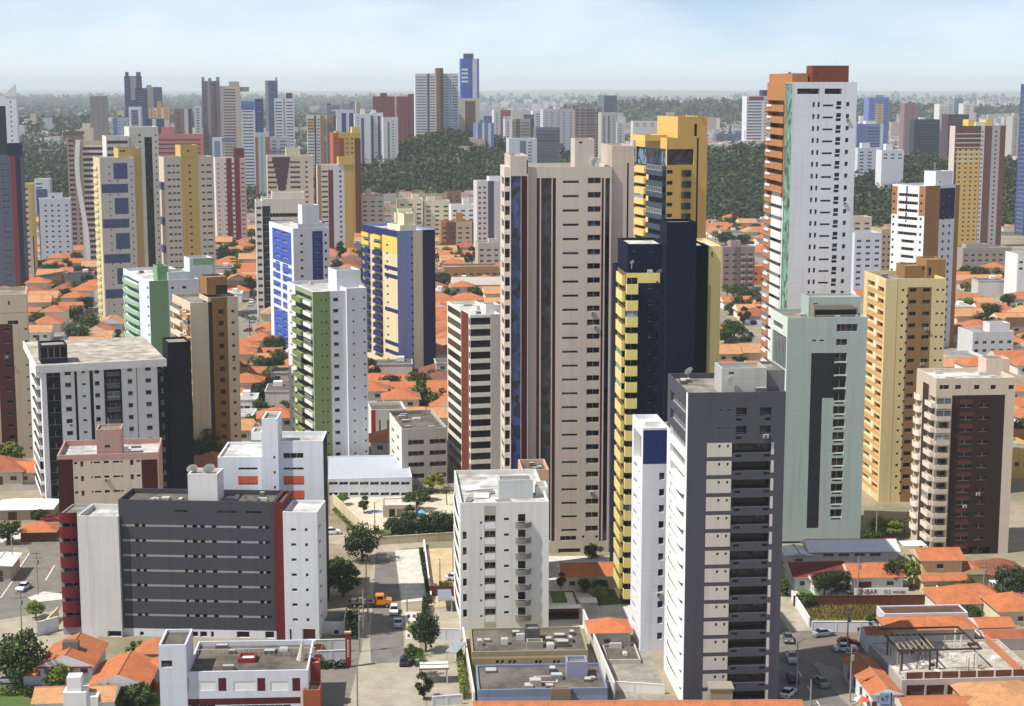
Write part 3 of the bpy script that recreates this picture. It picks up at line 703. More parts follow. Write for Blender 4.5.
b.balc('f', 58.7, 76.8, .9, 1.75, (106, 26, 32), dz=-2.2, curved=True, i0=0)
b = t.block('red_pier', 273.6, 282.6, 502.5, -.8, 9, (104, 38, 40), 0, DECKD, foot=True); b.bands('f', 273, 283, 2.3, (112, 26, 32), dz=-1.5)
b = t.block('white_right_wall', 282.7, 317, 512, -1.2, 9, (214, 215, 219), 0, DECKW, foot=True); b.win('f', 290.5, 295.5, .55, d=.25, i0=1, name='slit_window').win('f', 304.5, 307.2, .65, d=.25, i0=1).win('r', 318.6, 320.4, .65, d=.2, i0=1, name='side_window')
b.slot('f', 287, 289, 629, 641, .4, GLD, 'door', False).slot('f', 300, 313, 629, 640, 1.2, paint((120, 72, 52)), 'garage_door', False)
b = t.block('water_tank', 187.5, 217, 474, 2.2, 5, (214, 213, 212)); t.dish(192, 467.5, 1.05, 5); t.dish(209, 467, 1.15, 5)
for a, v in ((158, 497), (170, 499), (222, 499), (236, 496), (246, 496), (256, 495)): t.dish(a, v, .45, 4)
t.clutter(55, 9); t.done()
# white building with orange panels
t = Tower('apartment_block', 'white block with bright orange window panels behind the wide grey block', 314, 261.5, 323, 441, (220, 223, 232), 1.5, depth=9, cat='apartment block', deck=DECKW, short='white block with orange panels')
m = t.main
ORG = (214, 92, 40)
m.slot('f', 283, 303, 453, 458.5, .5).slot('f', 283, 303, 467.5, 470, .4).slot('f', 283, 303, 483.5, 485, .3).panel('f', 282.5, 303.5, 476, 483.5, ORG).panel('f', 282.5, 303.5, 490.5, 498, ORG).slot('f', 283, 303, 498.2, 500, .3)
m.panel('r', 323, 329, None, None, (26, 30, 46))
b = t.block('left_part', 217.5, 261.4, 457, .6, 14, (220, 223, 232), 0, DECKW, foot=True); b.slot('f', 238, 257, 467.5, 470, .4).slot('f', 238, 257, 483.5, 485, .3).panel('f', 237.5, 257.5, 476, 483.5, ORG)
b = t.block('stair_shaft', 261.6, 277.5, 418.5, -1, 7, (222, 225, 233), 0)
for v in (456, 471, 486): b.slot('f', 272.5, 274.5, v, v + 3, .25, name='shaft_window')
t.block('roof_room', 251, 261.3, 432, 5, 5, (216, 216, 214)); t.done()
# pink and beige building with dark red ends
PB = (190, 146, 134)
t = Tower('apartment_block', 'dusty pink building with beige middle, maroon end panels and a pink tank', 340, 57, 158.5, 455.5, PB, 9, depth=15, cat='apartment block', deck=DECKW, short='pink and maroon block', para=1.2)
m = t.fl(463.8, 14.7)
MAR = (74, 26, 26)
m.panel('f', 57, 72.5, 459.5, None, MAR).panel('f', 141, 157, 459.5, None, MAR).panel('f', 72.5, 141, 460.5, None, (208, 188, 166))
for a, b_, h, nm in ((73.5, 77, .5, 'slit_window'), (80, 83, 1.2, 'tall_window'), (90.5, 92, .4, 'bath_window'), (93.5, 100, .4, 'slit_window'), (103.5, 108.5, .6, 'window'), (112.5, 119, .4, 'slit_window'), (120, 122.3, .4, 'bath_window'), (129.8, 133, 1.2, 'tall_window'), (136, 140, .45, 'slit_window')): m.win('f', a, b_, h, d=.25, name=nm, dz=-.25 if h > 1 else 0)
b = t.block('water_tank', 96, 121, 429.5, 1, 6, PB); b.slot('f', 104, 109.5, 445, 448); t.mast(108, 419, .07, 3).clutter(6, 6); t.done()
# white and navy building with wide flat roof
t = Tower('apartment_tower', 'white tower with black and navy vertical strips under a wide flat roof', 397, 41, 157, 372, (216, 215, 218), 20, xs=28.5, deck=DECK, short='white and navy strip tower', para=.4)
m = t.fl(374.5, 12.15)
ND = (22, 24, 36)
m.panel('f', 46, 60, None, None, ND).panel('f', 74, 76.6, None, None, ND).panel('f', 89.2, 92.6, None, None, ND).panel('f', 103.5, 121, None, None, ND).panel('f', 135.8, 136.8, None, None, (120, 120, 126))
m.win('f', 47, 59.5, 1.5, d=.5, mat=BLK, name='corner_glazing').win('f', 64.5, 70.5, 1.15, d=.25).win('f', 81.5, 85, .5, d=.25, name='bath_window').win('f', 94.3, 99, 1.15, d=.25).win('f', 127.2, 131.8, 1.15, d=.25).win('f', 145, 150.6, 1.15, d=.25).win('f', 104, 120.5, 1.3, dz=.3, d=.7, mat=BLK, name='loggia_glazing').balc('f', 106, 119, .5, .6, (96, 100, 116), dz=-1.2, rail=True)
m.panel('l', 33, 39.5, None, None, (64, 70, 72)).win('l', 33.2, 39.4, 1.5, d=.8, mat=GLD, name='side_glazing').balc('l', 33.2, 39.6, .9, .8, (224, 224, 224), dz=-1.3)
b = MB(); b.box(-1.3, t.w + 2.2, -1.3, t.d + 1, t.Z - .1, t.Z + 1.5, (222, 221, 217), roofdeck((186, 178, 164), 'pale_roof_screed')); b.box(-1.3, t.w + 2.2, -1.3, -1.0, t.Z + 1.5, t.Z + 1.8, (226, 226, 224)); b.box(-1.3, -1.0, -1.0, t.d + 1, t.Z + 1.5, t.Z + 1.8, (226, 226, 224)); b.build('flat_roof', t.root)
b = t.block('navy_wing', 157.1, 167.5, 374, 1.2, 12, (18, 20, 34), 0, DECK, foot=True); b.win('f', 160.5, 163.5, 1.2, d=.3, mat=glass((110, 116, 126)))
t.block('navy_shaft', 167.6, 190.5, 342, .4, 9, (17, 19, 33), 0, DECK, foot=True)
b = t.block('glass_roof_room', 40.5, 67, 345, 2.5, 8, (40, 44, 60), z0=t.Z + 1.45); b.slot('f', 41.5, 66, 347, 358, .2, BLK, 'roof_glazing'); t.done()
# left edge beige
t = Tower('apartment_tower', 'beige tower with a chocolate brown strip cut by the left edge of the view', 445, -42, 26, 296, (206, 186, 156), 15, depth=18, short='beige left edge tower')
m = t.fl(307, 12.2); m.panel('f', -5, 11, 324, None, (92, 48, 38)).win('f', 23, 25.3, .6, d=.2, name='bath_window', i0=2).win('f', 2, 8, 1.2, d=.3, i0=2, mat=GLD).slot('f', 6.5, 17, 320.5, 324.5, .5).slot('f', 7.5, 9.5, 301, 305, .2).panel('f', -40, 26, 313, 314, (176, 156, 128)); t.done()
# beige and brown with dark strip
t = Tower('apartment_tower', 'beige tower with a caramel brown strip, dark joint and brown roof box', 440, 190, 238, 303, (218, 196, 166), 24, xs=172, short='beige and caramel tower')
m = t.fl(313.5, 11.6)
CAR = (150, 106, 52)
m.panel('f', 208, 212, None, None, (64, 48, 38)).panel('f', 212, 227, None, None, CAR).win('f', 218, 223, 1.4, d=.4, mat=GLD).win('f', 231, 234, .85, d=.2).win('l', 173, 181.5, 1.25, d=1.0, mat=GLD, name='loggia_glazing').win('l', 185.5, 189.5, 1.25, d=.8, mat=GLD, name='loggia_glazing').balc('l', 172.5, 182, .8, 1.1, (226, 206, 176), dz=-1.4).balc('l', 185, 189.8, .8, 1.1, (190, 140, 84), dz=-1.4, name='brown_balcony').win('l', 183, 184.3, .7, d=.2, name='bath_window')
t.block('upper_part', 208, 238.2, 297, .0, 10, (214, 190, 158), deck=DECKW).panel('f', 211, 227, None, None, CAR); b = t.block('water_tank', 206.5, 227, 277, 3, 8, (150, 108, 60), z0=zat(297, 440)); b.panel('f', 215.5, 227, 285, None, (50, 42, 40)); t.done()
# pale green tower
PG = (142, 186, 140)
t = Tower('apartment_tower', 'mint green and white tower with curved green balconies and stepped roof rooms', 530, 149, 199, 281, (212, 219, 226), 24, xs=123, deck=DECKW, short='mint green tower')
m = t.fl(289, 9.45)
m.panel('f', 149, 168, None, None, (122, 160, 116)).panel('l', 139, 149, None, None, (208, 216, 232)).win('l', 146.5, 148.2, .8, d=.2, name='side_window').win('f', 171, 173.5, .8, d=.25).win('f', 182, 186, .9, d=.25).win('l', 123.5, 138.5, 1.3, d=1.2, mat=GLD, name='loggia_glazing').balc('l', 123.3, 138.8, 1.3, 1.25, PG, dz=-1.5, curved=True)
t.block('green_roof_room', 157, 168, 266, 3, 6, (120, 164, 116)); b = t.block('stair_tower', 189.5, 213, 258, 4, 8, (212, 219, 226)); b.panel('f', 193, 213.5, 258, 265, PG); t.block('roof_step', 168, 190, 272, 2, 10, (206, 214, 216)); b = t.block('rear_wing', 199.1, 208, 282, 1, 12, (120, 158, 116), 0); t.clutter(10, 6); t.done()
# ------------------------------------------------------------------ towers further off
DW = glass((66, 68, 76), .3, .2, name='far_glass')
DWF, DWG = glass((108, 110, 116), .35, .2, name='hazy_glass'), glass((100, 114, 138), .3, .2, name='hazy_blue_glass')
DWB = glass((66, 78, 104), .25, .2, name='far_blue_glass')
def far(label, Y, xl, xr, vt, mat, rot=4.5, xs=None, depth=18, dv=None, cat='apartment tower', name='apartment_tower', short=None, n=None, v0=None, group=None, deck=None):
    t = Tower(name, label, Y, xl, xr, vt, mat, rot, xs=xs, depth=depth, cat=cat, short=short, deck=deck or DECKW, base=-6 if Y > 1100 else 0, group=group)
    dv = dv or 3.05 * FPX / Y
    t.fl(v0 if v0 else vt + dv * 1.3, dv, n)
    return t
CRM = (214, 202, 184)
# left group
t = far('cream tower with large slate blue squares and bands on its front', 715, 99.5, 134, 158, (206, 198, 190), 24, xs=93, dv=7, short='cream and slate blue tower')
SB = (82, 90, 134); m = t.main
for k in range(4):
    m.panel('f', 113, 127, 163 + 35 * k, 179 + 35 * k, SB).panel('f', 100.5, 127, 184 + 35 * k, 193 + 35 * k, SB)
m.panel('l', 92, 99.4, None, None, (206, 192, 146)).win('f', 108, 109.5, .8, d=.2, mat=DW).win('f', 130, 131.5, .8, d=.2, mat=DW).win('f', 116, 117.6, .8, d=.2, mat=DW, step=2, name='middle_window').balc('l', 93.5, 97, .5, 1.1, (214, 200, 144), dz=-1.3)
b = t.block('yellow_part', 118, 141, 148, 6, 10, (198, 168, 92), 0); b.slot('f', 120, 125, 150, 152); t.done()
t = far('tall off white tower with one dark vertical strip and a rounded upper storey', 790, 129, 158, 127, (214, 212, 200), 20, depth=18, short='off white rounded top tower')
m = t.main; m.slot('f', 144, 151.5, 137, None, .4, GLD, 'glass_strip', False).win('f', 154.5, 156, .9, d=.2, mat=DW).win('f', 138, 140.5, 1.0, d=.25, mat=DW, i1=8)
b = t.block('rounded_storeys', 106, 128.9, 136, -2, 16, (216, 214, 204), 0); b.win('f', 107, 127.5, 1.5, d=.6, i1=5, i0=1, mat=DW, name='window_band'); t.mast(130, 120, .2, 4); t.done()
t = far('cream tower with one broad mustard yellow stripe up its front', 735, 163.5, 213, 157, (210, 196, 180), 24, xs=158.5, dv=6.9, short='cream and mustard tower')
m = t.main; YM = (206, 172, 84); m.panel('f', 180.5, 198, None, None, YM)
for a, b_ in ((167, 170.5), (172, 174.8), (176, 179), (188, 190.5), (201, 204), (206, 211)): m.win('f', a, b_, .9, d=.25, mat=DW)
for v in (182, 217, 245): m.panel('l', 157, 163.4, v, v + 8, SB)
t.block('yellow_crown', 180.3, 198.2, 145, -.5, 10, YM).slot('f', 187, 189, 150, 152); t.done()
t = far('pale pink tower with two dark red vertical stripes', 1080, 215, 245.5, 158, (220, 206, 196), 14, depth=16, dv=4.7, short='pale pink tower with red stripes')
m = t.main; m.panel('f', 226, 231.5, None, None, (124, 46, 56)).panel('f', 234, 239.5, None, None, (124, 46, 56)).panel('f', 239.5, 246, None, None, (206, 172, 170)).win('f', 224, 226, .9, d=.3, mat=DW).win('f', 231.6, 233.9, 1.2, d=.4, mat=DW).win('f', 240.5, 244, .9, d=.3, mat=DW).win('f', 217, 219, .8, d=.3, mat=DW)
t.block('maroon_roof_box', 234, 244, 148.5, 2, 10, (110, 54, 50)); t.done()
t = far('salmon pink office slab with dark ribbon windows behind the yellow striped tower', 1350, 157, 203, 134.5, (190, 116, 108), 8, depth=20, dv=4.3, cat='office block', name='office_block', short='salmon slab')
t.main.win('f', 158, 200, 1.3, d=.4, mat=DW, name='window_band'); t.block('roof_step', 161, 174, 127.5, 2, 12, (190, 116, 108)); t.done()
t = far('slate grey and navy tower with a red strip at the left edge of the view', 820, -22, 20, 156, (92, 98, 116), 10, depth=16, short='slate left edge tower')
m = t.main; m.panel('f', 10, 15, None, None, (132, 52, 58)).panel('f', 15, 21, None, None, (32, 42, 70)).win('f', 1, 7, 1.1, d=.3, mat=DWB, name='window_band'); t.block('navy_crown', 7, 20.2, 143.5, 3, 9, (34, 44, 70)); t.done()
t = far('white slab tower with a pointed top and black left half, cut by the left edge', 1060, -12, 16, 96, (222, 226, 232), 12, depth=14, short='white pointed tower')
m = t.main; m.panel('f', -12, 5, 106, None, (40, 44, 56)).win('f', 9.5, 11, 1.1, d=.3, mat=DW)
b = MB(); w = t.w; b.prism([(w - 7, -.2), (w, -.2), (w, 3), (w - 7, 3)], t.Z, t.Z + 2, (224, 228, 232))
for k in range(6): b.box(w - 6 + k, w - 5 + k - .01, -.2, 3, t.Z + 2, t.Z + 2.4 + k * .9, (224, 228, 232))
b.build('pointed_crest', t.root); t.done()
t = far('narrow yellow tower with white balcony bands over a brown lower half, far left', 855, 20, 31.5, 184, (214, 190, 110), 10, depth=14, short='narrow yellow tower')
m = t.main; m.panel('f', 19, 32, 236, None, (206, 196, 190)).panel('f', 30.3, 32, 236, None, (84, 60, 56)).bands('f', 20, 28, 1.2, (226, 222, 214)).win('f', 21, 27, 1.0, dz=1.3, d=.5, mat=DW, i1=14).win('f', 22, 24, .9, d=.3, mat=DW, i0=15); t.done()
t = far('pale grey blue tower with rows of small dark windows and dark left edge', 985, 38, 70, 199, (196, 202, 216), 12, depth=14, short='pale grey blue tower')
m = t.main; m.panel('f', 34, 39, None, None, (70, 82, 120))
for a in (44, 50.5, 57, 65): m.win('f', a, a + 2.4, 1.1, d=.3, mat=DW)
t.block('roof_room', 48, 62, 193.5, 3, 8, (200, 204, 212)).slot('f', 52, 54, 196, 198); t.done()
t = far('small white and blue block among trees at far left', 1350, 34, 49.5, 179, (200, 206, 216), 8, depth=14, short='small white and blue block', cat='apartment block', name='apartment_block')
t.main.win('f', 36, 42, 1.2, d=.3, mat=DWB, name='window_band'); t.block('blue_part', 36, 46, 189, -2, 8, (70, 90, 140), 0); t.done()
t = far('beige balcony tower with a wavy white fin down its left edge', 915, 79, 107.5, 141.5, (196, 178, 160), 10, depth=18, dv=5.5, short='tower with wavy fin', deck=DECK)
m = t.main; m.win('f', 82.5, 106, 1.5, d=.9, mat=DW, name='window_band').bands('f', 82.5, 106, .9, (222, 212, 198), dz=1.4)
b = MB(); n = 26; x_of = lambda z: -0.6 - 2.0 * math.sin((t.Z - z) / t.Z * 5.0 + .6)
for k in range(n):
    za, zb = 3 + (t.Z - 2) * k / n, 3 + (t.Z - 2) * (k + 1) / n
    xa, xb = x_of(za), x_of(zb)
    for y0, y1 in ((-1.2, 1.6),):
        A = [(xa, y0, za), (xa + 2.4, y0, za), (xb + 2.4, y0, zb), (xb, y0, zb)]
        B_ = [(p[0], y1, p[2]) for p in A]
        b.face(A, (226, 226, 224)); b.face([A[0], A[3], B_[3], B_[0]], (226, 226, 224)); b.face([A[1], B_[1], B_[2], A[2]], (226, 226, 224))
b.build('wavy_fin', t.root); t.done()
t = far('narrow dark beige tower with open balconies left of the wavy tower', 1040, 66.5, 81, 134.5, (160, 142, 130), 10, depth=16, short='narrow dark beige tower')
t.main.win('f', 68, 73, 1.5, d=.8, mat=DW, name='window_band').win('f', 76, 80, 1.3, d=.8, mat=DW, name='window_band'); t.block('roof_frame', 66.5, 83.5, 131.5, -1, 8, (110, 96, 92)); t.done()
t = far('beige tower just visible behind the wavy tower', 1250, 80, 93, 128.5, (206, 196, 178), 10, depth=14, short='plain beige rear tower')
t.block('roof_room', 82, 90, 123.5, 2, 8, (206, 196, 178)); t.main.win('f', 81, 84, 1.1, d=.3, mat=DW); t.done()
# centre left
t = far('beige office tower with a dark inverted wedge on its front', 1010, 267, 313, 156, (200, 186, 166), 10, depth=20, dv=5.0, short='beige wedge tower', cat='office tower', name='office_tower')
m = t.main; 
for k in range(9): m.panel('f', 272 + k * 1.1, 290 - k * .9, 157 + k * 5.5, 157 + k * 5.5 + 5.6, (84, 66, 72))
m.win('f', 267.5, 276, 1.3, d=.4, mat=DW, name='window_band').win('f', 290, 300, 1.3, d=.4, mat=DW, name='window_band').win('f', 305, 307.5, 1.2, d=.3, mat=DW); t.block('water_tank', 286, 300, 148, 3, 10, (208, 196, 172)); t.done()
t = far('cream block with black glazing and a beige left wing behind the cobalt blue tower', 720, 262, 304, 199, (206, 198, 182), 10, depth=18, short='cream and black block', deck=DECKW)
m = t.main; m.panel('f', 262, 270, 206, None, (46, 50, 58)).win('f', 263, 297, 1.7, d=.8, mat=BLK, i0=1, name='window_band').bands('f', 270, 296, 1.1, (214, 200, 176), dz=1.4, i0=2)
b = t.block('left_wing', 255.5, 261.9, 201, 1, 14, (206, 202, 196), 0); b.win('f', 256.5, 261, 1.2, d=.4, mat=DW); t.block('roof_room', 272, 304, 192.5, 2, 12, (212, 204, 186)); t.done()
t = far('slim tower of cream balconies, one maroon strip and a yellow right side', 1010, 317, 353, 165, (214, 200, 186), 12, depth=16, short='cream maroon and yellow tower')
m = t.main; m.panel('f', 317.5, 321, None, None, (166, 128, 84)).panel('f', 328, 333, 170, None, (112, 52, 62)).panel('f', 333, 344, None, None, (206, 210, 220)).panel('f', 344, 354, None, None, (198, 162, 70)).win('f', 321.5, 327.5, 1.2, d=.6, mat=DW, name='loggia_glazing').win('f', 339, 341.3, 1.3, d=.3, mat=DW)
t.block('yellow_crown', 338.5, 353, 157, -.4, 10, (206, 170, 78)); t.done()
t = far('orange and yellow tower with brown right side rising above the wooded hill', 1110, 333, 360.5, 133, (202, 164, 66), 14, depth=16, short='orange and yellow tower')
m = t.main; m.panel('l', 320, 334, None, None, (176, 96, 64)).panel('f', 333, 338.5, None, None, (184, 94, 60)).panel('f', 338.5, 344, 138, None, (150, 70, 52)).panel('f', 354.5, 361, 138, None, (112, 58, 48)).win('f', 346, 348, 1.1, d=.3, mat=DW).win('f', 351, 353, 1.1, d=.3, mat=DW).win('f', 335, 337, 1.0, d=.3, mat=DW)
t.block('yellow_crown', 352, 360, 127, 1, 8, (216, 184, 84)); t.block('left_crown', 335.5, 340, 131, 1, 8, (214, 150, 90)); t.done()
# low blocks in the middle distance: (label, Y, xl, xr, vt, colour, window colour, dv, roof room)
for lab, Y, xl, xr, vt, c, nm, extra in (
    ('beige four storey block with a white tank beside the yellow sided tower', 1120, 361, 384, 196, (200, 190, 172), 'apartment_block', (366, 371, 189)),
    ('cream walk up block, leftmost of the pale row under the wooded hill', 1130, 398, 423, 199, (222, 210, 180), 'apartment_block', (412, 419, 195)),
    ('cream walk up block, second of the pale row under the wooded hill', 1135, 424, 450, 201, (214, 204, 180), 'apartment_block', (427, 435, 197)),
    ('white walk up block, right end of the pale row under the wooded hill', 1120, 451, 475, 205, (226, 226, 220), 'apartment_block', (463, 469, 199)),
    ('long white school block with grey roof left of the blue and tan tower', 1120, 353, 392, 217, (214, 216, 220), 'low_block', None),
    ('cream flat roofed block with terrace beyond the blue and tan tower', 900, 396, 415, 214, (226, 210, 170), 'low_block', (398, 412, 209)),
    ('ochre and brown block of flats with a beige tower left of the pink tower', 1050, 441, 479, 222, (174, 124, 70), 'apartment_block', (456, 463, 213)),
    ('grey concrete block of flats near the white warehouse', 930, 478, 500, 243, (186, 178, 166), 'apartment_block', (489, 497, 239)),
    ('long ochre and brick low block behind the white warehouse', 870, 444, 499, 267, (168, 122, 72), 'low_block', None),
    ('taupe tower block with stacked balconies right of the navy tower', 830, 723, 755, 247, (148, 128, 124), 'apartment_block', (731, 741, 241)),
    ('small orange and white block right of the taupe tower block', 860, 753, 766, 266, (222, 120, 66), 'apartment_block', None),
    ('white and grey block with balconies behind the brown fronted tower', 620, 973, 1014, 332, (204, 204, 206), 'apartment_block', (990, 1010, 323)),
    ('long white podium with blue roof units behind the brown fronted tower', 600, 945, 985, 357, (208, 210, 214), 'low_block', None),
    ('grey brown block with white end walls at the right edge', 920, 963, 1012, 248, (160, 146, 136), 'low_block', (966, 988, 244)),
    ('white cottage-like block at the right edge beside a grey brown block', 800, 1018, 1040, 254, (224, 224, 224), 'low_block', None),
    ('pale lilac tower block with small grey windows left of the brown and white tower', 820, 855, 882, 233, (206, 208, 222), 'apartment_block', None),
    ('beige and brown tower block edge beside the brown and white tower', 850, 882, 892, 229, (186, 160, 120), 'apartment_block', None),
    ('beige block half hidden by trees beside the tallest white tower', 1000, 853, 872, 217, (206, 190, 166), 'low_block', None),
    ('white twin blocks beyond the trees right of the tallest tower', 1500, 858, 882, 148, (206, 212, 222), 'apartment_block', (862, 870, 143)),
    ('white low block under the trees right of the tallest tower', 1420, 882, 904, 150, (220, 222, 226), 'low_block', (886, 893, 144)),
    ('long pale warehouse with brick gable beyond the golden tower', 2300, 633, 680, 121, (206, 204, 200), 'low_block', None),
    ('dark glass pavilion block by the wooded ridge', 2000, 716, 735, 134, (112, 118, 130), 'low_block', None),
    ('slate blue block beside the dark glass pavilion', 2100, 735, 744, 131, (112, 128, 160), 'low_block', None),
    ('brown roofed low hall at the foot of the wooded hill', 1320, 447, 461, 192, (150, 104, 84), 'low_block', None),
    ('mustard yellow low block at the right border behind the brown fronted tower', 425, 1013, 1040, 449, (206, 168, 74), 'low_block', None),
    ('white terrace block in front of the left edge tower', 640, 34, 58, 388, (222, 222, 220), 'low_block', None)):
    t = far(lab, Y, xl, xr, vt, c, 8, depth=14, cat='apartment block' if nm[0] == 'a' else 'low block', name=nm, n=9 if nm[0] == 'a' else 2, deck=DECK)
    w = xr - xl; k = max(2, int(w / 7))
    for i in range(k):
        a = xl + w * (i + .25) / k; t.main.win('f', a, a + w * .5 / k, 1.2, d=.35, mat=DW)
    if extra: t.block('roof_room', extra[0], extra[1], extra[2], 3, 6, tuple(min(228, x + 14) for x in c))
    if lab[:5] == 'taupe': t.main.panel('f', 735, 741, None, None, (120, 102, 100)).balc('f', 742, 746, 1.0, 1.0, (170, 150, 144), dz=-1.4).balc('f', 748, 753, 1.0, 1.0, (170, 150, 144), dz=-1.4, name='side_balcony')
    if 'ochre and brown' in lab: t.main.panel('f', 446, 456, None, None, (120, 76, 56)).panel('f', 456, 472, None, None, (196, 172, 140)).panel('f', 472, 480, None, None, (112, 74, 60))
    if 'pale lilac' in lab: t.short = 'pale lilac block'
    t.done()
t = far('white tower with brown balconies and a roof room in front of the wooded hill', 1000, 477, 500, 181, (208, 202, 200), 10, depth=14, short='white tower by the hill')
m = t.main; m.panel('f', 488, 494, None, None, (84, 84, 106)).win('f', 478.5, 481, 1.2, d=.5, mat=DW).win('f', 483.5, 486, 1.2, d=.5, mat=DW); t.block('roof_room', 489, 500, 176.5, 3, 9, (218, 218, 218)); t.done()
# right
t = far('white tower with caramel brown corners and a navy glass panel', 640, 925.5, 960, 186, (216, 216, 224), 32, xs=892.5, dv=7.8, short='white and caramel tower')
m = t.main; CB = (164, 112, 60)
m.panel('f', 925, 940.5, None, None, CB).panel('f', 940.5, 955.5, 188, 219, (36, 44, 84)).panel('f', 955.8, 961, None, None, CB).win('f', 944, 946, 1.2, d=.25).win('f', 950, 952, 1.2, d=.25)
m.panel('l', 892, 925.4, None, None, (218, 220, 224)).panel('l', 892, 898, 186, 214, CB).panel('l', 919.5, 925.4, 186, 216, CB).panel('l', 906.5, 908, 186, 222, (36, 44, 84)).win('l', 893.7, 895.6, 1.1, d=.25, name='side_window').win('l', 899, 918.5, 1.3, dz=-.1, d=.8, i1=6, mat=GLD, name='loggia_glazing').win('l', 903, 916, 1.3, dz=-.1, d=.8, i0=6, mat=GLD, name='loggia_glazing').win('l', 921, 923, 1.1, d=.25, name='side_window')
t.block('water_tank', 936, 953, 171, 2, 6, (222, 222, 226)).slot('f', 940, 941.5, 181, 183); t.mast(935, 163, .12, 6); t.done()
t = far('brown tower with yellow lower panels and white window stripes, right', 1060, 955.5, 1006, 126, (122, 82, 76), 14, xs=950, dv=4.55, short='brown and yellow tower')
m = t.main; m.panel('f', 958, 981, 149, None, (226, 184, 94)).panel('f', 981.5, 985, None, None, (220, 212, 210)).panel('f', 992.5, 1000.5, None, None, (190, 180, 184))
for a in (960, 966, 971.5, 977): m.win('f', a, a + 2.2, 1.1, d=.3, mat=DW)
m.bands('f', 956, 981.4, .5, (226, 220, 214), dz=-1.2, i1=7).win('f', 995.5, 997.5, 1.2, d=.3, mat=DW).win('f', 982, 984, .9, d=.3, mat=DW).panel('l', 949, 955.4, None, None, (206, 190, 184))
for a, b_ in ((968.5, 975), (986, 992)): t.block('yellow_roof_box', a, b_, 119.5, 4, 7, (232, 190, 84))
t.block('white_roof_room', 975.5, 985.5, 122, 3, 8, (222, 222, 222)); t.done()
t = far('blue glass tower sliver at the right edge of the view', 1150, 1030, 1050, 84, (66, 88, 138), 6, xs=1021, short='blue edge tower'); t.main.win('l', 1022, 1029, 1.2, d=.3, mat=DWB); t.done()
t = far('white and pink banded tower partly hidden by the tallest white tower', 1800, 747, 775, 96, (216, 218, 222), 8, depth=18, short='white and pink banded tower', dv=3.0)
t.main.win('f', 747.5, 762, 1.3, d=.5, mat=DW, name='window_band').win('f', 765, 772, 1.3, d=.5, mat=DW, name='window_band').panel('f', 749, 764, 96.5, 100.5, (160, 60, 60)); t.block('dark_roof_box', 762, 775, 90, 3, 10, (64, 74, 96)); t.block('low_part', 744.5, 747, 130, 2, 8, (206, 210, 216), 0); t.done()
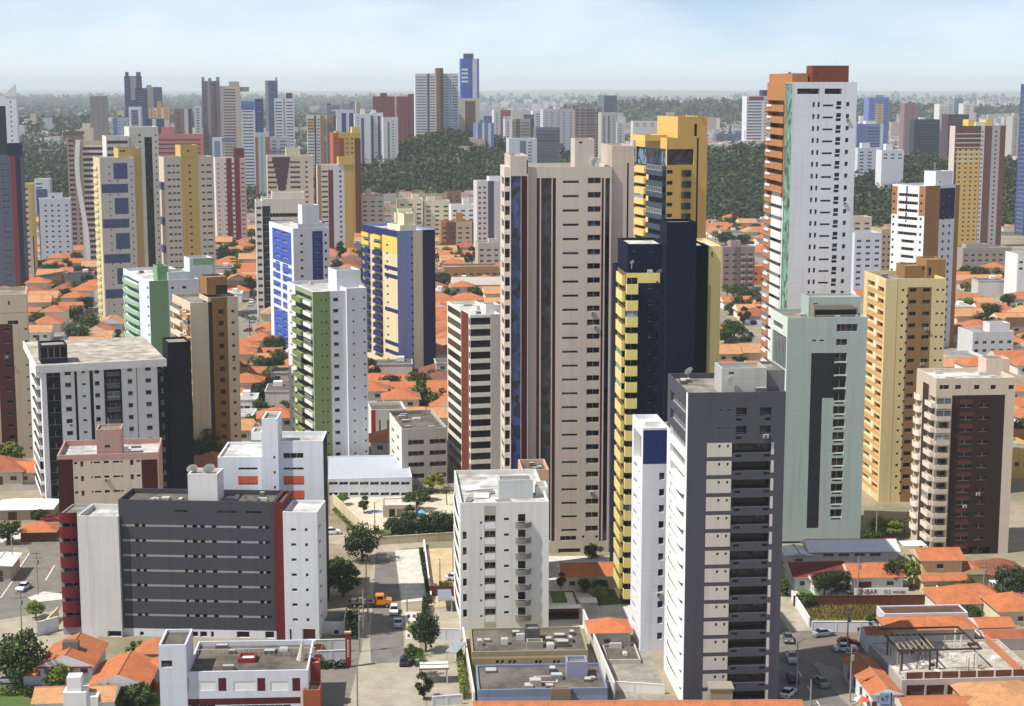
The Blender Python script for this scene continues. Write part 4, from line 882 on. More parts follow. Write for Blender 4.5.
# the skyline: label, Y, xl, xr, vt, colour, stripes (a, b, vt, vb, colour), windows (a, b, h), blocks (a, b, vt, colour)
NVF, GRF = (62, 84, 124), (150, 150, 152)
SKYLINE = [
 ('dark blue skyline tower with two grey horns on top', 2150, 124, 140.5, 76, NVF, [(130, 136, 77, 100, GRF)], [(125, 129, 1.2), (137, 140, 1.2)], [(125, 128, 72, (84, 96, 120)), (136, 140, 72, (84, 96, 120))]),
 ('dark blue slab under the horned skyline tower', 2050, 135, 146, 88, (66, 80, 112), [], [(137, 144, 1.2)], []),
 ('grey blue skyline slab with pale centre right of the horned tower', 2080, 146.2, 161, 87, (92, 106, 134), [(147, 153, None, None, (168, 162, 156))], [(155, 159, 1.2)], [(146.5, 151, 85, (160, 158, 154))]),
 ('cream skyline block with three tall orange fins', 1750, 149, 168.5, 108, (206, 202, 190), [(150, 153, None, 120, (214, 150, 66)), (157, 161, None, 120, (214, 150, 66)), (164, 168, None, 120, (214, 150, 66))], [(153.5, 156, 1.2)], [(157, 161, 101, (214, 150, 66))]),
 ('white frame fronted block below the horned skyline tower', 1700, 128.5, 140.5, 107, (206, 216, 228), [(131, 138, 110, 125, (120, 130, 148))], [(131.5, 137.5, 1.1)], []),
 ('grey block left of the white frame fronted block', 1720, 112, 128, 118, (150, 160, 178), [(113, 117, None, None, (96, 110, 146))], [(118, 120, 1.1), (123, 126, 1.1)], []),
 ('navy and white low skyline block behind the off white rounded tower', 1650, 146, 163, 119, (64, 80, 110), [(152, 156, None, None, (196, 200, 206))], [(158, 162, 1.2)], []),
 ('brown and grey skyline block right of the orange finned block', 1800, 174, 191, 109, (138, 110, 106), [(184, 188, None, None, (190, 190, 194)), (188, 191, None, None, (72, 76, 92))], [(177, 180, 1.2)], []),
 ('small white block left of the brown skyline tower', 1850, 194, 201, 106, (214, 218, 222), [], [(196, 199, 1.2)], []),
 ('tall purple brown skyline tower with crenellated roof', 1820, 201.5, 219, 81, (120, 112, 118), [(207, 210, None, None, (150, 138, 138)), (213, 216, None, None, (94, 86, 96))], [(202.5, 206, 1.3), (210.5, 212.5, 1.3)], [(201.5, 204, 77, (140, 136, 140)), (208, 211, 78, (140, 136, 140)), (216, 219, 77, (140, 136, 140))]),
 ('beige banded skyline tower with stepped top', 1780, 219.5, 240, 86, (192, 180, 166), [(219.5, 222, None, None, (168, 158, 154))], [(223, 235, 1.4)], [(229, 239, 81.5, (176, 160, 148)), (240, 249, 91, (156, 140, 134))]),
 ('white skyline tower with a bright blue top', 1600, 241, 254.5, 101, (206, 212, 222), [(241, 255, 101, 110, (96, 130, 190))], [(242, 253, 1.2)], []),
 ('navy skyline tower behind the blue topped white tower', 1750, 254.7, 263, 99, (58, 80, 128), [], [(257, 261, 1.1)], []),
 ('rounded blue grey glass skyline tower with small spike', 1900, 265, 277.5, 80.5, (92, 116, 148), [(265, 268, None, None, (150, 156, 160))], [(269, 276, 1.3)], [(275.3, 277, 77.5, (80, 100, 130))]),
 ('white balcony skyline tower with a maroon tank', 1680, 274, 294, 98.5, (208, 212, 220), [(283, 285, None, None, (150, 156, 170))], [(275, 282, 1.2), (286, 293, 1.2)], [(286, 292, 93, (110, 66, 70))]),
 ('teal topped and brick red low block in front of the white balcony tower', 1480, 255, 269, 133, (176, 192, 192), [(255, 258, 137, None, (164, 90, 70)), (265, 269, 137, None, (164, 90, 70)), (260, 263, 137, None, (120, 180, 180))], [], []),
 ('pale grey block between trees below the white balcony tower', 1500, 270, 290, 137, (176, 182, 196), [], [(272, 276, 1.1), (280, 286, 1.1)], []),
 ('white frame fronted low block left of the blue topped tower', 1600, 212, 222, 138, (206, 214, 224), [(214, 220, 141, None, (130, 140, 156))], [], [(222, 234, 141, (104, 128, 166))]),
 ('white and brown skyline block with orange bands', 1650, 307, 324, 115.5, (210, 208, 206), [(314, 316, None, None, (84, 76, 92)), (320, 324, None, None, (166, 116, 66)), (307, 314, 120, 132, (206, 166, 120))], [(307.5, 313.5, 1.3), (316.5, 319.5, 1.3)], []),
 ('brown sided twin of the orange banded skyline block', 1655, 325.5, 336, 115.5, (166, 122, 78), [(325.5, 327, None, None, (212, 214, 220)), (333.5, 336, None, None, (94, 84, 92))], [(330, 333, 1.3)], []),
 ('white and navy skyline block right of the brown twin', 1760, 336.5, 354, 110, (206, 210, 220), [(341.5, 346, 113, None, (60, 80, 136)), (349, 353.5, 113, None, (60, 80, 136))], [], [(331.5, 341, 110, (210, 214, 222))]),
 ('grey blue skyline block with dark roof room behind the navy striped block', 2100, 326, 341, 105, (130, 142, 162), [], [(329, 338, 1.2)], [(327, 331, 103.5, (80, 92, 116))]),
 ('grey skyline tower with beige half behind the white blocks', 2200, 341.5, 355, 101, (142, 152, 166), [(343, 349, None, 104, (190, 184, 150))], [(350, 353, 1.2)], []),
 ('pale beige skyline tower left of the red towers', 2250, 355.5, 363, 100, (196, 186, 160), [], [(357, 361, 1.2)], []),
 ('white and slate striped skyline block, left of three', 1700, 354.5, 370.5, 114, (210, 214, 220), [(361, 364, 118, None, (76, 92, 128))], [(357, 359, 1.1)], [(361, 365, 109, (220, 222, 224))]),
 ('white and dark striped skyline block, middle of three', 1705, 370.7, 383, 113, (204, 210, 216), [(371, 373.5, 116, None, (84, 100, 108)), (377.5, 380.5, 116, None, (70, 84, 96))], [(375, 376.5, 1.1)], [(371.5, 376, 110, (216, 218, 220))]),
 ('plain off white skyline block, right of three', 1690, 383.2, 398, 117.5, (206, 206, 204), [(387.5, 389.5, 122, None, (110, 116, 124))], [(392, 394, 1.0)], []),
 ('wine red skyline tower, left of the pair', 2050, 373, 394.5, 96.5, (138, 68, 74), [], [(375, 377, 1.1), (380, 382, 1.1), (386, 388, 1.1), (391, 393, 1.1)], [(380.5, 387, 93, (132, 64, 70))]),
 ('wine red skyline tower, right of the pair', 2000, 397, 416, 96.5, (140, 70, 76), [(408, 410, None, None, (118, 58, 64))], [(399, 401, 1.1), (404, 406, 1.1), (412, 414, 1.1)], [(408.5, 416, 94, (138, 68, 74))]),
 ('white skyline twin tower with brown pointed fin, left half', 1850, 415, 436, 73.5, (210, 215, 224), [(427, 429.5, None, None, (86, 92, 108))], [(416, 426.5, 1.1), (430, 435, 1.1)], []),
 ('brown skyline fin tower standing between two white halves', 1846, 436.2, 443.2, 68, (146, 112, 84), [(440, 443.2, None, None, (96, 76, 66))], [(437.5, 439.5, 1.0)], []),
 ('white skyline twin tower, right half beside the brown fin', 1852, 443.4, 458.5, 73.5, (206, 210, 220), [(450, 451, None, None, (160, 166, 178))], [(445, 449, 1.1), (452.5, 457.5, 1.1)], []),
 ('bright blue skyline tower with white stripe, tallest on the horizon', 2100, 461, 479, 58.5, (74, 104, 188), [(472.5, 477, None, None, (206, 206, 216)), (461.5, 468, 68.5, 70.5, (220, 224, 232)), (461.5, 468, 72.5, 74.5, (220, 224, 232)), (461.5, 468, 76.5, 78.5, (220, 224, 232)), (461.5, 468, 80.5, 82.5, (220, 224, 232))], [(469, 471.5, 1.1)], [(464, 473.5, 53.5, (84, 92, 110))]),
 ('brown and cream skyline tower below the bright blue one', 1880, 458.8, 479.5, 98.5, (206, 196, 172), [(465, 475.5, 101, None, (128, 98, 76))], [(467, 473, 1.0)], []),
 ('blue and white striped skyline block right of the brown and cream tower', 1750, 475, 494, 123, (108, 130, 176), [(475.5, 477.5, None, None, (206, 210, 220)), (482, 484.5, None, None, (206, 210, 220)), (488, 491, None, None, (206, 210, 220))], [(479, 481, 1.1)], [(484, 492, 116, (90, 112, 156))]),
 ('white and red skyline tower right of the blue striped block', 2000, 494, 511, 110, (208, 208, 212), [(500.5, 503, None, None, (160, 90, 84)), (503, 511, None, 116, (176, 96, 84))], [(496, 498, 1.1), (505.5, 508, 1.1)], []),
 ('small white skyline block in front of the red and white tower', 1850, 505, 512, 119, (196, 202, 214), [], [(507, 509, 1.1)], []),
 ('brown and cream skyline block with stacked balconies', 1700, 512, 534.5, 119, (174, 164, 150), [(516, 520, None, None, (108, 96, 94)), (530.5, 534, None, None, (96, 88, 92))], [(513, 516, 1.2), (521, 529, 1.2)], [(524, 534, 114.5, (112, 106, 108))]),
 ('white low skyline block below the brown and cream balconies', 1600, 509, 537, 138.5, (206, 210, 216), [(520, 526, 141, None, (112, 120, 138))], [(528, 532, 1.2)], []),
 ('small white square skyline tower behind the lilac slab', 2100, 533, 543, 111, (214, 216, 218), [], [(536, 540, 1.2)], []),
 ('dark unfinished low skyline frame with open floors', 1650, 536, 560, 127.5, (116, 120, 126), [], [(537, 559, 1.6)], []),
 ('pale lilac skyline slab, tall and plain', 1850, 543, 576, 109, (196, 196, 206), [(558, 560, None, None, (176, 176, 188))], [(545.5, 547, 1.0), (551, 553, 1.0), (563, 565, 1.0), (570, 572, 1.0)], [(555, 560, 107, (216, 206, 176)), (561, 571, 108.5, (176, 130, 120))]),
 ('rust brown unfinished skyline tower with a grid of open floors', 1780, 575, 602, 106.5, (150, 128, 126), [(579, 580.5, None, None, (190, 182, 180)), (585, 586, None, None, (190, 182, 180)), (595.5, 597, None, None, (190, 182, 180))], [(576, 600, 1.5)], [(573, 580, 105.5, (120, 104, 104))]),
 ('dark green grey skyline tower right of the unfinished tower', 2050, 600.5, 617, 95.5, (104, 122, 128), [(600.5, 604, None, None, (170, 178, 182))], [(605, 615, 1.1)], []),
 ('cream grey skyline slab with one dark strip in front of the green grey tower', 1760, 601.5, 616.5, 112.5, (190, 186, 176), [(608, 610, 116, None, (112, 118, 132)), (603, 605.5, 116, None, (140, 146, 158))], [(613, 614.5, 1.0)], []),
 ('small white block at the right foot of the cream grey slab', 1900, 617, 625, 122, (204, 206, 208), [], [(619, 622, 1.0)], []),
 ('blue skyline tower with a yellow centre strip right of the tallest tower', 2000, 869, 889.5, 97.5, (106, 132, 190), [(876, 883.5, 104, None, (190, 174, 132))], [(871, 874, 1.1), (885, 888, 1.1), (878, 882, 1.0)], [(876, 884, 95, (140, 150, 176))]),
 ('grey blue office block in front of the blue and yellow tower', 1620, 857, 883.5, 124, (126, 142, 174), [(857, 866, None, None, (104, 124, 172)), (880.5, 883.5, None, None, (206, 212, 222))], [(867, 880, 1.2)], [(866, 876, 121, (206, 212, 220))]),
 ('brown skyline tower between the blue and black towers', 1980, 904.5, 917.5, 103.5, (140, 122, 124), [], [(907, 909, 1.1), (912, 914.5, 1.1)], []),
 ('black office cube near the white skyline tower', 1760, 914.5, 940, 119.5, (66, 72, 84), [], [(917, 937, 1.0)], []),
 ('cream white skyline tower right of the black cube', 1780, 939.5, 953, 104, (214, 212, 202), [(948.5, 953, None, None, (188, 186, 180))], [(942, 943.5, 1.0), (945.5, 947, 1.0)], []),
 ('dark brown topped skyline block behind the brown and yellow tower', 1700, 948.5, 969, 114.5, (92, 76, 84), [], [(951, 966, 1.0)], []),
 ('teal skyline tower far behind the brown and yellow tower', 2600, 954.5, 963, 98.5, (120, 150, 158), [], [(957, 960, 1.1)], []),
 ('off white skyline tower far behind the brown and yellow tower', 2500, 963.5, 974, 103.5, (206, 204, 196), [], [(966, 970, 1.1)], []),
 ('grey church-like tower in the trees at the right', 1900, 1013, 1022, 116, (176, 172, 168), [], [(1015.5, 1017.5, 1.1)], [(1014.5, 1019, 113, (170, 166, 164))]),
 ('hazy brown skyline tower standing alone at the far left', 2700, 89.5, 106.5, 96, (134, 124, 124), [(97, 98, None, None, (108, 100, 104))], [(91.5, 94, 1.1), (101, 104, 1.1)], []),
]
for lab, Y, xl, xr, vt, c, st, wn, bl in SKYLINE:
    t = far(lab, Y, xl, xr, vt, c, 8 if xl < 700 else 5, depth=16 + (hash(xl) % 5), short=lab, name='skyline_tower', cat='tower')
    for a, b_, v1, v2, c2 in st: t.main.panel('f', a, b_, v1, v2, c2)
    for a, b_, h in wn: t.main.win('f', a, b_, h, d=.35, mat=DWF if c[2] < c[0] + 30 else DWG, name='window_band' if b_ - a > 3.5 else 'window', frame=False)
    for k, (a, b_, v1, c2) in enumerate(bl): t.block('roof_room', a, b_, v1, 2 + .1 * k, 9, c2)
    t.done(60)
# ------------------------------------------------------------------ terrain
def g2(x, y, cx, cy, sx, sy): return np.exp(-((x - cx) / sx) ** 2 - ((y - cy) / sy) ** 2)
def relief(x, y):
    x, y = np.asarray(x, float), np.asarray(y, float)
    h = 37 * g2(x, y, -75, 1800, 95, 190) + 20 * g2(x, y, 80, 1900, 160, 220)
    h += 26 * g2(x, y, 260, 1690, 130, 260) + 20 * g2(x, y, 480, 1620, 190, 250)
    u = x / np.maximum(y, 1)
    rid = 1 / (1 + np.exp(-(u - .03) * 70))
    h += rid * (38 + 9 * np.sin(x / 310.) + 6 * np.sin(x / 130. + 1)) * np.exp(-((y - 4700) / 420.) ** 2)
    h += 18 * np.exp(-((y - 3300) / 500.) ** 2) * (1 - rid) * (1 + .5 * np.sin(x / 170.))
    h += np.clip((y - 12000) / 14000, 0, 1) * (48 + 14 * np.sin(x / 2300. + .6) + 8 * np.sin(x / 900.))
    return h * np.clip((y - 1180) / 150, 0, 1)
ys = np.concatenate([np.linspace(-60, 1100, 8), np.geomspace(1150, 45000, 150)])
us = np.linspace(-.62, .62, 190)
YY, UU = np.meshgrid(ys, us, indexing='ij')
XX = UU * np.maximum(YY + 300, 500)
ZZ = relief(XX, YY)
V = np.stack([XX, YY, ZZ], -1).reshape(-1, 3)
ny, nx = YY.shape
i = np.arange(ny - 1)[:, None] * nx + np.arange(nx - 1)[None]
F = np.stack([i, i + 1, i + nx + 1, i + nx], -1).reshape(-1, 4)
I = (np.repeat(ys[:-1], nx - 1) > 1149).astype(int)
G_URB = soil((156, 144, 124), (116, 112, 84), .045, name='dusty_urban_ground', s2=.5)
G_FAR = soil((70, 84, 48), (112, 104, 80), .006, name='far_scrub_ground', s2=.03)
o = link('ground', arr_mesh('ground', V, F, I, [G_URB, G_FAR])); tag(o, kind='structure')
for p in o.data.polygons: p.use_smooth = True

# ------------------------------------------------------------------ foliage
LEAF = [leafmat((58, 80, 34)), leafmat((76, 98, 42)), leafmat((42, 60, 29))]
LEAFL = [leafmat((104, 122, 48)), leafmat((124, 136, 58)), leafmat((84, 106, 44))]
LEAFD = [leafmat((38, 58, 29)), leafmat((50, 70, 34)), leafmat((27, 42, 22))]
BARK = paint((96, 82, 66), .9, .3, 'bark')
rng = np.random.default_rng(5)
def leaf_cloud(rng, n_clump, n_leaf, rx, rz, size, zc, spread=.36, flat=1.0):
    """leaf faces in clumps scattered through a crown: corner points n x 4 x 3"""
    d = rng.normal(size=(n_clump, 3)); d /= np.linalg.norm(d, axis=1)[:, None]
    rad = rng.uniform(.35, 1, n_clump) ** .6
    cc = d * rad[:, None] * np.array([rx, rx, rz]) * (1 + rng.normal(0, .13, (n_clump, 1)))
    cc[:, 2] += zc
    cr = rng.uniform(.7, 1.3, n_clump) * spread * rx
    L = rng.normal(size=(n_clump, n_leaf, 3)); L /= np.linalg.norm(L, axis=2)[..., None]
    pos = (cc[:, None] + L * (cr[:, None, None]) * rng.uniform(.55, 1.05, (n_clump, n_leaf, 1)) * np.array([1, 1, .75])).reshape(-1, 3)
    nrm = (L + rng.normal(0, .55, L.shape) + np.array([0, 0, .35])).reshape(-1, 3); nrm /= np.linalg.norm(nrm, axis=1)[:, None]
    a = np.cross(nrm, rng.normal(size=nrm.shape)); a /= np.linalg.norm(a, axis=1)[:, None] + 1e-9
    b = np.cross(nrm, a)
    s = size * rng.uniform(.6, 1.35, (len(pos), 1))
    a, b = a * s, b * s * .62
    Q = np.stack([pos - a, pos - b, pos + a, pos + b], 1)
    return Q
def quads_mesh(name, Q, mats, rng, prob=(.5, .28, .22)):
    n = len(Q)
    I = rng.choice(len(mats), n, p=prob)
    return arr_mesh(name, Q.reshape(-1, 3), np.arange(n * 4).reshape(n, 4), I, mats)
TREES = []
def tree_kind(word, rx, rz, trunk, mats, seed, n_clump=26, n_leaf=46, size=.34, spread=.36):
    n_leaf, size = int(n_leaf * 2.1), size * .68
    r = np.random.default_rng(seed)
    Q = leaf_cloud(r, n_clump, n_leaf, rx, rz, size, trunk + rz * .8, spread)
    Q[..., 2] = np.maximum(Q[..., 2], .25)
    crown = quads_mesh('crown', Q, mats, r)
    b = MB(); top = trunk + rz * .7
    b.tube((0, 0, -.1), (.1, 0, trunk), .07 * rx + .08, .05 * rx + .06, BARK, 7, False)
    for k in range(5):
        a = 2 * math.pi * k / 5 + seed
        b.tube((.1, 0, trunk * .85), (math.cos(a) * rx * .55, math.sin(a) * rx * .55, top), .035 * rx + .03, .02, BARK, 5, False)
    Ql = leaf_cloud(np.random.default_rng(seed + 99), 12, 14, rx, rz, size * 2.0, trunk + rz * .8, spread)
    TREES.append((word, crown, b.mesh('trunk'), Ql, mats, rx))
tree_kind('round green', 2.6, 2.1, 1.6, LEAF, 1)
tree_kind('broad dark green', 3.4, 2.2, 1.8, LEAFD, 2, 32, 46)
tree_kind('light green', 2.3, 2.0, 1.5, LEAFL, 3, 22, 44)
tree_kind('tall dark green', 2.4, 3.2, 2.2, LEAFD, 4, 28, 44)
tree_kind('spreading olive green', 3.8, 1.9, 2.2, LEAF, 5, 34, 40, .36, .3)
tree_kind('low bushy', 1.5, 1.1, .3, LEAF, 6, 16, 40, .26)
# a palm: arching fronds cut into leaflets
def palm_mesh():
    Q = []; r = np.random.default_rng(8)
    for k in range(15):
        a = 2 * math.pi * k / 15 + r.uniform(-.15, .15); el = r.uniform(-.1, .9); L = r.uniform(2.1, 2.7)
        d = np.array([math.cos(a), math.sin(a), 0]); side = np.array([-d[1], d[0], 0])
        for j in range(11):
            t = (j + .5) / 11
            p = d * L * t * math.cos(el * .6) + np.array([0, 0, 6.4 + math.sin(el) * L * t - 1.5 * t * t])
            for sgn in (-1, 1):
                e = side * sgn * .62 * (1 - .5 * t) + d * .3 - np.array([0, 0, .28])
                Q.append([p, p + d * .16, p + e + d * .1, p + e])
    return quads_mesh('crown', np.array(Q), LEAF, r)
b = MB(); b.tube((0, 0, -.1), (.25, 0, 3.2), .2, .15, BARK, 7, False); b.tube((.25, 0, 3.2), (.1, 0, 6.4), .15, .13, BARK, 7, False)
TREES.append(('feathery palm', palm_mesh(), b.mesh('trunk'), None, LEAF, 2.4))
def plant_tree(k, x, y, z, s, label, group=None, name='tree', sz=None):
    w, crown, trunk, Ql, mats, rx = TREES[k]
    t = thing('palm_tree' if w.endswith('palm') else name, label, 'palm' if w.endswith('palm') else ('shrub' if name == 'shrub' else 'tree'), (x, y, z), rng.uniform(0, 6.28), group)
    t.scale = (s, s, sz or s)
    link('crown', crown, t); link('trunk', trunk, t)
    return t

# ------------------------------------------------------------------ what the towers hide
def hidden(u, v, Y):
    for x0, x1, vt, ty, nm, bp in SIL:
        if ty < Y - 1 and x0 - .5 < u < x1 + .5 and v > vt and v < 353 + FPX * math.tan(math.atan(CAMH / ty) - PITCH): return True
    return False
def inside(x, y, poly):
    s = None
    for i in range(len(poly)):
        a, b = poly[i], poly[(i + 1) % len(poly)]
        c = (b[0] - a[0]) * (y - a[1]) - (b[1] - a[1]) * (x - a[0])
        if s is None: s = c > 0
        elif (c > 0) != s: return False
    return True
def blocked(x, y, r=0):
    return any(inside(x + dx, y + dy, p) for p in FOOT for dx, dy in ((0, 0), (r, r), (-r, r), (r, -r), (-r, -r)))
LAND = [s for s in SIL if s[3] < 1300 and len(s[4].split()) <= 6]
def relation(u, v, Y):
    best = None
    for x0, x1, vt, ty, nm, bp in LAND:
        vb = bp[1]
        du = max(x0 - u, 0, u - x1); dv = max(vt - v, 0, v - vb)
        if du == 0 and ty < Y: continue
        # prefer towers of about the same distance
        dd = du + dv + 25 * abs(math.log(ty / Y))
        if best is None or dd < best[0]:
            rel = ('right of' if u > x1 else 'left of') if du > 0 else 'in front of'
            best = (dd, rel, nm, (u - x1 if u > x1 else x0 - u) if du > 0 else v)
    return best[1:]
ORD = ['', 'second', 'third', 'fourth', 'fifth', 'sixth', 'seventh', 'eighth', 'ninth', 'tenth', 'eleventh', 'twelfth', 'thirteenth', 'fourteenth', 'fifteenth']
def name_all(items, noun):
    """items: [(object, look words, u, v, Y)]: one label each, told apart by look, neighbour tower and order from it"""
    d = {}
    for it in items:
        rel, nm, key = relation(*it[2:5]); d.setdefault((it[1], rel, nm), []).append((key, it[0]))
    for (look, rel, nm), L in d.items():
        L.sort(key=lambda p: p[0])
        for i, (k, o) in enumerate(L):
            o_ = ORD[i] + ' ' if i < len(ORD) else '%dth ' % (i + 1)
            pre = 'nearest ' if i == 0 and len(L) > 1 else (o_ if len(L) > 1 else '')
            o['label'] = ('%s%s %s %s the %s' % (pre, look, noun, rel, nm)).strip()

# ------------------------------------------------------------------ woods: far trees nobody could count
def wood_mask(x, y):
    u = 512 + FPX * x / y
    rnd = np.sin(x / 47.) * np.sin(y / 83. + 1) + .5 * np.sin(x / 19. + y / 31.)
    m = np.zeros_like(x)
    m = np.where((u < 110) & (y > 1420) & (y < 6500), np.where(y < 2600, .92, .5 + .4 * rnd), m)
    m = np.where((u >= 110) & (u < 360) & (y > 1300) & (y < 5200), .42 + .25 * rnd, m)
    m = np.where((u >= 350) & (u < 510) & (y > 1530) & (y < 2150), 1.0, m)
    m = np.where((u >= 500) & (u < 690) & (y > 1350) & (y < 2100), .75, m)
    m = np.where((u >= 690) & (y > 1215) & (y < 1780), .95, m)
    m = np.where((u >= 690) & (y >= 1780) & (y < 4000), .2 + .3 * rnd, m)
    m = np.where((u >= 360) & (u < 690) & (y >= 2100) & (y < 4000), .12 + .25 * rnd, m)
    m = np.where((u >= 545) & (y > 4050) & (y < 5300), .95, m)
    m = np.where((y >= 5300) & (u >= 430), .03 + .15 * rnd, m)
    m = np.where((y >= 5300) & (u < 430), .15 + .3 * rnd, m)
    return m
def scatter(y0, y1, step, n_max=60000):
    out = []
    y = y0
    while y < y1:
        st = step * (y / 1400) ** .75
        half = .37 * y
        xs = np.arange(-half, half, st) + rng.uniform(-.4, .4, int(math.ceil(2 * half / st)))[:len(np.arange(-half, half, st))] * st
        yy = y + rng.uniform(-.4, .4, len(xs)) * st
        keep = rng.uniform(0, 1, len(xs)) < wood_mask(xs, yy)
        out.append(np.stack([xs[keep], yy[keep], np.full(keep.sum(), st)], 1)); y += st * 1.15
    return np.concatenate(out)
pts = scatter(1215, 13000, 8.6)
foot_far = [p for p in FOOT if p[0][1] > 1150]
allQ, farQ = [], []
near = pts[:, 1] < 2250
Zp = relief(pts[:, 0], pts[:, 1])
protos = []
for k in range(8):
    r = np.random.default_rng(40 + k)
    protos.append((leaf_cloud(r, 9, 11, .56, .5, .105, .38, .4), leaf_cloud(r, 5, 5, .56, .5, .19, .38, .42)))
for k in range(8):
  for lod, msk in ((0, near), (1, ~near)):
    sel = pts[msk][k::8]; zz = Zp[msk][k::8]
    S = sel[:, 2][:, None, None, None] * rng.uniform(.6, 1.6, (len(sel), 1, 1, 1))
    Q = protos[k][lod][None] * S * np.array([1, 1, 1.05])
    Q = Q + np.stack([sel[:, 0], sel[:, 1], zz], 1)[:, None, None, :]
    allQ.append(Q.reshape(-1, 4, 3))
    ti = rng.choice(5, len(sel), p=(.42, .18, .28, .09, .03)); ti = np.repeat(ti, Q.shape[1]); fl = rng.uniform(0, 1, len(ti)) < .07
    ti[fl] = rng.choice(5, fl.sum()); farQ.append(ti)
allQ = np.concatenate(allQ)
WOODM = [LEAFD[0], LEAFD[1], LEAFD[2], LEAF[0], leafmat((78, 86, 44))]
o = link('woods', arr_mesh('woods', allQ.reshape(-1, 3), np.arange(len(allQ) * 4).reshape(-1, 4), np.concatenate(farQ), WOODM)); tag(o, 'dark green woods covering the hill and the far plain behind the towers', 'woods', kind='stuff')
print('woods quads', len(allQ))

# ------------------------------------------------------------------ the far town: thousands of small boxes
def town(n, y0, y1, u0, u1, pal, seed, size, hmax):
    r = np.random.default_rng(seed)
    t = r.uniform(0, 1, n); y = 1 / ((1 - t) / y0 + t / y1) if y1 / y0 > 3 else r.uniform(y0, y1, n)
    x = (r.uniform(u0, u1, n) - 512) / FPX * y
    ok = (wood_mask(x, y) < .7) | (r.uniform(0, 1, n) < .03); x, y = x[ok], y[ok]; n = len(x)
    k = 1 + .25 * (y / 3000)
    w, d, h = r.uniform(.6, 1.5, n) * size * k, r.uniform(.6, 1.3, n) * size * k, r.uniform(.5, 1, n) ** 2 * hmax * k ** .6
    z = relief(x, y)
    c = np.array([[-1, -1, 0], [1, -1, 0], [1, 1, 0], [-1, 1, 0], [-1, -1, 1], [1, -1, 1], [1, 1, 1], [-1, 1, 1]], float)
    P = c[None] * np.stack([w / 2, d / 2, h], 1)[:, None] + np.stack([x, y, z - .5], 1)[:, None]
    fi = np.array([[0, 1, 5, 4], [1, 2, 6, 5], [3, 0, 4, 7], [4, 5, 6, 7]])
    F = (np.arange(n)[:, None, None] * 8 + fi[None]).reshape(-1, 4)
    wi = r.integers(0, 4, n); ri = r.integers(4, 8, n)
    I = np.stack([wi, wi, wi, ri], 1).ravel()
    return arr_mesh('town', P.reshape(-1, 3), F, I, pal)
PAL = [paint((206, 206, 206)), paint((186, 182, 176)), paint((176, 164, 150)), paint((160, 166, 176)), tiles((172, 92, 54)), tiles((176, 112, 80)), DECKW, DECK]
for nm, lab, a in (('distant_town', 'pale houses of the distant town on the plain before the horizon', (30000, 1700, 15000, 440, 1120, PAL, 3, 11, 15)),
                   ('scattered_town', 'few pale houses scattered through the far woods at left', (8000, 1700, 14000, 0, 440, PAL, 4, 11, 8)),
                   ('distant_blocks', 'far off pale apartment blocks between woods and horizon', (1500, 2900, 8000, 420, 1100, PAL[:4] + [DECK] * 4, 9, 12, 40)),
                   ('far_left_blocks', 'few far off pale blocks in the woods at left', (260, 2300, 7000, 20, 420, PAL[:4] + [DECK] * 4, 10, 14, 26)),
                   ('hillside_town', 'small orange roofed houses between trees beyond the wooded ridge', (1900, 1165, 1900, 60, 1130, PAL[:6] + [tiles((172, 98, 60))] * 2, 5, 10, 5))):
    o = link(nm, town(*a)); tag(o, lab, 'town', kind='stuff')

# ------------------------------------------------------------------ streets of the middle distance
ASPH = soil((134, 128, 118), (118, 113, 104), .3, .9, 'asphalt', 2.5)
PAVE = soil((146, 138, 124), (128, 120, 106), .4, .9, 'pavement_slabs', 2.0)
ROT = R(4.5); EX, EY = (math.cos(ROT), math.sin(ROT)), (-math.sin(ROT), math.cos(ROT))
def g(a, b): return (EX[0] * a + EY[0] * b, EX[1] * a + EY[1] * b)
LANES_A = [-330, -262, -194, -126, -58, 12, 80, 148, 216, 284, 352]
LANES_B = list(range(424, 1240, 92))
for k, a in enumerate(LANES_A):
    b0 = 640 if a in (-58, 12) else 410
    b = MB(); q = [g(a - 3.6, b0), g(a + 3.6, b0), g(a + 3.6, 1240), g(a - 3.6, 1240)]
    b.face([(*p, .02) for p in q], ASPH); tag(b.build('street'), kind='structure')
    for s in (-1, 1):
        b = MB(); b.box(-.85, .85, 0, 1240 - b0, -.1, .13, PAVE, rz=ROT, c=g(a + s * 4.5, b0)); tag(b.build('pavement'), kind='structure')
for k, bb in enumerate(LANES_B):
    b = MB(); q = [g(-430, bb - 3.2), g(430, bb - 3.2), g(430, bb + 3.2), g(-430, bb + 3.2)]
    b.face([(*p, .035) for p in q], ASPH); tag(b.build('cross_street'), kind='structure')

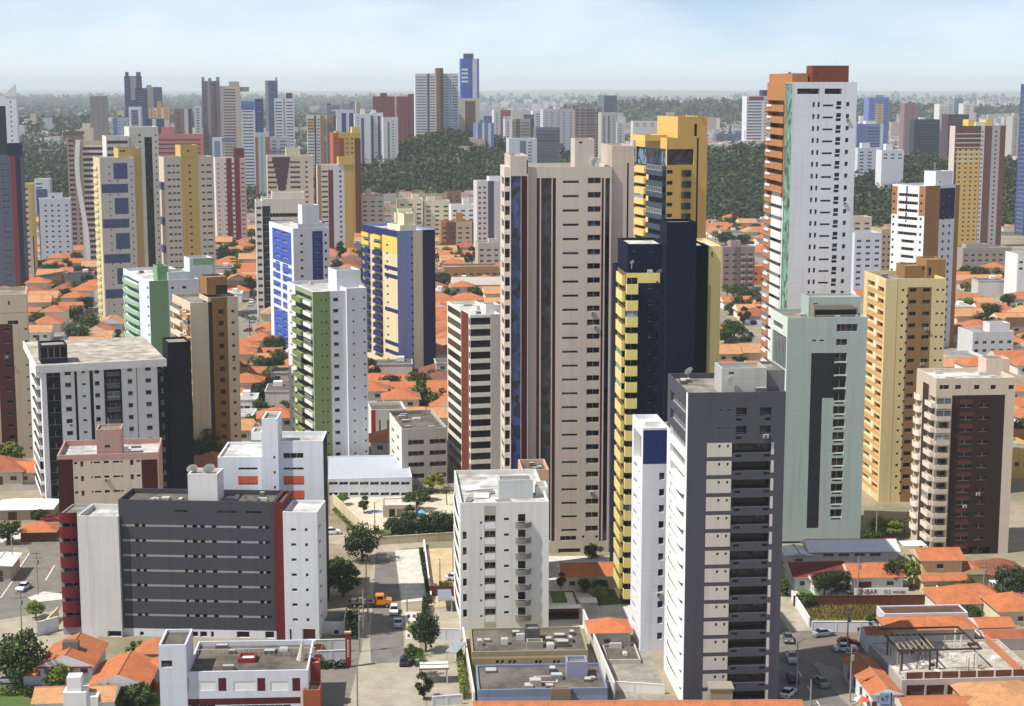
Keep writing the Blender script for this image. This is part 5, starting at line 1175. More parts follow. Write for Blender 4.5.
# ------------------------------------------------------------------ house kinds
T1, T2, T3, T4 = tiles((188, 108, 64)), tiles((160, 86, 54)), tiles((196, 140, 94)), tiles((128, 76, 56))
def roof_hip(b, x0, x1, y0, y1, z, rise, m, hip=True, over=.55, gable=None):
    x0, x1, y0, y1 = x0 - over, x1 + over, y0 - over, y1 + over
    w, d = x1 - x0, y1 - y0
    zb = z - .12
    b.face([(x0, y0, zb), (x0, y1, zb), (x1, y1, zb), (x1, y0, zb)], (206, 198, 186))
    if w >= d:
        i = d / 2 if hip else 0; ym = (y0 + y1) / 2
        A, B = (x0 + i, ym, z + rise), (x1 - i, ym, z + rise)
        b.face([(x0, y0, z), (x1, y0, z), B, A], m); b.face([(x1, y1, z), (x0, y1, z), A, B], m)
        mm_ = m if hip else (gable or (214, 208, 196))
        b.face([(x1, y0, z), (x1, y1, z), B], mm_); b.face([(x0, y1, z), (x0, y0, z), A], mm_)
    else:
        i = w / 2 if hip else 0; xm = (x0 + x1) / 2
        A, B = (xm, y0 + i, z + rise), (xm, y1 - i, z + rise)
        b.face([(x0, y1, z), (x0, y0, z), A, B], m); b.face([(x1, y0, z), (x1, y1, z), B, A], m)
        mm_ = m if hip else (gable or (214, 208, 196))
        b.face([(x0, y0, z), (x1, y0, z), A], mm_); b.face([(x1, y1, z), (x0, y1, z), B], mm_)
    for p, q in (((x0, y0), (x1, y0)), ((x1, y0), (x1, y1)), ((x1, y1), (x0, y1)), ((x0, y1), (x0, y0))):
        b.face([(*p, zb), (*q, zb), (*q, z), (*p, z)], (190, 176, 160))
    b.tube(A, B, .13, .13, (186, 120, 88), 5)
HWIN = unit_window(1.3, 1.1, DW, True); HDOOR = unit_window(1.0, 2.1, paint((104, 76, 56)), False)
def house_proto(w, d, h, wallc, roofm, kind, extra=None):
    wl, rf, det = MB(), MB(), []
    wl.box(0, w, 0, d, -.2, h, wallc)
    if kind == 'flat':
        rf.box(-.15, w + .15, -.15, d + .15, h, h + .25, wallc); rf.box(.15, w - .15, .15, d - .15, h + .251, h + .28, roofm); rf.box(w * .6, w * .8, d * .5, d * .8, h + .28, h + 1.6, WHITE)
    else: roof_hip(rf, 0, w, 0, d, h, min(w, d) * .27, roofm, kind == 'hip', gable=wallc)
    if extra:
        x0, x1, y0, y1, hh = extra
        wl.box(x0, x1, y0, y1 - .01, -.2, hh, wallc); roof_hip(rf, x0, x1, y0, y1, hh, min(x1 - x0, y1 - y0) * .25, T3 if roofm is T1 else roofm, kind == 'hip', over=.45)
    for k in range(max(2, int(w / 3.2))):
        det.append(('window', HWIN, (w * (k + .5) / max(2, int(w / 3.2)), -.04, min(h - 1.1, 1.6) if h < 4 else h - 1.4)))
    if h > 4.5: det.append(('window', HWIN, (w * .3, -.04, 1.5)))
    det.append(('door', HDOOR, (w * .5 + .9, -.05, 1.05)))
    return wl, rf, det
HP = []
for look, a in (('wide orange hip roofed', (12, 9, 3.2, (222, 216, 204), T1, 'hip')), ('small orange gable roofed', (8.5, 8, 3.1, (226, 224, 220), T1, 'gable')), ('rust red hip roofed', (11, 9.5, 3.3, (214, 196, 166), T2, 'hip')),
                ('pale peach roofed', (10, 8, 3.2, (226, 222, 214), T3, 'gable')), ('two storey orange roofed', (9, 8, 5.9, (226, 222, 216), T1, 'hip', (-4, 0, 1, 7, 3.0))), ('long orange gable roofed', (14, 7, 3.3, (206, 198, 186), T1, 'gable')),
                ('brown roofed', (10.5, 9, 3.2, (206, 186, 160), T4, 'hip')), ('orange roofed L shaped', (11, 7, 3.2, (228, 226, 222), T1, 'gable', (5, 11, -5, 0, 3.0))), ('white flat roofed', (9.5, 9, 3.8, (228, 228, 228), DECKW, 'flat')), ('grey flat roofed', (11, 8, 6.4, (196, 192, 186), DECKD, 'flat')),
                ('two storey peach roofed', (10, 9, 6.0, (224, 206, 166), T3, 'gable'))):
    wl, rf, det = house_proto(*a); HP.append((look, wl, rf, det, a[0], a[1], a[2], wl.mesh('wall'), rf.mesh('roof')))
WP = (0, 0, 1, 1, 2, 3, 3, 4, 5, 0, 6, 7, 7, 8, 9, 10)
cand = []
rh = random.Random(11)
for k in range(13):
    for a in (-64, -50, 5, 19):
        x, y = g(a + rh.uniform(-1.5, 1.5), 432 + k * 15.5 + rh.uniform(-1, 1)); u, v = px(x, y, 4)
        if not blocked(x, y, 6): cand.append((x, y, u, v, 'house'))
for ia, a in enumerate(LANES_A[:-1]):
    for bi, bb in enumerate(LANES_B):
        for row in range(5):
            for col in range(4):
                A = a + 14 + col * 13.6 + rh.uniform(-1, 1); B = bb + 9 + row * 16.2 + rh.uniform(-1.5, 1.5)
                x, y = g(A, B)
                if abs(x / y) > .35 or blocked(x, y, 5): continue
                u, v = px(x, y, 4)
                if v > 505 or (v > 455 and 330 < u < 470): continue
                cand.append((x, y, u, v, 'tree' if rh.random() < .17 else 'house'))
vis = []
for c in cand:
    u, v = c[2], c[3]
    s = FPX / c[1]
    vis.append(any(not hidden(u + du * s, v + dv * s, c[1]) and -8 < u + du * s < 1032 for du in (-4, 0, 4) for dv in (-2.5, 0)))
houses = sorted([c for c, k in zip(cand, vis) if k and c[4] == 'house'], key=lambda c: c[1])
trees = [c for c, k in zip(cand, vis) if k and c[4] == 'tree']
for c, k in zip(cand, vis):       # garden trees between the houses
    if k and rh.random() < .92:
        x, y = c[0] + rh.choice((-6.6, 6.6)) + rh.uniform(-.8, .8), c[1] + rh.uniform(-8.6, -6.5)
        if not blocked(x, y, 3):
            u, v = px(x, y, 3)
            if not hidden(u, v, y): trees.append((x, y, u, v, 'tree'))
trees.sort(key=lambda c: c[1])
named, rest, yl = [], MB(), 0
for i, c in enumerate(houses):
    k = rh.choice(WP); look, wl, rf, det, w, d, h, wm, rm = HP[k]
    rz = ROT + rh.choice((0, 0, 0, math.pi / 2)) + rh.uniform(-.05, .05)
    ca, sa = math.cos(rz), math.sin(rz)
    ox, oy = c[0] - 1.2 * (ca * w / 2 - sa * d / 2), c[1] - 1.2 * (sa * w / 2 + ca * d / 2)
    if i < 292:
        t = thing('house', '', 'house', (ox, oy, .03), rz, 'tiled houses in the streets between the towers')
        t.scale = (1.2, 1.2, 1.08)
        link('wall', wm, t); link('roof', rm, t)
        if c[1] < 700 and (c[1] < 560 or i % 2):
            for nm, key, loc in det: link(nm, UNIT[key][1], t, loc)
        named.append((t, look, c[2], c[3], c[1]))
    else:
        rest.add(wl.raw(), (ox, oy, .03), rz); rest.add(rf.raw(), (ox, oy, .03), rz)
name_all(named, 'house')
if rest.V: tag(rest.build('housing'), 'mass of small orange roofed houses far behind the towers', 'houses', kind='stuff')
named, Qs = [], []
for i, c in enumerate(trees):
    k = rh.choice((0, 0, 1, 1, 2, 3, 4, 0, 1, 4, 6, 5)); s = rh.uniform(.8, 1.45)
    if i < 270:
        t = plant_tree(k, c[0], c[1], 0, s, '', 'trees in the gardens between the towers'); named.append((t, TREES[k][0], c[2], c[3], c[1]))
    else:
        k = min(k, 4); Qs.append(TREES[k][3] * s + np.array([c[0], c[1], 0]))
name_all([n for n in named if 'palm' not in n[1]], 'tree'); name_all([n for n in named if 'palm' in n[1]], 'tree')
if Qs:
    o = link('treetops', quads_mesh('treetops', np.concatenate(Qs), LEAF, rng)); tag(o, 'countless small green trees between the far houses', 'trees', kind='stuff')
print('houses', len(houses), 'trees', len(trees), 'cand', len(cand))
# ------------------------------------------------------------------ the hazy air
b = MB(); b.box(-17000, 17000, -200, 46000, -20, 260, WHITE)
hz = bpy.data.materials.new('hazy_air'); hz.use_nodes = True; hn = hz.node_tree; hn.nodes.clear()
ho = hn.nodes.new('ShaderNodeOutputMaterial'); hv = hn.nodes.new('ShaderNodeVolumePrincipled')
hv.inputs['Color'].default_value = (0.82, 0.91, 1.0, 1); hv.inputs['Density'].default_value = HAZE; hv.inputs['Anisotropy'].default_value = 0.0
hn.links.new(hv.outputs[0], ho.inputs['Volume'])
me = b.mesh('haze'); me.materials.clear(); me.materials.append(hz)
tag(link('haze', me), 'thin pale blue haze over the city', 'haze', kind='stuff')
# ------------------------------------------------------------------ foreground: paved ground
SAND = soil((168, 160, 143), (148, 140, 124), .25, .95, 'dusty_concrete', 1.5)
PALEC = soil((206, 203, 194), (186, 182, 172), .3, .9, 'pale_concrete', 1.2)
ASPD = soil((104, 101, 97), (124, 120, 112), .25, .9, 'street_asphalt', 2.0)
BRICKP = soil((122, 112, 102), (108, 98, 90), .5, .9, 'block_paving', 3.0)
DRYG = soil((150, 132, 80), (110, 108, 58), .22, .95, 'dry_grass_ground', 1.4)
LAWN = soil((70, 96, 40), (92, 106, 50), .4, .95, 'lawn_turf', 2.0)
PAINTW = paint((212, 210, 204), .7, .2, 'road_paint')
def sheet(name, pts, z, m, stuff=False):
    b = MB(); b.face([(*gnd(u, v), z) for u, v in pts], m)
    return tag(b.build(name), kind='structure')
def slab(name, pts, h, m):
    b = MB(); b.prism([gnd(u, v) for u, v in pts], -.05, h, m); return tag(b.build(name), kind='structure')
sheet('street', [(346, 712), (426, 712), (419, 640), (404, 600), (399, 549), (425, 547), (424, 538), (325, 534), (325, 543), (372, 549), (369, 600), (362, 650)], .02, SAND)
sheet('street_wear', [(371, 664), (403, 662), (404, 640), (400, 598), (395, 552), (376, 552), (373, 600), (370, 640)], .034, ASPD)
slab('forecourt_pavement', [(395, 551), (424, 549), (429, 601), (402, 603)], .12, PALEC)
slab('pavement', [(404, 612), (421, 612), (423, 640), (406, 640)], .12, PALEC)
for k in range(3):
    for j in range(4):
        u, v = 407.5 + k * 5, 615 + j * 6.5; sheet('paving_stone', [(u, v), (u + 2.6, v), (u + 2.7, v + 3.4), (u, v + 3.4)], .135, DECKD)
slab('pavement', [(362, 610), (369, 610), (366, 640), (358, 640)], .12, SAND)
sheet('yard', [(424, 549), (452, 548), (453, 606), (430, 608)], .03, soil((196, 176, 138), (176, 156, 120), .3, .9, 'sandy_yard'))
sheet('yard', [(424, 610), (462, 608), (464, 712), (428, 712)], .026, SAND)
sheet('yard', [(250, 640), (362, 640), (352, 712), (250, 712)], .012, soil((112, 108, 100), (128, 122, 110), .3, .9, 'service_yard'))
sheet('street', [(-12, 540), (62, 536), (62, 604), (60, 610), (-12, 622)], .02, soil((122, 118, 108), (106, 102, 96), .3, .9, 'crossing_asphalt'))
slab('pavement', [(28, 598), (44, 592), (62, 594), (62, 600), (34, 603)], .12, PALEC)
slab('pavement', [(13, 548), (27, 548), (30, 552), (16, 575), (9, 576)], .12, PAVE)
for a in (((0, 598), (12, 581)), ((45, 580.5), (54, 565.5)), ((16, 573), (29, 553.5))):
    (u0, v0), (u1, v1) = a; sheet('road_marking', [(u0, v0), (u0 + 1.2, v0), (u1 + 1.1, v1), (u1, v1)], .045 if u0 != 16 else .14, PAINTW)
sheet('street', [(-12, 534), (120, 530), (120, 538), (-12, 543)], .03, PALEC)
sheet('yard', [(-12, 612), (62, 606), (100, 640), (70, 656), (-12, 660)], .015, SAND)
sheet('lawn', [(-12, 680), (95, 678), (175, 664), (175, 716), (-12, 716)], .02, LAWN)
sheet('street', [(768, 606), (783, 622), (851, 708), (856, 720), (760, 720), (755, 640)], .02, ASPD)
sheet('street', [(778, 597), (792, 597), (806, 620), (815, 630), (790, 632), (783, 622), (774, 606)], .03, SAND)
sheet('car_park', [(784, 622), (815, 629), (883, 630), (872, 668), (846, 672), (812, 660)], .025, BRICKP)
slab('pavement', [(812, 664), (838, 668), (858, 703), (850, 707), (842, 700)], .12, PAVE)
for k in range(3): sheet('road_marking', [(798 + 9 * k, 671 + 15 * k), (799 + 9 * k, 671 + 15 * k), (802.5 + 9.2 * k, 677 + 15 * k), (801.3 + 9.2 * k, 677 + 15 * k)], .036, PAINTW)
sheet('vacant_lot', [(794, 604), (888, 604), (882, 621), (812, 621)], .015, DRYG)
sheet('garden_ground', [(780, 588), (858, 589), (858, 598), (782, 597)], .03, LAWN)
sheet('garden_path', [(783, 590), (790, 584), (802, 596), (796, 598)], .045, PALEC)
sheet('yard', [(540, 556), (640, 556), (640, 632), (540, 626)], .012, PALEC)
sheet('yard', [(588, 640), (646, 640), (672, 712), (600, 712)], .014, soil((150, 146, 136), (120, 116, 108), .3, .9, 'concrete_yard'))
sheet('lawn', [(590, 588), (622, 588), (624, 604), (596, 606)], .03, LAWN)
sheet('garden_ground', [(376, 526), (456, 522), (456, 541), (384, 543)], .02, LAWN)
sheet('pool_deck', [(334, 498), (455, 494), (455, 524), (378, 530), (366, 532)], .025, soil((205, 196, 176), (190, 180, 160), .3, .9, 'pool_deck_paving'))
# ------------------------------------------------------------------ walls and fences
def wall(label, p, q, h, m=(222, 222, 222), th=.2, name='boundary_wall', cat='wall', cap=None):
    a, c = gnd(*p), gnd(*q); L = math.dist(a, c); rz = math.atan2(c[1] - a[1], c[0] - a[0])
    t = thing(name, label, cat, (*a, 0), rz)
    b = MB(); b.box(0, L, -th / 2, th / 2, -.1, h, m); b.build('wall_panel', t)
    b = MB(); b.box(-.04, L + .04, -th / 2 - .05, th / 2 + .05, h, h + .08, cap or m); b.build('coping', t)
    n = max(2, int(L / 4)); 
    for k in range(n + 1):
        b = MB(); b.box(-.15, .15, -th / 2 - .05, th / 2 + .05, -.1, h - .01, m); b.build('pier', t, (L * k / n, 0, 0))
    return t
wall('beige wall running down towards the street from the pool', (333, 503), (377, 545), 2.2, (206, 190, 158))
wall('beige wall in front of the shrubs below the playground', (378, 545), (456, 540), 1.8, (196, 182, 152))
wall('low white wall along the far end of the pale forecourt', (372, 545.5), (426, 541), .7)
wall('white wall with hedge at the right edge of the pale forecourt', (424, 545), (431, 600), 1.2)
wall('white garden wall left of the street with a door in it', (316, 653), (346, 652), 2.4, (206, 204, 198))
wall('lilac white wall behind the dark hedge by the red pylon sign', (318, 663), (346, 662), 2.2, (206, 208, 216))
wall('white wall beside the dark red gate near the white nine storey block', (431, 640), (460, 641), 2.2, (198, 200, 206))
wall('maroon wall of the yard beside the pale forecourt', (430, 596), (454, 596), 2.0, (108, 50, 42))
wall('low white wall at the bottom of the street, right side', (433, 706), (462, 704), 1.6, (204, 206, 210))
wall('narrow white wall beside the weathered flat roofs', (463, 640), (474, 706), 2.4, (216, 212, 200))
wall('long white wall descending beside the narrow passage', (582, 622), (614, 700), 3.0, (214, 212, 206))
wall('white wall in front of the slender white and blue tower', (604, 690), (664, 694), 1.6, (216, 212, 204))
wall('long brown wall behind the vacant lot', (794, 606), (936, 605), 2.0, (98, 58, 42))
wall('white panelled wall beside the far end of the right hand street', (792, 600), (809, 627), 1.9, (226, 226, 226))
wall('lilac white wall between vacant lot and car park', (812, 632), (884, 632), 2.0, (212, 212, 222))
wall('white wall end beside the two storey cream house', (932, 590), (945, 604), 1.8, (228, 228, 228))
wall('ochre garden wall of the two storey cream house', (925, 596), (987, 595), 1.7, (206, 172, 110))
wall('white wall at the right end of the brown wall', (934, 596), (950, 610), 1.5, (228, 228, 226))
wall('white garden wall under the tree at the left intersection', (38, 636), (58, 630), 2.6, (222, 222, 226))
wall('sandy wall beside the red balconies at ground level', (45, 632), (58, 618), 2.0, (206, 186, 148))
wall('cream wall under the ochre yellow tower', (864, 532), (918, 534), 5.0, (214, 196, 148))
wall('white wall in the street of orange houses at left', (47, 352), (88, 340), 2.6, (222, 222, 220))
wall('dark hedge wall under the trees near the ochre yellow tower', (862, 540), (915, 545), .8, (70, 84, 50))
# ------------------------------------------------------------------ foreground houses
def house(label, u, v, w, d, h, wallc, roofm, kind='gable', rot=4.5, rise=None, extra=(), wins=(), doors=(), name='house', cat='house', over=.55, gable=None, base=0):
    """front wall's middle stands at pixel (u, v)"""
    x, y = gnd(u, v); rz = R(rot)
    t = thing(name, label, cat, (x - math.cos(rz) * w / 2, y - math.sin(rz) * w / 2, base), rz)
    FOOT.append([t_ for t_ in ((x - w / 2, y), (x + w / 2, y), (x + w / 2, y + d), (x - w / 2, y + d))])
    b = MB(); b.box(0, w, 0, d, -.1, h, wallc); b.build('wall', t)
    b = MB(); roof_hip(b, 0, w, 0, d, h, rise or min(w, d) * .26, roofm, kind == 'hip', over=over, gable=gable or wallc); b.build('roof', t)
    for x0, x1, y0, y1, hh, k2 in extra:
        b = MB(); b.box(x0, x1, y0, y1 - .01, -.1, hh, wallc); b.build('wing_wall', t)
        b = MB(); roof_hip(b, x0, x1, y0, y1, hh, min(x1 - x0, y1 - y0) * .25, roofm, k2 == 'hip', over=over, gable=gable or wallc); b.build('wing_roof', t)
    for fx, z, ww, hh in wins:
        o = link('window', UNIT[unit_window(ww, hh, DW, True)][1], t, (w * fx, -.05, z)); b = MB(); b.box(-ww / 2 - .1, ww / 2 + .1, -.14, .04, -hh / 2 - .12, -hh / 2 - .01, (206, 200, 190)); b.build('sill', o)
    for fx, ww, hh in doors:
        o = link('door', UNIT[unit_window(ww, hh, paint((96, 66, 48)), False)][1], t, (w * fx, -.06, hh / 2)); b = MB(); b.box(ww * .32, ww * .4, -.1, -.01, -.12, .02, (190, 190, 186)); b.build('handle', o)
    return t
t = house('white two storey house with orange gable roof and grey roof hatch at left', 67, 690, 8.6, 11, 4.3, (220, 220, 224), T1, rot=2, rise=2.0, extra=((-3.4, -.01, 1, 8, 2.4, 'hip'),), wins=((.25, 3.4, 1.6, .9), (.5, 3.4, 1.2, .9), (.85, 3.4, 1.2, .9), (.18, 2.2, .9, .6), (.4, 1.5, 1.2, 1)), doors=((.75, 1, 2.1),))
b = MB(); b.box(-1.3, 1.3, -.8, .8, -.6, 1.0, (120, 110, 104), (96, 90, 86)); b.build('roof_hatch', t, (4.3, 4.2, 6.2))
b = MB(); b.box(-.2, 8.8, -.66, -.58, 4.05, 4.3, (150, 44, 40)); b.build('red_fascia', t)
t = house('white single storey house with orange gable roof beside the white two storey house', 119, 700, 9.2, 11, 2.6, (218, 218, 222), T1, rot=2, rise=2.0, wins=((.2, 1.5, 2.2, .7), (.55, 1.5, 1.0, 1), (.85, 1.5, 1.2, 1)), doors=((.7, .9, 2.1),))
b = MB(); b.box(-.4, 9.6, -.66, -.58, 2.35, 2.6, (150, 44, 40)); b.build('red_fascia', t)
house('small orange roofed annex peeping from behind the white and maroon block', 156, 668, 6.5, 6, 2.8, (200, 186, 168), T1, 'hip', wins=((.3, 1.4, 1, .8),))
house('lower orange roofed annex in front of the other small annex', 158, 682, 5, 4.5, 2.5, (206, 196, 186), T1, 'hip', wins=((.3, 1.4, 1, .8),))
t = house('pale house at the bottom left with orange roof and a stepped white water tower', 74, 722, 12, 6, 3.4, (224, 222, 218), T3, 'gable', rise=1.5, wins=((.3, 1.5, 1, 1),))
b = MB(); b.box(4.6, 8.2, -.8, 2.4, 0, 5.2, (226, 224, 222)); b.box(5.2, 7.4, -.5, 1.7, 5.2, 7.6, (228, 226, 226)); b.box(8.2, 10.0, -.6, 2, 0, 4.3, (222, 220, 216)); b.build('water_tower', t)
house('orange kiosk roof beside the parked red car at the left crossing', 38, 542, 7.5, 6, 2.4, (112, 64, 44), T1, 'hip', name='kiosk', cat='kiosk', doors=((.5, 2, 1.8),))
t = house('white pavilion roof with blue edge near the white and navy strip tower', 24, 520, 13, 9, 2.6, (186, 160, 140), paint((222, 224, 226)), 'hip', rise=1.6, name='pavilion', cat='pavilion', doors=((.3, 2, 2), (.7, 2, 2)))
house('long orange tiled roof in front of the beige left edge tower', 14, 484, 15, 8, 3, (206, 180, 150), T1, 'gable', wins=((.3, 1.5, 1, 1), (.7, 1.5, 1, 1)))
house('corner shop with white flat edged roof cut by the left border', -4, 582, 6, 9, 3.4, (176, 168, 156), paint((222, 222, 220)), 'gable', rise=.35, name='corner_shop', cat='shop', doors=((.6, 1.6, 2.4),))
house('orange roofed hall below the tall pink tower', 592, 590, 11.5, 7, 3.0, (214, 206, 194), T1, 'gable', rise=1.7, wins=((.15, 1.5, 1.2, 1), (.4, 1.5, 1.2, 1)), doors=((.6, 1, 2.1),))
house('orange hip roofed pavilion beside the slender white and blue tower', 611, 649, 7.0, 6.5, 3.2, (196, 186, 172), T1, 'hip', wins=((.4, 1.5, 1.2, 1),))
house('white house with a crimson roof and gable porch behind the brown wall', 820, 590, 10.5, 8, 2.9, (222, 222, 222), tiles((120, 40, 36), 'crimson_tiles'), 'gable', rise=1.9, extra=((3.2, 9, -3.5, 0, 2.8, 'gable'),), wins=((.15, 1.5, 1, 1),), doors=((.85, 1, 2.1),))
house('white house with orange roof and brown garage door above the sign wall', 877, 592, 10.5, 7.5, 3.2, (224, 222, 216), T1, 'gable', rise=1.8, wins=((.75, 1.8, 1.4, .9),), doors=((.25, 2.8, 2.2),))
t = house('two storey cream house with two tiers of orange roof below the brown fronted tower', 941, 590, 8.2, 7, 6.3, (214, 192, 140), T1, 'gable', rise=1.5, rot=3, wins=((.45, 5, 1.3, 1), (.2, 1.5, 1.6, 1.8), (.6, 1.5, 1.6, 1.8)), extra=((8.21, 13.2, .3, 7, 3.3, 'gable'), (-.3, 8.2, -2.6, -.02, 2.9, 'gable')))
t = house('white metal roofed shed stretching behind the crimson and orange roofs', 854, 566, 18.5, 8, 3.2, (204, 206, 214), paint((206, 208, 218)), 'gable', rise=1.6, rot=2, name='long_shed', cat='shed', wins=tuple((.2 + .18 * k, 2.5, 2.2, .7) for k in range(4)))
house('low white shed to the left of the long metal roofed shed', 799, 568, 5, 6, 2.8, (206, 210, 218), paint((204, 208, 216)), 'gable', rise=.6, rot=2, name='shed', cat='shed', doors=((.5, 1.6, 2),))
house('dark tiled house behind the tree at the far right', 1003, 588, 10, 8, 3.0, (196, 176, 150), T4, 'hip', wins=((.3, 1.5, 1, 1),))
house('wide orange roof right of the white wall end, below the cream house', 975, 618, 14, 9, 3.0, (214, 206, 196), T1, 'hip', wins=((.5, 1.5, 1, 1),))
house('cream house with orange roof and white railings at the right edge', 1020, 632, 8, 9, 4.2, (226, 212, 170), T1, 'hip', wins=((.2, 2.6, 1, 1), (.5, 2.6, 1, 1)))
house('small orange roof between white parapets at the right', 996, 640, 6, 5, 2.6, (224, 222, 220), T1, 'gable', rise=.9)
house('low red orange roof at the right border above the brick wall', 1012, 650, 9, 4, 2.4, (206, 196, 190), T2, 'gable', rise=.8)
house('big orange roof with a ridge down its middle in the bottom right corner', 1015, 728, 12, 13, 3.0, (196, 168, 90), T3, 'hip', rise=1.7, wins=((.2, 1.6, 1, 1),))
house('orange roof edge at the bottom beside the brick building', 944, 728, 11, 9, 1.9, (206, 196, 180), T1, 'gable', rise=1.5)
t = house('long orange tiled hall roof across the bottom edge', 640, 738, 51, 9, 2.6, (214, 206, 196), T1, 'gable', rise=1.75, rot=.8, name='tiled_hall', cat='hall', wins=tuple((.05 + .1 * k, 2, 1.4, 1) for k in range(10)))
b = MB(); b.box(37, 40.6, 5, 8, 2, 6.0, (142, 132, 114), (156, 146, 126)); b.box(36.8, 40.8, 4.8, 8.2, 6.0, 6.2, (150, 140, 124)); b.build('chimney_box', t)
house('wide orange roof behind the roof frame building', 932, 648, 15.5, 7, 3.6, (212, 204, 196), T1, 'hip', rise=1.3)
house('low rust roof inside white parapets left of the roof frame building', 880, 652, 5, 4.5, 3.2, (226, 226, 226), T2, 'gable', rise=.8, over=.1)
t = house('narrow white office with a long orange roof beside the right hand street', 886, 713, 5.0, 17, 3.2, (224, 224, 228), T1, 'gable', rise=1.0, rot=4, name='small_office', cat='office', doors=((.1, .8, 2),), over=.3)
for k in range(4): link('window', UNIT[unit_window(1.2, 1.6, DW, True)][1], t, (-.05, 2.2 + k * 3.8, 1.6), -math.pi / 2)
house('white gabled warehouse beyond the grey concrete block left of the pink tower', 478, 297, 24, 16, 6, (216, 214, 210), paint((176, 168, 156)), 'gable', rise=3, name='warehouse', cat='warehouse')
# flat roofed foreground buildings made like the towers
t = Tower('flat_roof_block', 'white block with maroon panels, roof terrace and a tall left stair tower at the bottom', 256, 186, 308, 672, (206, 210, 220), 3, depth=15, cat='low building', deck=DECKD, short='white and maroon block', para=.8)
m = t.main; MRN = (92, 30, 44)
for a, b_ in ((178.5, 186), (218, 226), (257, 265), (292, 300)): m.panel('f', max(a, 186.2), max(b_, 188), 678, 691, MRN)
for a, b_ in ((197, 215), (233, 255), (270, 288)): m.slot('f', a, b_, 681, 690.5, .08, paint((228, 228, 228)), 'shutter_or_glare', False)  # white glare on the windows, painted as flat white panels
m.panel('f', 186, 300, 698, 704.5, MRN); m.slot('f', 190, 214, 705, 712, .2); m.slot('f', 226, 290, 705, 712, .2)
b = t.block('stair_tower', 158.5, 185.9, 645, -.6, 8, (206, 211, 222), 0, DECKD); b.slot('f', 160.5, 171.5, 660.5, 667.5, .3)
b = t.block('terracotta_box', 303, 320, 690, -1.2, 4, (164, 82, 44), 0, DECK); t.block('terracotta_tank', 309.5, 319.5, 663, 5, 2.5, (150, 56, 40), 0, DECKW); b = t.block('red_chimney', 237.5, 255, 658.5, 6, 3, (142, 52, 38), deck=paint((226, 226, 224)))
b = MB()
for k in range(24): b.tube((.8 + k * .82, 9, t.Z - .8), (.8 + k * .82, 9, t.Z + .6), .03, .03, FRAME, 4)
b.tube((.5, 9, t.Z + .6), (20, 9, t.Z + .6), .06, .06, FRAME, 4); b.build('railing', t.root)
b = MB(); b.tube((17.6, 7, t.Z - .8), (18, 7, t.Z + 2.6), .7, .12, (196, 186, 168), 8); b.build('vent_cone', t.root); t.clutter(70, 5); t.done()
t = Tower('flat_roof_block', 'olive beige two storey building with a weathered cluttered flat roof', 279, 472, 588, 652, (150, 138, 108), 3, depth=13, cat='low building', deck=DECKD, short='olive flat roofed building', para=.4)
m = t.main; m.panel('f', 472, 588, 656, 658, (196, 176, 120))
for a in (496, 501, 508.5, 513, 535, 539, 553, 557): m.slot('f', a, a + 3, 660, 664, .2)
t.block('roof_tank', 525, 540, 629, 6, 3, (84, 86, 92)); b = t.block('roof_pad', 527, 543, 642, 2.5, 2, (150, 144, 130)); t.clutter(81, 9); t.clutter(82, 6); t.done()
t = Tower('flat_roof_block', 'blue fronted building with a lilac roof tank and weathered flat roof', 261, 478, 607.5, 690, (118, 136, 164), 3, depth=12, cat='low building', deck=DECKD, short='blue fronted building', para=.4)
m = t.main; m.panel('f', 478, 608, 696, None, (134, 152, 182)); m.panel('f', 551, 571.5, None, None, (140, 124, 98)); b = t.block('water_tank', 567, 587.5, 662, 6, 3.2, (140, 144, 174)); t.block('skylight', 535, 558, 682, 4, 3, (190, 184, 160)); b = t.block('entry_box', 551, 571, 689, -1.1, 1, (134, 120, 96), 0)
t.clutter(83, 8); t.dish(594, 684, .8, 5); t.done()
t = Tower('flat_roof_block', 'peach building with a stained flat top behind the white nine storey block', 335, 522, 549, 470, (206, 168, 144), 4.5, depth=10, cat='apartment block', deck=DECKD, short='peach building')
t.main.slot('f', 525, 530, 480, 484, .3); t.clutter(14, 3); t.done()
t = Tower('flat_roof_block', 'grey flat roofed garage building left of the slender white and blue tower', 283, 607, 641, 660, (176, 172, 164), 3, depth=9, cat='garage', deck=DECKD, short='grey garage', para=.4)
t.main.slot('f', 612, 640, 668, 679, 2.0, GLD, 'garage_opening', False); t.clutter(15, 2); t.done()
t = Tower('terrace_block', 'white roof terrace with a square lawn above dark red walls', 308, 548, 579, 605.5, (96, 40, 38), 4.5, depth=9, cat='terrace', deck=PALEC, short='roof terrace', para=.15)
b = MB(); b.box(1.2, t.w - 2, 2, t.d - 1.2, t.Z - .14, t.Z + .1, LAWN); b.build('lawn_bed', t.root); b = MB(); b.box(-.3, t.w + .3, -.3, .1, t.Z - .6, t.Z + .12, (226, 224, 220)); b.build('white_edge', t.root); t.main.slot('f', 549, 578, 612, 618, 1.5, GLD, 'garage_opening', False); t.done()
t = Tower('pool_pavilion', 'flat roofed beige pool house topped with shrubs beside the blue pool', 385, 383, 416, 505.5, (176, 160, 136), 5, depth=7, cat='pavilion', deck=PALEC, short='pool pavilion', para=.2)
t.main.slot('f', 389, 395, 509, 520, .6).slot('f', 397, 408, 509, 520, .6, paint((150, 144, 134)), 'door', False); t.done()
t = Tower('low_house', 'white annex with a door left of the main street', 299, 320, 345, 622, (214, 210, 202), 3, depth=7, cat='low building', deck=DECKD, short='white annex', para=.3)
t.main.slot('f', 334, 338.5, 630, 640, .5, GLD, 'door', False); t.main.slot('f', 323, 331, 634, 640, .3, paint((206, 204, 200)), 'shutter_or_glare', False); t.done()
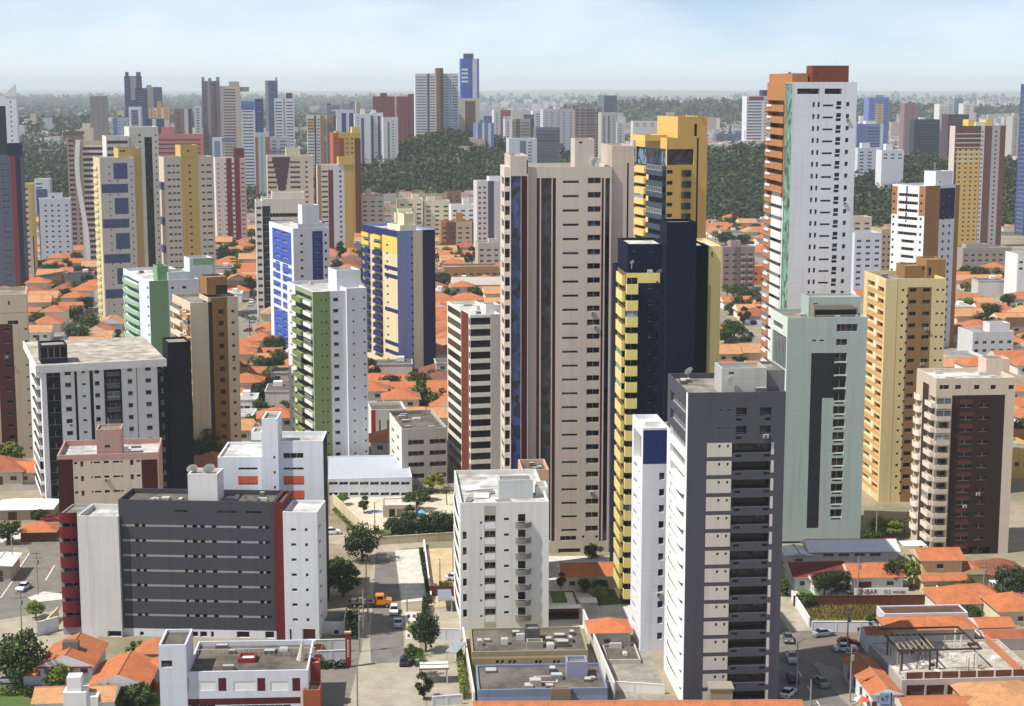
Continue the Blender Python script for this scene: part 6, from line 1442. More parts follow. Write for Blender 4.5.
t = Tower('service_roof', 'grey corrugated flat roof behind the white and maroon block', 273, 196, 296, 660, (120, 110, 98), 3, depth=8.5, cat='low building', deck=DECKD, short='grey service roof', para=.2)
for k in range(4):
    b = MB(); b.box(.4, t.w - .4, 1.0 + 1.9 * k, 1.15 + 1.9 * k, t.Z - .2, t.Z + .12, (104, 96, 86)); b.build('roof_rib', t.root)
t.clutter(19, 3); t.done()
t = Tower('brick_bay', 'small brick walled bay beside the grey service roof', 283, 304, 321, 655, (120, 72, 50), 3, depth=6, cat='low building', deck=DECKD, short='brick bay', para=1.0); t.done()
# the roof frame building, lower right
t = Tower('construction_building', 'unfinished building with brick infill, white deck and an open roof frame at lower right', 264, 902, 1040, 680, (176, 172, 166), 4.5, depth=19, cat='building site', deck=roofdeck((196, 188, 176), 'rough_slab'), short='unfinished building', para=.25)
m = t.main
for a, b_ in ((907, 925), (927, 945), (948, 959), (961, 985), (987, 1010)): m.slot('f', a, b_, 685, 701, .25, soil((112, 64, 46), (92, 52, 38), .5, .95, 'rough_brick'), 'brick_infill', False)
X0 = 0; 
for k in range(8):
    b = MB(); b.box(.9 + k * 3.0, 3.6 + k * 3.0, .3, .5, t.Z, t.Z + 1.1, soil((112, 64, 46), (92, 52, 38), .5, .95, 'rough_brick')); b.build('brick_parapet', t.root)
    b = MB(); b.box(.55 + k * 3.0, .85 + k * 3.0, .25, .55, t.Z, t.Z + 1.3, (206, 202, 196)); b.build('concrete_stub', t.root)
DKS = glossy((62, 48, 42), .6, name='rusty_steel')
for (x, y) in ((1.5, 5), (6.3, 5), (7.5, 5), (14.4, 5), (1.5, 13), (7.5, 13), (14.4, 13), (14.4, 16)):
    b = MB(); b.box(-.13, .13, -.13, .13, 0, 3.3, DKS if x < 14 else (212, 206, 196)); b.build('post', t.root, (x, y, t.Z - .2))
for (a, c) in (((1, 5), (15, 5)), ((1, 13), (15, 13)), ((1, 5), (1, 13)), ((7, 5), (7, 13)), ((15, 5), (15, 16.5)), ((1, 16.5), (15, 16.5))):
    b = MB(); b.box(min(a[0], c[0]) - .1, max(a[0], c[0]) + .1, min(a[1], c[1]) - .1, max(a[1], c[1]) + .1, t.Z + 3.1, t.Z + 3.4, DKS); b.build('beam', t.root)
for k in range(7):
    b = MB(); b.tube((1.2 + k * .95, 5, t.Z + 3.5), (1.2 + k * .95, 12.8, t.Z + 3.9), .07, .07, (188, 166, 128), 4); b.build('rafter', t.root)
rr = random.Random(3)
for k in range(26):
    x, y = rr.uniform(1.4, 14), rr.uniform(4, 15); b = MB(); b.box(-.06, .06, -.05, .05, 0, rr.uniform(1.6, 2.9), rr.choice([(196, 176, 140), (120, 90, 64), (206, 202, 196)])); b.build('prop', t.root, (x, y, t.Z - .22))
for k in range(14):
    x, y = rr.uniform(1, 20), rr.uniform(2, 17); b = MB(); b.box(-rr.uniform(.3, 1.2), rr.uniform(.3, 1.2), -.3, .3, 0, rr.uniform(.1, .5), rr.choice([(170, 140, 100), (110, 70, 50), (222, 220, 214), (140, 134, 124)])); b.build('debris', t.root, (x, y, t.Z - .23), rr.uniform(0, 3))
b = MB(); b.box(16.6, 23, 1, 1.25, t.Z - .2, t.Z + .1, (222, 218, 210)); b.box(20.5, 20.75, 1.3, 18, t.Z - .2, t.Z + 1.2, (186, 120, 84)); b.build('side_parapet', t.root)
t.done()
# lilac walled store with brown roof
t = Tower('flat_roof_block', 'lilac white store with a narrow dark brown roof behind the wide orange roof', 301, 884, 968, 614, (212, 208, 222), 3.5, depth=5, cat='low building', deck=soil((92, 66, 48), (70, 52, 40), .4), short='lilac store', para=.2); t.done()
# ------------------------------------------------------------------ pool, playground, carport, canopies
x, y = gnd(375, 512)
t = thing('swimming_pool', 'small blue swimming pool beside the beige wall', 'pool', (x, y, .03), .1)
b = MB(); n = 20
el = lambda r, z: [(r * 1.9 * math.cos(2 * math.pi * i / n), r * 1.5 * math.sin(2 * math.pi * i / n), z) for i in range(n)]
A, B_, C_ = el(1.15, .1), el(1.0, .1), el(1.15, 0)
for i in range(n):
    j = (i + 1) % n; b.face([A[i], A[j], B_[j], B_[i]], (214, 210, 200)); b.face([C_[i], C_[j], A[j], A[i]], (214, 210, 200))
b.build('pool_rim', t); b = MB(); b.face(el(1.0, .06), glossy((46, 120, 176), .05, name='pool_water')); b.build('water', t)
x, y = gnd(425, 522)
t = thing('playground_slide', 'coloured playground slide with a blue tower and orange chute', 'slide', (x, y, .03), .2)
b = MB(); b.box(-1.4, 0, -.7, .7, 1.2, 1.35, (60, 70, 150)); b.box(-1.4, -1.25, -.7, .7, 1.35, 2.3, (60, 70, 150)); b.build('platform', t)
for sx in (-1.35, -.05):
    for sy in (-.65, .65):
        b = MB(); b.tube((sx, sy, 0), (sx, sy, 2.4), .06, .06, (70, 110, 190), 6); b.build('post', t)
b = MB(); b.face([(0, -.4, 1.3), (0, .4, 1.3), (2.2, .4, .2), (2.2, -.4, .2)], (226, 140, 40)); b.face([(0, -.4, 1.3), (2.2, -.4, .2), (2.2, -.4, .45), (0, -.4, 1.6)], (214, 90, 40)); b.face([(0, .4, 1.3), (0, .4, 1.6), (2.2, .4, .45), (2.2, .4, .2)], (214, 90, 40)); b.build('chute', t)
b = MB(); P = (-.7, 0, 3.1); q = [(-1.5, -.8, 2.35), (.1, -.8, 2.35), (.1, .8, 2.35), (-1.5, .8, 2.35)]
for i in range(4): b.face([q[i], q[(i + 1) % 4], P], (90, 170, 210))
b.build('canopy', t)
def canopy(label, u, v, w, d, h, m, name='canopy', slope=.0, rz=4.5):
    x, y = gnd(u, v); t = thing(name, label, 'canopy', (x, y, 0), R(rz))
    b = MB(); zt = [h, h, h + slope, h + slope]; c = [(-w / 2, -d / 2), (w / 2, -d / 2), (w / 2, d / 2), (-w / 2, d / 2)]
    b.face([(*p, z + .12) for p, z in zip(c, zt)], m); b.face([(*p, z) for p, z in zip(c[::-1], zt[::-1])], m)
    for i in range(4):
        j = (i + 1) % 4; b.face([(*c[i], zt[i]), (*c[j], zt[j]), (*c[j], zt[j] + .12), (*c[i], zt[i] + .12)], m)
    b.build('canopy_roof', t)
    for p, z in zip(c, zt):
        b = MB(); b.tube((p[0] * .92, p[1] * .92, 0), (p[0] * .92, p[1] * .92, z), .08, .08, (206, 206, 204), 6); b.build('post', t)
    return t
canopy('grey sheet carport in the yard beside the white nine storey block', 445, 607, 2.6, 7, 2.4, (120, 130, 142), 'carport')
t = canopy('pair of white slatted canopies by the palm at the street', 434, 681, 4.8, 3.2, 2.8, (224, 220, 208))
b = MB(); b.box(-2.45, 2.45, -.1, .1, 2.93, 3.0, (96, 76, 60)); b.box(-2.5, 2.5, -1.7, -1.55, 2.6, 2.8, (120, 60, 46)); b.build('slat', t)
canopy('slanting grey canopy near the weathered flat roof', 456, 662, 2.2, 3.4, 2.2, (140, 146, 152), slope=1.0, rz=-30)
canopy('white pergola by the garden of the yellow and navy tower', 588, 612, 3.4, 3.0, 2.3, (222, 220, 214), 'pergola')
canopy('white awning roof behind the sign wall next to the crimson roof', 912, 558, 5, 4, 3.2, (226, 226, 226), 'awning')
canopy('white shade roofs at the right edge near the parked cars', 998, 594, 3.2, 2.2, 2.5, (226, 226, 224), 'awning')
x, y = gnd(861, 712)
t = thing('parasol', 'orange and white market umbrella outside the narrow office', 'umbrella', (x, y, 0))
b = MB(); n = 8
for i in range(n):
    a, c = 2 * math.pi * i / n, 2 * math.pi * (i + 1) / n
    b.face([(1.3 * math.cos(a), 1.3 * math.sin(a), 2.1), (1.3 * math.cos(c), 1.3 * math.sin(c), 2.1), (0, 0, 2.8)], (214, 92, 40) if i not in (3, 4) else (226, 222, 214))
b.build('canopy', t); b = MB(); b.tube((0, 0, 0), (0, 0, 2.7), .04, .04, (120, 90, 60), 6); b.build('pole', t)
# ------------------------------------------------------------------ signs
def text(body, size, loc, rot, mat, parent, name='lettering', ext=.02):
    c = bpy.data.curves.new(name, 'FONT'); c.body = body; c.size = size; c.extrude = ext; c.align_x = 'LEFT'; c.align_y = 'CENTER'
    o = bpy.data.objects.new(name, c); COL.objects.link(o); c.materials.append(mat); bpy.context.view_layer.update()
    me = bpy.data.meshes.new_from_object(o.evaluated_get(bpy.context.evaluated_depsgraph_get())); bpy.data.objects.remove(o); bpy.data.curves.remove(c)
    if not me.materials: me.materials.append(mat)
    o = link(name, me, parent, loc); o.rotation_euler = rot; return o
RDL, GRL, WHL = paint((150, 30, 36), .6, .05, 'red_lettering'), paint((110, 112, 118), .6, .05, 'grey_lettering'), paint((220, 210, 206), .6, .05, 'white_lettering')
a, c = gnd(854, 599.5), gnd(908, 599); L = math.dist(a, c)
t = thing('sign_wall', 'long white sign wall with red and grey lettering above the brown wall', 'sign', (*a, 0), math.atan2(c[1] - a[1], c[0] - a[0]))
b = MB(); b.box(0, L, -.1, .1, -.1, 2.3, (222, 222, 222)); b.build('panel', t)
text('JNBAR', 1.3, (L * .10, -.13, 1.55), (math.pi / 2, 0, 0), RDL, t).scale.x = .95
text('10.2', 1.1, (L * .53, -.13, 1.55), (math.pi / 2, 0, 0), GRL, t).scale.x = .8
text('MOVEIS', .75, (L * .71, -.13, 1.45), (math.pi / 2, 0, 0), RDL, t)
x, y = gnd(348.5, 667)
t = thing('pylon_sign', 'tall narrow red pylon sign with white vertical lettering left of the street', 'sign', (x, y, 0), R(4.5))
b = MB(); b.box(-.5, .5, -.3, .3, 0, 6.2, (142, 32, 28)); b.build('pylon', t); b = MB(); b.box(-.62, .56, -.36, .36, 6.2, 6.45, (206, 160, 130)); b.build('cap', t)
b = MB(); rr = random.Random(4)
for k in range(9): b.box(-.17, .17, -.33, -.301, 1.9 + k * .36, 2.15 + k * .36, WHL); b.box(-.05, .1, -.34, -.331, 1.97 + k * .36, 2.07 + k * .36, (142, 32, 28))
b.build('lettering', t)
x, y = gnd(884.5, 713)
t = thing('sign_board', 'light blue sign board with two large letters on the front of the narrow office', 'sign', (x, y - .5, 0), R(4))
b = MB(); b.box(-1.0, 1.0, -.08, .08, .1, 3.6, (132, 156, 184)); b.box(.8, 1.0, -.1, -.081, .1, 3.6, (52, 58, 78)); b.build('board', t)
text('eT', 1.25, (-.85, -.12, 2.7), (math.pi / 2, 0, 0), paint((46, 84, 96), .6, .05, 'teal_lettering'), t)
b = MB(); b.box(-.75, .55, -.1, -.082, 1.55, 1.75, (84, 92, 140)); b.build('ruled_line', t)
# ------------------------------------------------------------------ vehicles
TYRE, CGL, LAMP = paint((26, 26, 27), .8, .1, 'tyre_rubber'), glossy((22, 26, 32), .08, name='car_glass'), glossy((226, 224, 214), .15, name='headlight_lens')
REDL = glossy((150, 20, 20), .2, name='tail_lamp')
def extr(prof, wfun, m):
    """side outline (x along the car, z) drawn out to the half width wfun(z)"""
    b = MB(); n = len(prof)
    Lf = [(x, -wfun(z), z) for x, z in prof]; Rt = [(x, wfun(z), z) for x, z in prof]
    for i in range(n):
        j = (i + 1) % n; b.face([Lf[i], Lf[j], Rt[j], Rt[i]], m)
    b.face(Lf, m); b.face(Rt[::-1], m); return b
wbody = lambda z: .84 if z < .75 else .84 - (z - .75) * .28
CARP = {}
def car_parts(kind, c):
    key = (kind, tuple(c))
    if key in CARP: return CARP[key]
    m = glossy(c, .25)
    if kind == 'hatch': body = [(-1.85, .25), (1.9, .25), (1.95, .6), (1.75, .85), (.95, .95), (-1.85, .98), (-1.92, .6)]; cab = [(.95, .94), (.25, 1.42), (-1.35, 1.45), (-1.82, .97)]; rf = [(.25, 1.42), (.2, 1.47), (-1.3, 1.5), (-1.36, 1.45)]
    elif kind == 'pickup': body = [(-2.4, .35), (2.3, .35), (2.35, .75), (2.15, 1.0), (1.1, 1.08), (-.4, 1.08), (-.42, .8), (-2.3, .8), (-2.3, 1.05), (-2.42, 1.05)]; cab = [(1.1, 1.07), (.5, 1.62), (-.35, 1.64), (-.42, 1.07)]; rf = [(.5, 1.62), (.45, 1.68), (-.3, 1.7), (-.35, 1.64)]
    else: body = [(-2.1, .28), (2.1, .28), (2.14, .62), (1.95, .84), (1.0, .93), (-1.35, .95), (-2.05, .92), (-2.14, .6)]; cab = [(1.0, .92), (.3, 1.38), (-.85, 1.4), (-1.5, .94)]; rf = [(.3, 1.38), (.25, 1.43), (-.8, 1.45), (-.85, 1.4)]
    cw = lambda z: .74 if z < 1.0 else .74 - (z - 1.0) * .3
    L = []
    L.append(('body', extr(body, wbody, m).mesh('body'), (0, 0, 0))); L.append(('cabin_glass', extr(cab, cw, CGL).mesh('cabin_glass'), (0, 0, 0))); L.append(('roof_panel', extr(rf, lambda z: .6, m).mesh('roof_panel'), (0, 0, 0)))
    w = MB(); w.tube((0, -.1, 0), (0, .1, 0), .31, .31, TYRE, 12); wm = w.mesh('wheel'); w = MB(); w.tube((0, -.11, 0), (0, .11, 0), .18, .18, (150, 150, 152), 8); CARP['rim'] = w.mesh('rim')
    a = 1.25 if kind != 'pickup' else 1.45
    for sx in (a, -a):
        for sy in (-.76, .76): L.append(('wheel', wm, (sx, sy, .31)))
    h = MB(); h.box(-.04, .06, -.17, .17, -.09, .09, LAMP); hm = h.mesh('headlight'); r = MB(); r.box(-.06, .04, -.14, .14, -.1, .1, REDL); rm = r.mesh('taillight')
    fx = max(x for x, z in body); 
    for sy in (-.6, .6): L.append(('headlight', hm, (fx - .06, sy, .66))); L.append(('taillight', rm, (-fx + .03, sy, .72)))
    CARP[key] = L; return L
def build_car(t, kind, c, rims=True):
    for nm, me, loc in car_parts(kind, c):
        o = link(nm, me, t, loc)
        if nm == 'wheel' and rims: link('rim', CARP['rim'], o)
def car(label, u, v, heading, c, kind='sedan', z=.04, group=None):
    x, y = gnd(u, v); t = thing('parked_car' if 'parked' in label else 'car', label, 'car', (x, y, z), R(heading), group)
    build_car(t, kind, c)
    return t
CW, CS, CB_, CK, CR_, CG = (226, 226, 226), (170, 174, 180), (34, 40, 70), (34, 34, 38), (150, 34, 30), (92, 94, 98)
car('white hatchback driving towards the camera behind the orange truck', 394, 613, -88, CW, 'hatch')
car('silver car driving up the street just below the white hatchback', 398, 625.5, 94, (186, 198, 214))
car('dark blue hatchback parked at the right side of the main street', 404.5, 664, 92, CB_, 'hatch')
car('white car parked at the street end by the beige pool wall', 332, 534, 10, CW, 'hatch')
car('white car parked in the sandy yard beside the white nine storey block', 455, 580, 10, CW)
car('light silver car crossing the left intersection', 24, 589.5, -100, (190, 196, 206))
car('silver car parked under the tree in the lower left corner', 9, 683, 4, CS)
car('black car parked behind the silver one in the lower left corner', 16, 674, 15, CK)
car('red car parked beside the orange kiosk roof', 50, 521, 5, CR_)
car('grey car highest up the right hand street in the shade', 788, 641, -95, CG)
car('silver pickup second up the right hand street in the shade', 791.5, 661, -92, (176, 178, 180), 'pickup')
car('dark blue car beside the foot of the grey foreground tower', 792.5, 681, 90, CB_, 'hatch')
car('white car half hidden by the foot of the grey foreground tower', 788, 696, 60, (214, 220, 214))
car('dark silver car moving down the right hand street on the far lane', 821, 685, 100, (130, 132, 138))
car('silver blue car parked below the lilac wall at the car park entrance', 823.5, 636, 20, (150, 162, 176))
car('white and silver car parked lengthwise in the car park', 845.5, 651, 4, (222, 222, 222))
car('red car parked behind the white one in the car park', 848, 645.5, 4, CR_, 'hatch')
car('black car parked under the wall at the back of the car park', 867, 630.5, 8, CK)
car('dark car parked behind the brown wall by the clipped tree', 842, 596, 5, (70, 76, 86))
car('white car parked at the right edge near the tree', 1013, 597, 20, CW)
car('second white car at the right edge, closest to the border', 1021, 594, 60, (206, 210, 214), 'hatch')
car('white car in the side street left of the mint green tower', 90, 356, 40, CW, 'hatch')
car('red car in the side street left of the mint green tower', 83, 345, 35, CR_, 'hatch')
car('silver car in the narrow street by the cream and slate blue tower', 40, 330, 60, CS)
x, y = gnd(369, 607)
t = thing('truck', 'orange cabbed flatbed truck crossing the street behind the white hatchback', 'truck', (x, y, .04), R(4)); OT = glossy((214, 128, 26), .3)
b = MB(); b.box(-4.0, 3.0, -1.0, 1.0, .7, .95, (52, 48, 46)); b.build('chassis', t)
b = MB(); b.box(-4.0, 1.2, -1.15, 1.15, .96, 1.2, (92, 76, 58)); b.box(-4.0, -3.85, -1.15, 1.15, 1.2, 1.9, (70, 60, 52)); b.box(1.05, 1.2, -1.15, 1.15, 1.2, 2.3, (70, 60, 52)); b.build('flatbed', t)
b = extr([(1.3, .7), (4.4, .7), (4.45, 1.5), (3.2, 1.7), (2.9, 2.5), (1.3, 2.5)], lambda z: 1.05 if z < 1.6 else .98, OT); b.build('cab', t)
b = extr([(3.24, 1.72), (2.98, 2.4), (2.9, 2.4), (3.1, 1.72)], lambda z: .9, CGL); b.build('windscreen', t)
for s in (-1, 1):
    b = MB(); b.box(1.6, 2.7, s * 1.0 - .02, s * 1.0 + .02, 1.75, 2.3, CGL); b.build('side_window', t)
    for wx in (3.5, -1.6, -2.8):
        b = MB(); b.tube((wx, s * .8, .5), (wx, s * 1.08, .5), .5, .5, TYRE, 12); o = b.build('wheel', t); b = MB(); b.tube((wx, s * .79, .5), (wx, s * 1.1, .5), .26, .26, (150, 150, 150), 8); b.build('rim', o)
for k in range(3):
    b = MB(); b.box(-3.4 + k * 1.4, -2.4 + k * 1.4, -.8, .7, 1.21, 1.7 + .2 * (k % 2), [(86, 90, 92), (130, 110, 80), (60, 64, 62)][k]); o = b.build('crate'); o.location = (x, y, .04); o.rotation_euler = (0, 0, R(4)); tag(o, ['grey crate at the tail of the orange truck bed', 'tan crate in the middle of the orange truck bed', 'dark crate behind the orange truck cab'][k], 'crate', 'loads on the orange truck')
# parked cars and garden walls in the streets between the towers
rc = random.Random(17); named = []
CARC = [('white', CW), ('silver', CS), ('white', (214, 216, 220)), ('black', CK), ('dark grey', CG), ('red', CR_), ('dark blue', CB_), ('silver', (150, 154, 160))]
for k in range(900):
    if len(named) >= 46: break
    if rc.random() < .6: a = rc.choice(LANES_A); q = g(a + rc.choice((-2.4, 2.4)), rc.uniform(655 if a in (-58, 12) else 415, 900)); hd = 94.5 + rc.choice((0, 180))
    else: q = g(rc.uniform(-200, 220), rc.choice(LANES_B[:6]) + rc.choice((-1.9, 1.9))); hd = 4.5 + rc.choice((0, 180))
    u, v = px(q[0], q[1], .7)
    if not (2 < u < 1022) or blocked(*q, 2) or hidden(u, v, q[1]) or any(math.dist(q, m[5]) < 6 for m in named): continue
    w, c = rc.choice(CARC); t = thing('parked_car', '', 'car', (*q, .06), R(hd), 'cars in the streets between the towers')
    build_car(t, rc.choice(('hatch', 'sedan', 'sedan', 'pickup')), c, False)
    named.append((t, w, u, v, q[1], q))
name_all([m[:5] for m in named], 'car in the street')
named = []
for i, c in enumerate(houses):
    if i % 3 or len(named) >= 70: continue
    x, y = c[0] - 1, c[1] - 8.2
    if blocked(x, y, 4): continue
    u, v = px(x, y, 1)
    if hidden(u, v, y) or not 0 < u < 1024: continue
    L = rc.uniform(8, 13); col = rc.choice([(222, 220, 216), (226, 226, 226), (206, 190, 160), (196, 150, 120), (190, 188, 184)])
    t = thing('garden_wall', '', 'wall', (x - L / 2, y, 0), ROT, 'garden walls in front of the houses')
    b = MB(); b.box(0, L, -.1, .1, -.1, 2.0, col); b.build('wall_panel', t); b = MB(); b.box(L * .3, L * .3 + 2.6, -.14, -.101, 0, 1.8, rc.choice([(90, 70, 56), (70, 72, 76), (150, 150, 148)])); b.build('gate', t)
    named.append((t, {222: 'pale', 226: 'white', 206: 'sandy', 196: 'salmon', 190: 'grey'}[col[0]], u, v, y))
name_all(named, 'garden wall')
# ------------------------------------------------------------------ poles
PC = paint((150, 142, 130), .85, .2, 'concrete_pole')
def pole(label, u, v, h, arm=0, cross=True, lamp=False):
    x, y = gnd(u, v); t = thing('street_lamp' if lamp else 'utility_pole', label, 'street lamp' if lamp else 'utility pole', (x, y, 0), ROT)
    b = MB(); b.tube((0, 0, -.2), (0, 0, h), .16, .1, PC, 7); b.build('pole', t)
    if cross:
        for z in (h - .5, h - 1.4): b = MB(); b.box(-1.0, 1.0, -.06, .06, z, z + .12, (110, 100, 90)); b.build('crossarm', t)
        b = MB(); b.tube((.25, -.2, h - 2.6), (.25, -.2, h - 1.7), .24, .24, (130, 134, 138), 8); b.build('transformer', t)
    if arm:
        b = MB(); b.tube((0, 0, h - .3), (arm, 0, h + .3), .05, .04, PC, 5); b.build('arm', t)
        b = MB(); b.box(arm - .3, arm + .3, -.12, .12, h + .2, h + .34, (190, 192, 190)); b.build('lamp_head', t)
    return t
for lab, u, v, h, arm, cr, lp in (
    ('tall concrete utility pole at the left kerb between the truck and the red pylon', 363.5, 637, 9, 0, True, False), ('slim utility pole just right of the tall one at the left kerb', 368, 622, 8, 1.2, False, True), ('thin lamp post at the left kerb above the orange truck', 366.5, 596, 7, 1.4, False, True),
    ('utility pole standing left of the street near its lower end', 359.5, 652, 8.5, 0, True, False), ('dark thin pole at the bottom left side of the street', 357.5, 710, 9, 0, False, False), ('short lamp post on the pale pavement right of the street', 407, 612, 5, 0, False, True), ('thin lamp post in front of the pool', 375, 541, 9, 1.0, False, True), ('thin lamp post beside the white block with orange panels', 329, 515, 8, 0, False, True),
    ('utility pole with crossarms in front of the white house with brown garage door', 857.5, 600, 9, 0, True, False), ('utility pole at the lower end of the car park', 847, 656, 9, 0, True, False), ('lamp post on the kerb of the right hand street', 796.5, 693, 9, 1.0, False, True), ('short lamp post in the middle of the lower right hand street', 810.5, 706, 4.5, 0, False, True), ('pale concrete pole beside the narrow office', 850, 703, 10, 0, True, False), ('pale pole at the left corner of the unfinished building', 896.5, 688, 8, 0, False, False), ('dark pole beside the unfinished building front', 899, 696, 7, 0, False, False),
    ('utility pole in front of the two storey cream house', 983, 600, 8, 0, True, False), ('thin pole near the tree at the right border', 1010, 602, 6, 0, False, False), ('lamp post by the ochre yellow tower garden wall', 876, 544, 8, .8, False, True), ('utility pole at the left crossing beside the corner shop', 13, 571, 8, 1.0, False, True), ('utility pole on the pale traffic island at the left crossing', 38, 595, 9, 0, True, False), ('utility pole on the sandy ground below the left crossing', 22, 638, 9, 0, True, False), ('thin lamp post in the yard of the sandy court', 440, 592, 7, 0, False, True)):
    pole(lab, u, v, h, arm, cr, lp)
# ------------------------------------------------------------------ foreground trees and shrubs
for k, u, v, s, lab, nm, sz in (
    (1, 362.5, 561, 1.15, 'big dense tree on the street corner below the pool', 'tree', 1.3), (0, 343, 597, 1.25, 'round tree left of the street above the truck', 'tree', None), (5, 338, 574, 1.5, 'low tree beside the white block with orange panels', 'tree', None), (1, 426, 652, .66, 'dark round tree at the right side of the street', 'tree', 1.2), (0, 414, 664, .65, 'low spreading tree below the dark round one', 'tree', .7), (6, 420, 676, .75, 'palm with drooping fronds above the white canopies', 'tree', .55), (2, 416, 640, .7, 'light leafed young tree on the pale pavement', 'tree', None), (3, 424, 699, .6, 'thin dark tree in front of the white canopies', 'tree', None),
    (4, 22, 688, 1.5, 'large spreading tree over the parked cars at lower left', 'tree', 1.75), (2, 60, 692, 1.0, 'bright green bushy tree before the white two storey house', 'tree', None), (0, 8, 543, 1.0, 'green tree at the left border by the white pavilion', 'tree', None), (5, 139, 660, 1.4, 'small round bush behind the single storey white house', 'shrub', None), (6, 107, 704, .62, 'palm in the garden of the single storey white house', 'tree', .5), (5, 122, 708, 1.5, 'dark bush below the single storey white house', 'shrub', None), (5, 138, 706, 1.6, 'dark bush right of the garden palm', 'shrub', None), (5, 40, 520, 1.2, 'clipped round bush by the white and navy strip tower', 'shrub', None), (2, 36, 618, .7, 'small light green tree behind the white garden wall', 'tree', None),
    (1, 824, 595, .72, 'clipped dark tree in front of the crimson roofed house, left half', 'tree', .8), (1, 839, 595, .72, 'clipped dark tree in front of the crimson roofed house, right half', 'tree', .85), (1, 893, 589, .62, 'dark tree at the right corner of the white house with orange roof', 'tree', 1.0), (2, 911, 588, 1.0, 'yellow green tree left of the two storey cream house', 'tree', 1.2), (0, 971, 600, .65, 'tree in front of the two storey cream house', 'tree', .85), (1, 1012, 600, 1.05, 'dark tree at the right border by the white cars', 'tree', 1.1), (0, 875, 630, .6, 'small tree at the back of the car park', 'tree', None), (5, 805, 607, 1.2, 'wild bush in the vacant lot', 'shrub', None), (5, 973, 621, 1.2, 'bush between the orange roofs at right', 'shrub', None),
    (0, 413, 511, 1.1, 'green tree crown over the pool pavilion roof', 'tree', .8), (3, 364, 513, .55, 'small dark tree beside the pool', 'tree', None), (3, 409, 530, .75, 'dark conical tree before the pool pavilion', 'tree', None), (2, 343, 505, .6, 'small tree at the corner of the podium building', 'tree', None), (0, 392, 535, .8, 'tree in the garden strip below the pool pavilion, left', 'tree', None), (1, 404, 539, .8, 'tree in the garden strip below the pool pavilion, middle', 'tree', None), (1, 428, 538, .9, 'dark tree in the garden strip below the slide', 'tree', None), (1, 441, 537, .95, 'dark tree in the garden strip near the white nine storey block', 'tree', None), (0, 451, 535, .9, 'tree touching the white nine storey block', 'tree', None), (2, 433, 492, 1.0, 'light tree at the foot of the grey four storey block', 'tree', None), (6, 447, 505, .7, 'palm beside the black and cream banded tower', 'tree', None), (0, 425, 500, .9, 'green tree behind the playground slide', 'tree', .7), (5, 445, 594, 1.1, 'bush under the lamp of the sandy yard', 'shrub', None),
    (3, 561, 604, .4, 'dark cypress on the roof terrace lawn', 'tree', .45), (0, 585, 592, .5, 'tree below the orange roofed hall, left', 'tree', None), (1, 600, 594, .5, 'tree below the orange roofed hall, right', 'tree', None), (2, 599, 603, .7, 'light bush on the small lawn beside the yellow balconies', 'shrub', None), (5, 592, 558, 1.3, 'bush at the entrance of the tall pink tower', 'shrub', None), (0, 203, 465, 1.7, 'tall leafy tree behind the pink and maroon block', 'tree', 1.9), (0, 212, 470, 1.2, 'lower tree beside the tall leafy one', 'tree', 1.2), (2, 880, 536, .9, 'light garden tree at the ochre yellow tower, left', 'tree', None), (2, 893, 538, .9, 'light garden tree at the ochre yellow tower, middle', 'tree', None), (6, 904, 537, .6, 'palm in the garden at the ochre yellow tower', 'tree', None), (0, 872, 548, .8, 'dark tree below the cream wall', 'tree', None), (1, 1004, 612, .8, 'tree between orange roofs at the far right', 'tree', None), (5, 780, 594, 1.3, 'bush at the end of the right hand street', 'shrub', None)):
    x, y = gnd(u, v); z = 0
    if 'roof terrace' in lab: z = 3.0
    if 'over the pool pavilion' in lab: z = .5
    plant_tree(k, x, y, z, s, lab, None, nm, sz)
def hedge(label, p, q, w, h, seed, mats=LEAFD, name='hedge'):
    a, c = gnd(*p), gnd(*q); L = math.dist(a, c); r = np.random.default_rng(seed); n = int(L * 60 * max(1, h))
    P = np.stack([r.uniform(0, L, n), r.uniform(-w / 2, w / 2, n), r.uniform(.05, 1, n) ** .6 * h * (.85 + .3 * np.sin(r.uniform(0, 9, n)))], 1)
    nr = r.normal(size=(n, 3)) + np.array([0, -.3, .6]); nr /= np.linalg.norm(nr, axis=1)[:, None]
    A = np.cross(nr, r.normal(size=(n, 3))); A /= np.linalg.norm(A, axis=1)[:, None]; B = np.cross(nr, A); s = .24 * r.uniform(.6, 1.3, (n, 1))
    o = link(name, quads_mesh(name, np.stack([P - A * s, P - B * s * .7, P + A * s, P + B * s * .7], 1), mats, r), None, (*a, 0), math.atan2(c[1] - a[1], c[0] - a[0]))
    return tag(o, label, 'hedge')
hedge('clipped hedge along the right edge of the pale forecourt', (421, 552), (430, 604), .8, 1.0, 1)
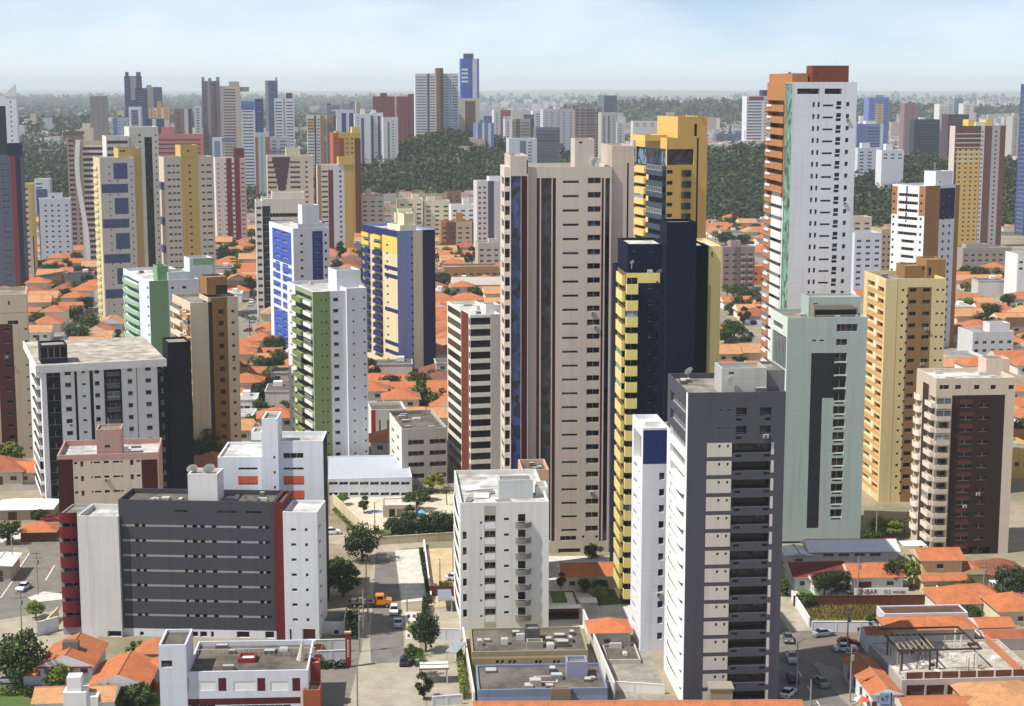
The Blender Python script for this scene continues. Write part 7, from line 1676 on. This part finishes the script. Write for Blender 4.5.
hedge('dark hedge in front of the lilac white wall by the pylon sign', (319, 669), (346, 668), 1.0, 1.3, 2)
hedge('dark hedge beside the red pylon sign', (352, 640), (353, 625), 2.4, 3.2, 3)
hedge('tall hedge at the end of the pavement right of the street', (424, 640), (425.5, 606), 1.0, 2.0, 4)
hedge('long shrub border along the beige wall below the playground', (385, 541), (456, 536), 2.0, 1.3, 5, LEAF)
hedge('green strip at the foot of the beige pool wall', (334, 510), (372, 548), .9, .5, 6, LEAFL)
hedge('red flowering shrub in the garden left of the white and maroon block', (147, 694), (157, 692), 1.5, 2.0, 7, [leafmat((190, 50, 30), 'red_blossom'), LEAF[0], LEAF[1]])
hedge('wild shrubs left of the white and maroon block', (96, 700), (158, 704), 2.2, 1.6, 8, LEAF)
hedge('shrub mass on the slope at the bottom left', (-6, 694), (52, 692), 3.0, .9, 9, LEAFL)
hedge('shrub border by the weathered flat roof building', (459, 655), (464, 700), 1.0, 1.4, 10, LEAFL)
hedge('maroon flowering hedge behind the playground', (412, 503), (430, 500), 1.5, 1.2, 11, [leafmat((110, 40, 40), 'maroon_leaves'), LEAF[0], LEAF[2]])
# grass tufts on the vacant lot
r = np.random.default_rng(3); n = 5000
c = [gnd(*p) for p in ((794, 605), (886, 605), (880, 620), (812, 620))]
s_, t_ = r.uniform(0, 1, (n, 1)), r.uniform(0, 1, (n, 1)); c = np.array(c)
P = (c[0] * (1 - s_) + c[1] * s_) * (1 - t_) + (c[3] * (1 - s_) + c[2] * s_) * t_
dv = r.normal(0, .12, (n, 2)); hgt = r.uniform(.15, .5, (n, 1))
Q = np.stack([np.hstack([P - .09, np.full((n, 1), .03)]), np.hstack([P + np.array([.09, 0]), np.full((n, 1), .03)]), np.hstack([P + dv + .05, hgt]), np.hstack([P + dv - .05, hgt])], 1)
tag(link('dry_grass', quads_mesh('dry_grass', Q, [leafmat((176, 156, 96), 'straw'), leafmat((132, 130, 70), 'dry_leaf'), leafmat((200, 180, 126), 'pale_straw')], r)), 'dry yellow grass growing on the vacant lot', 'grass', kind='stuff')
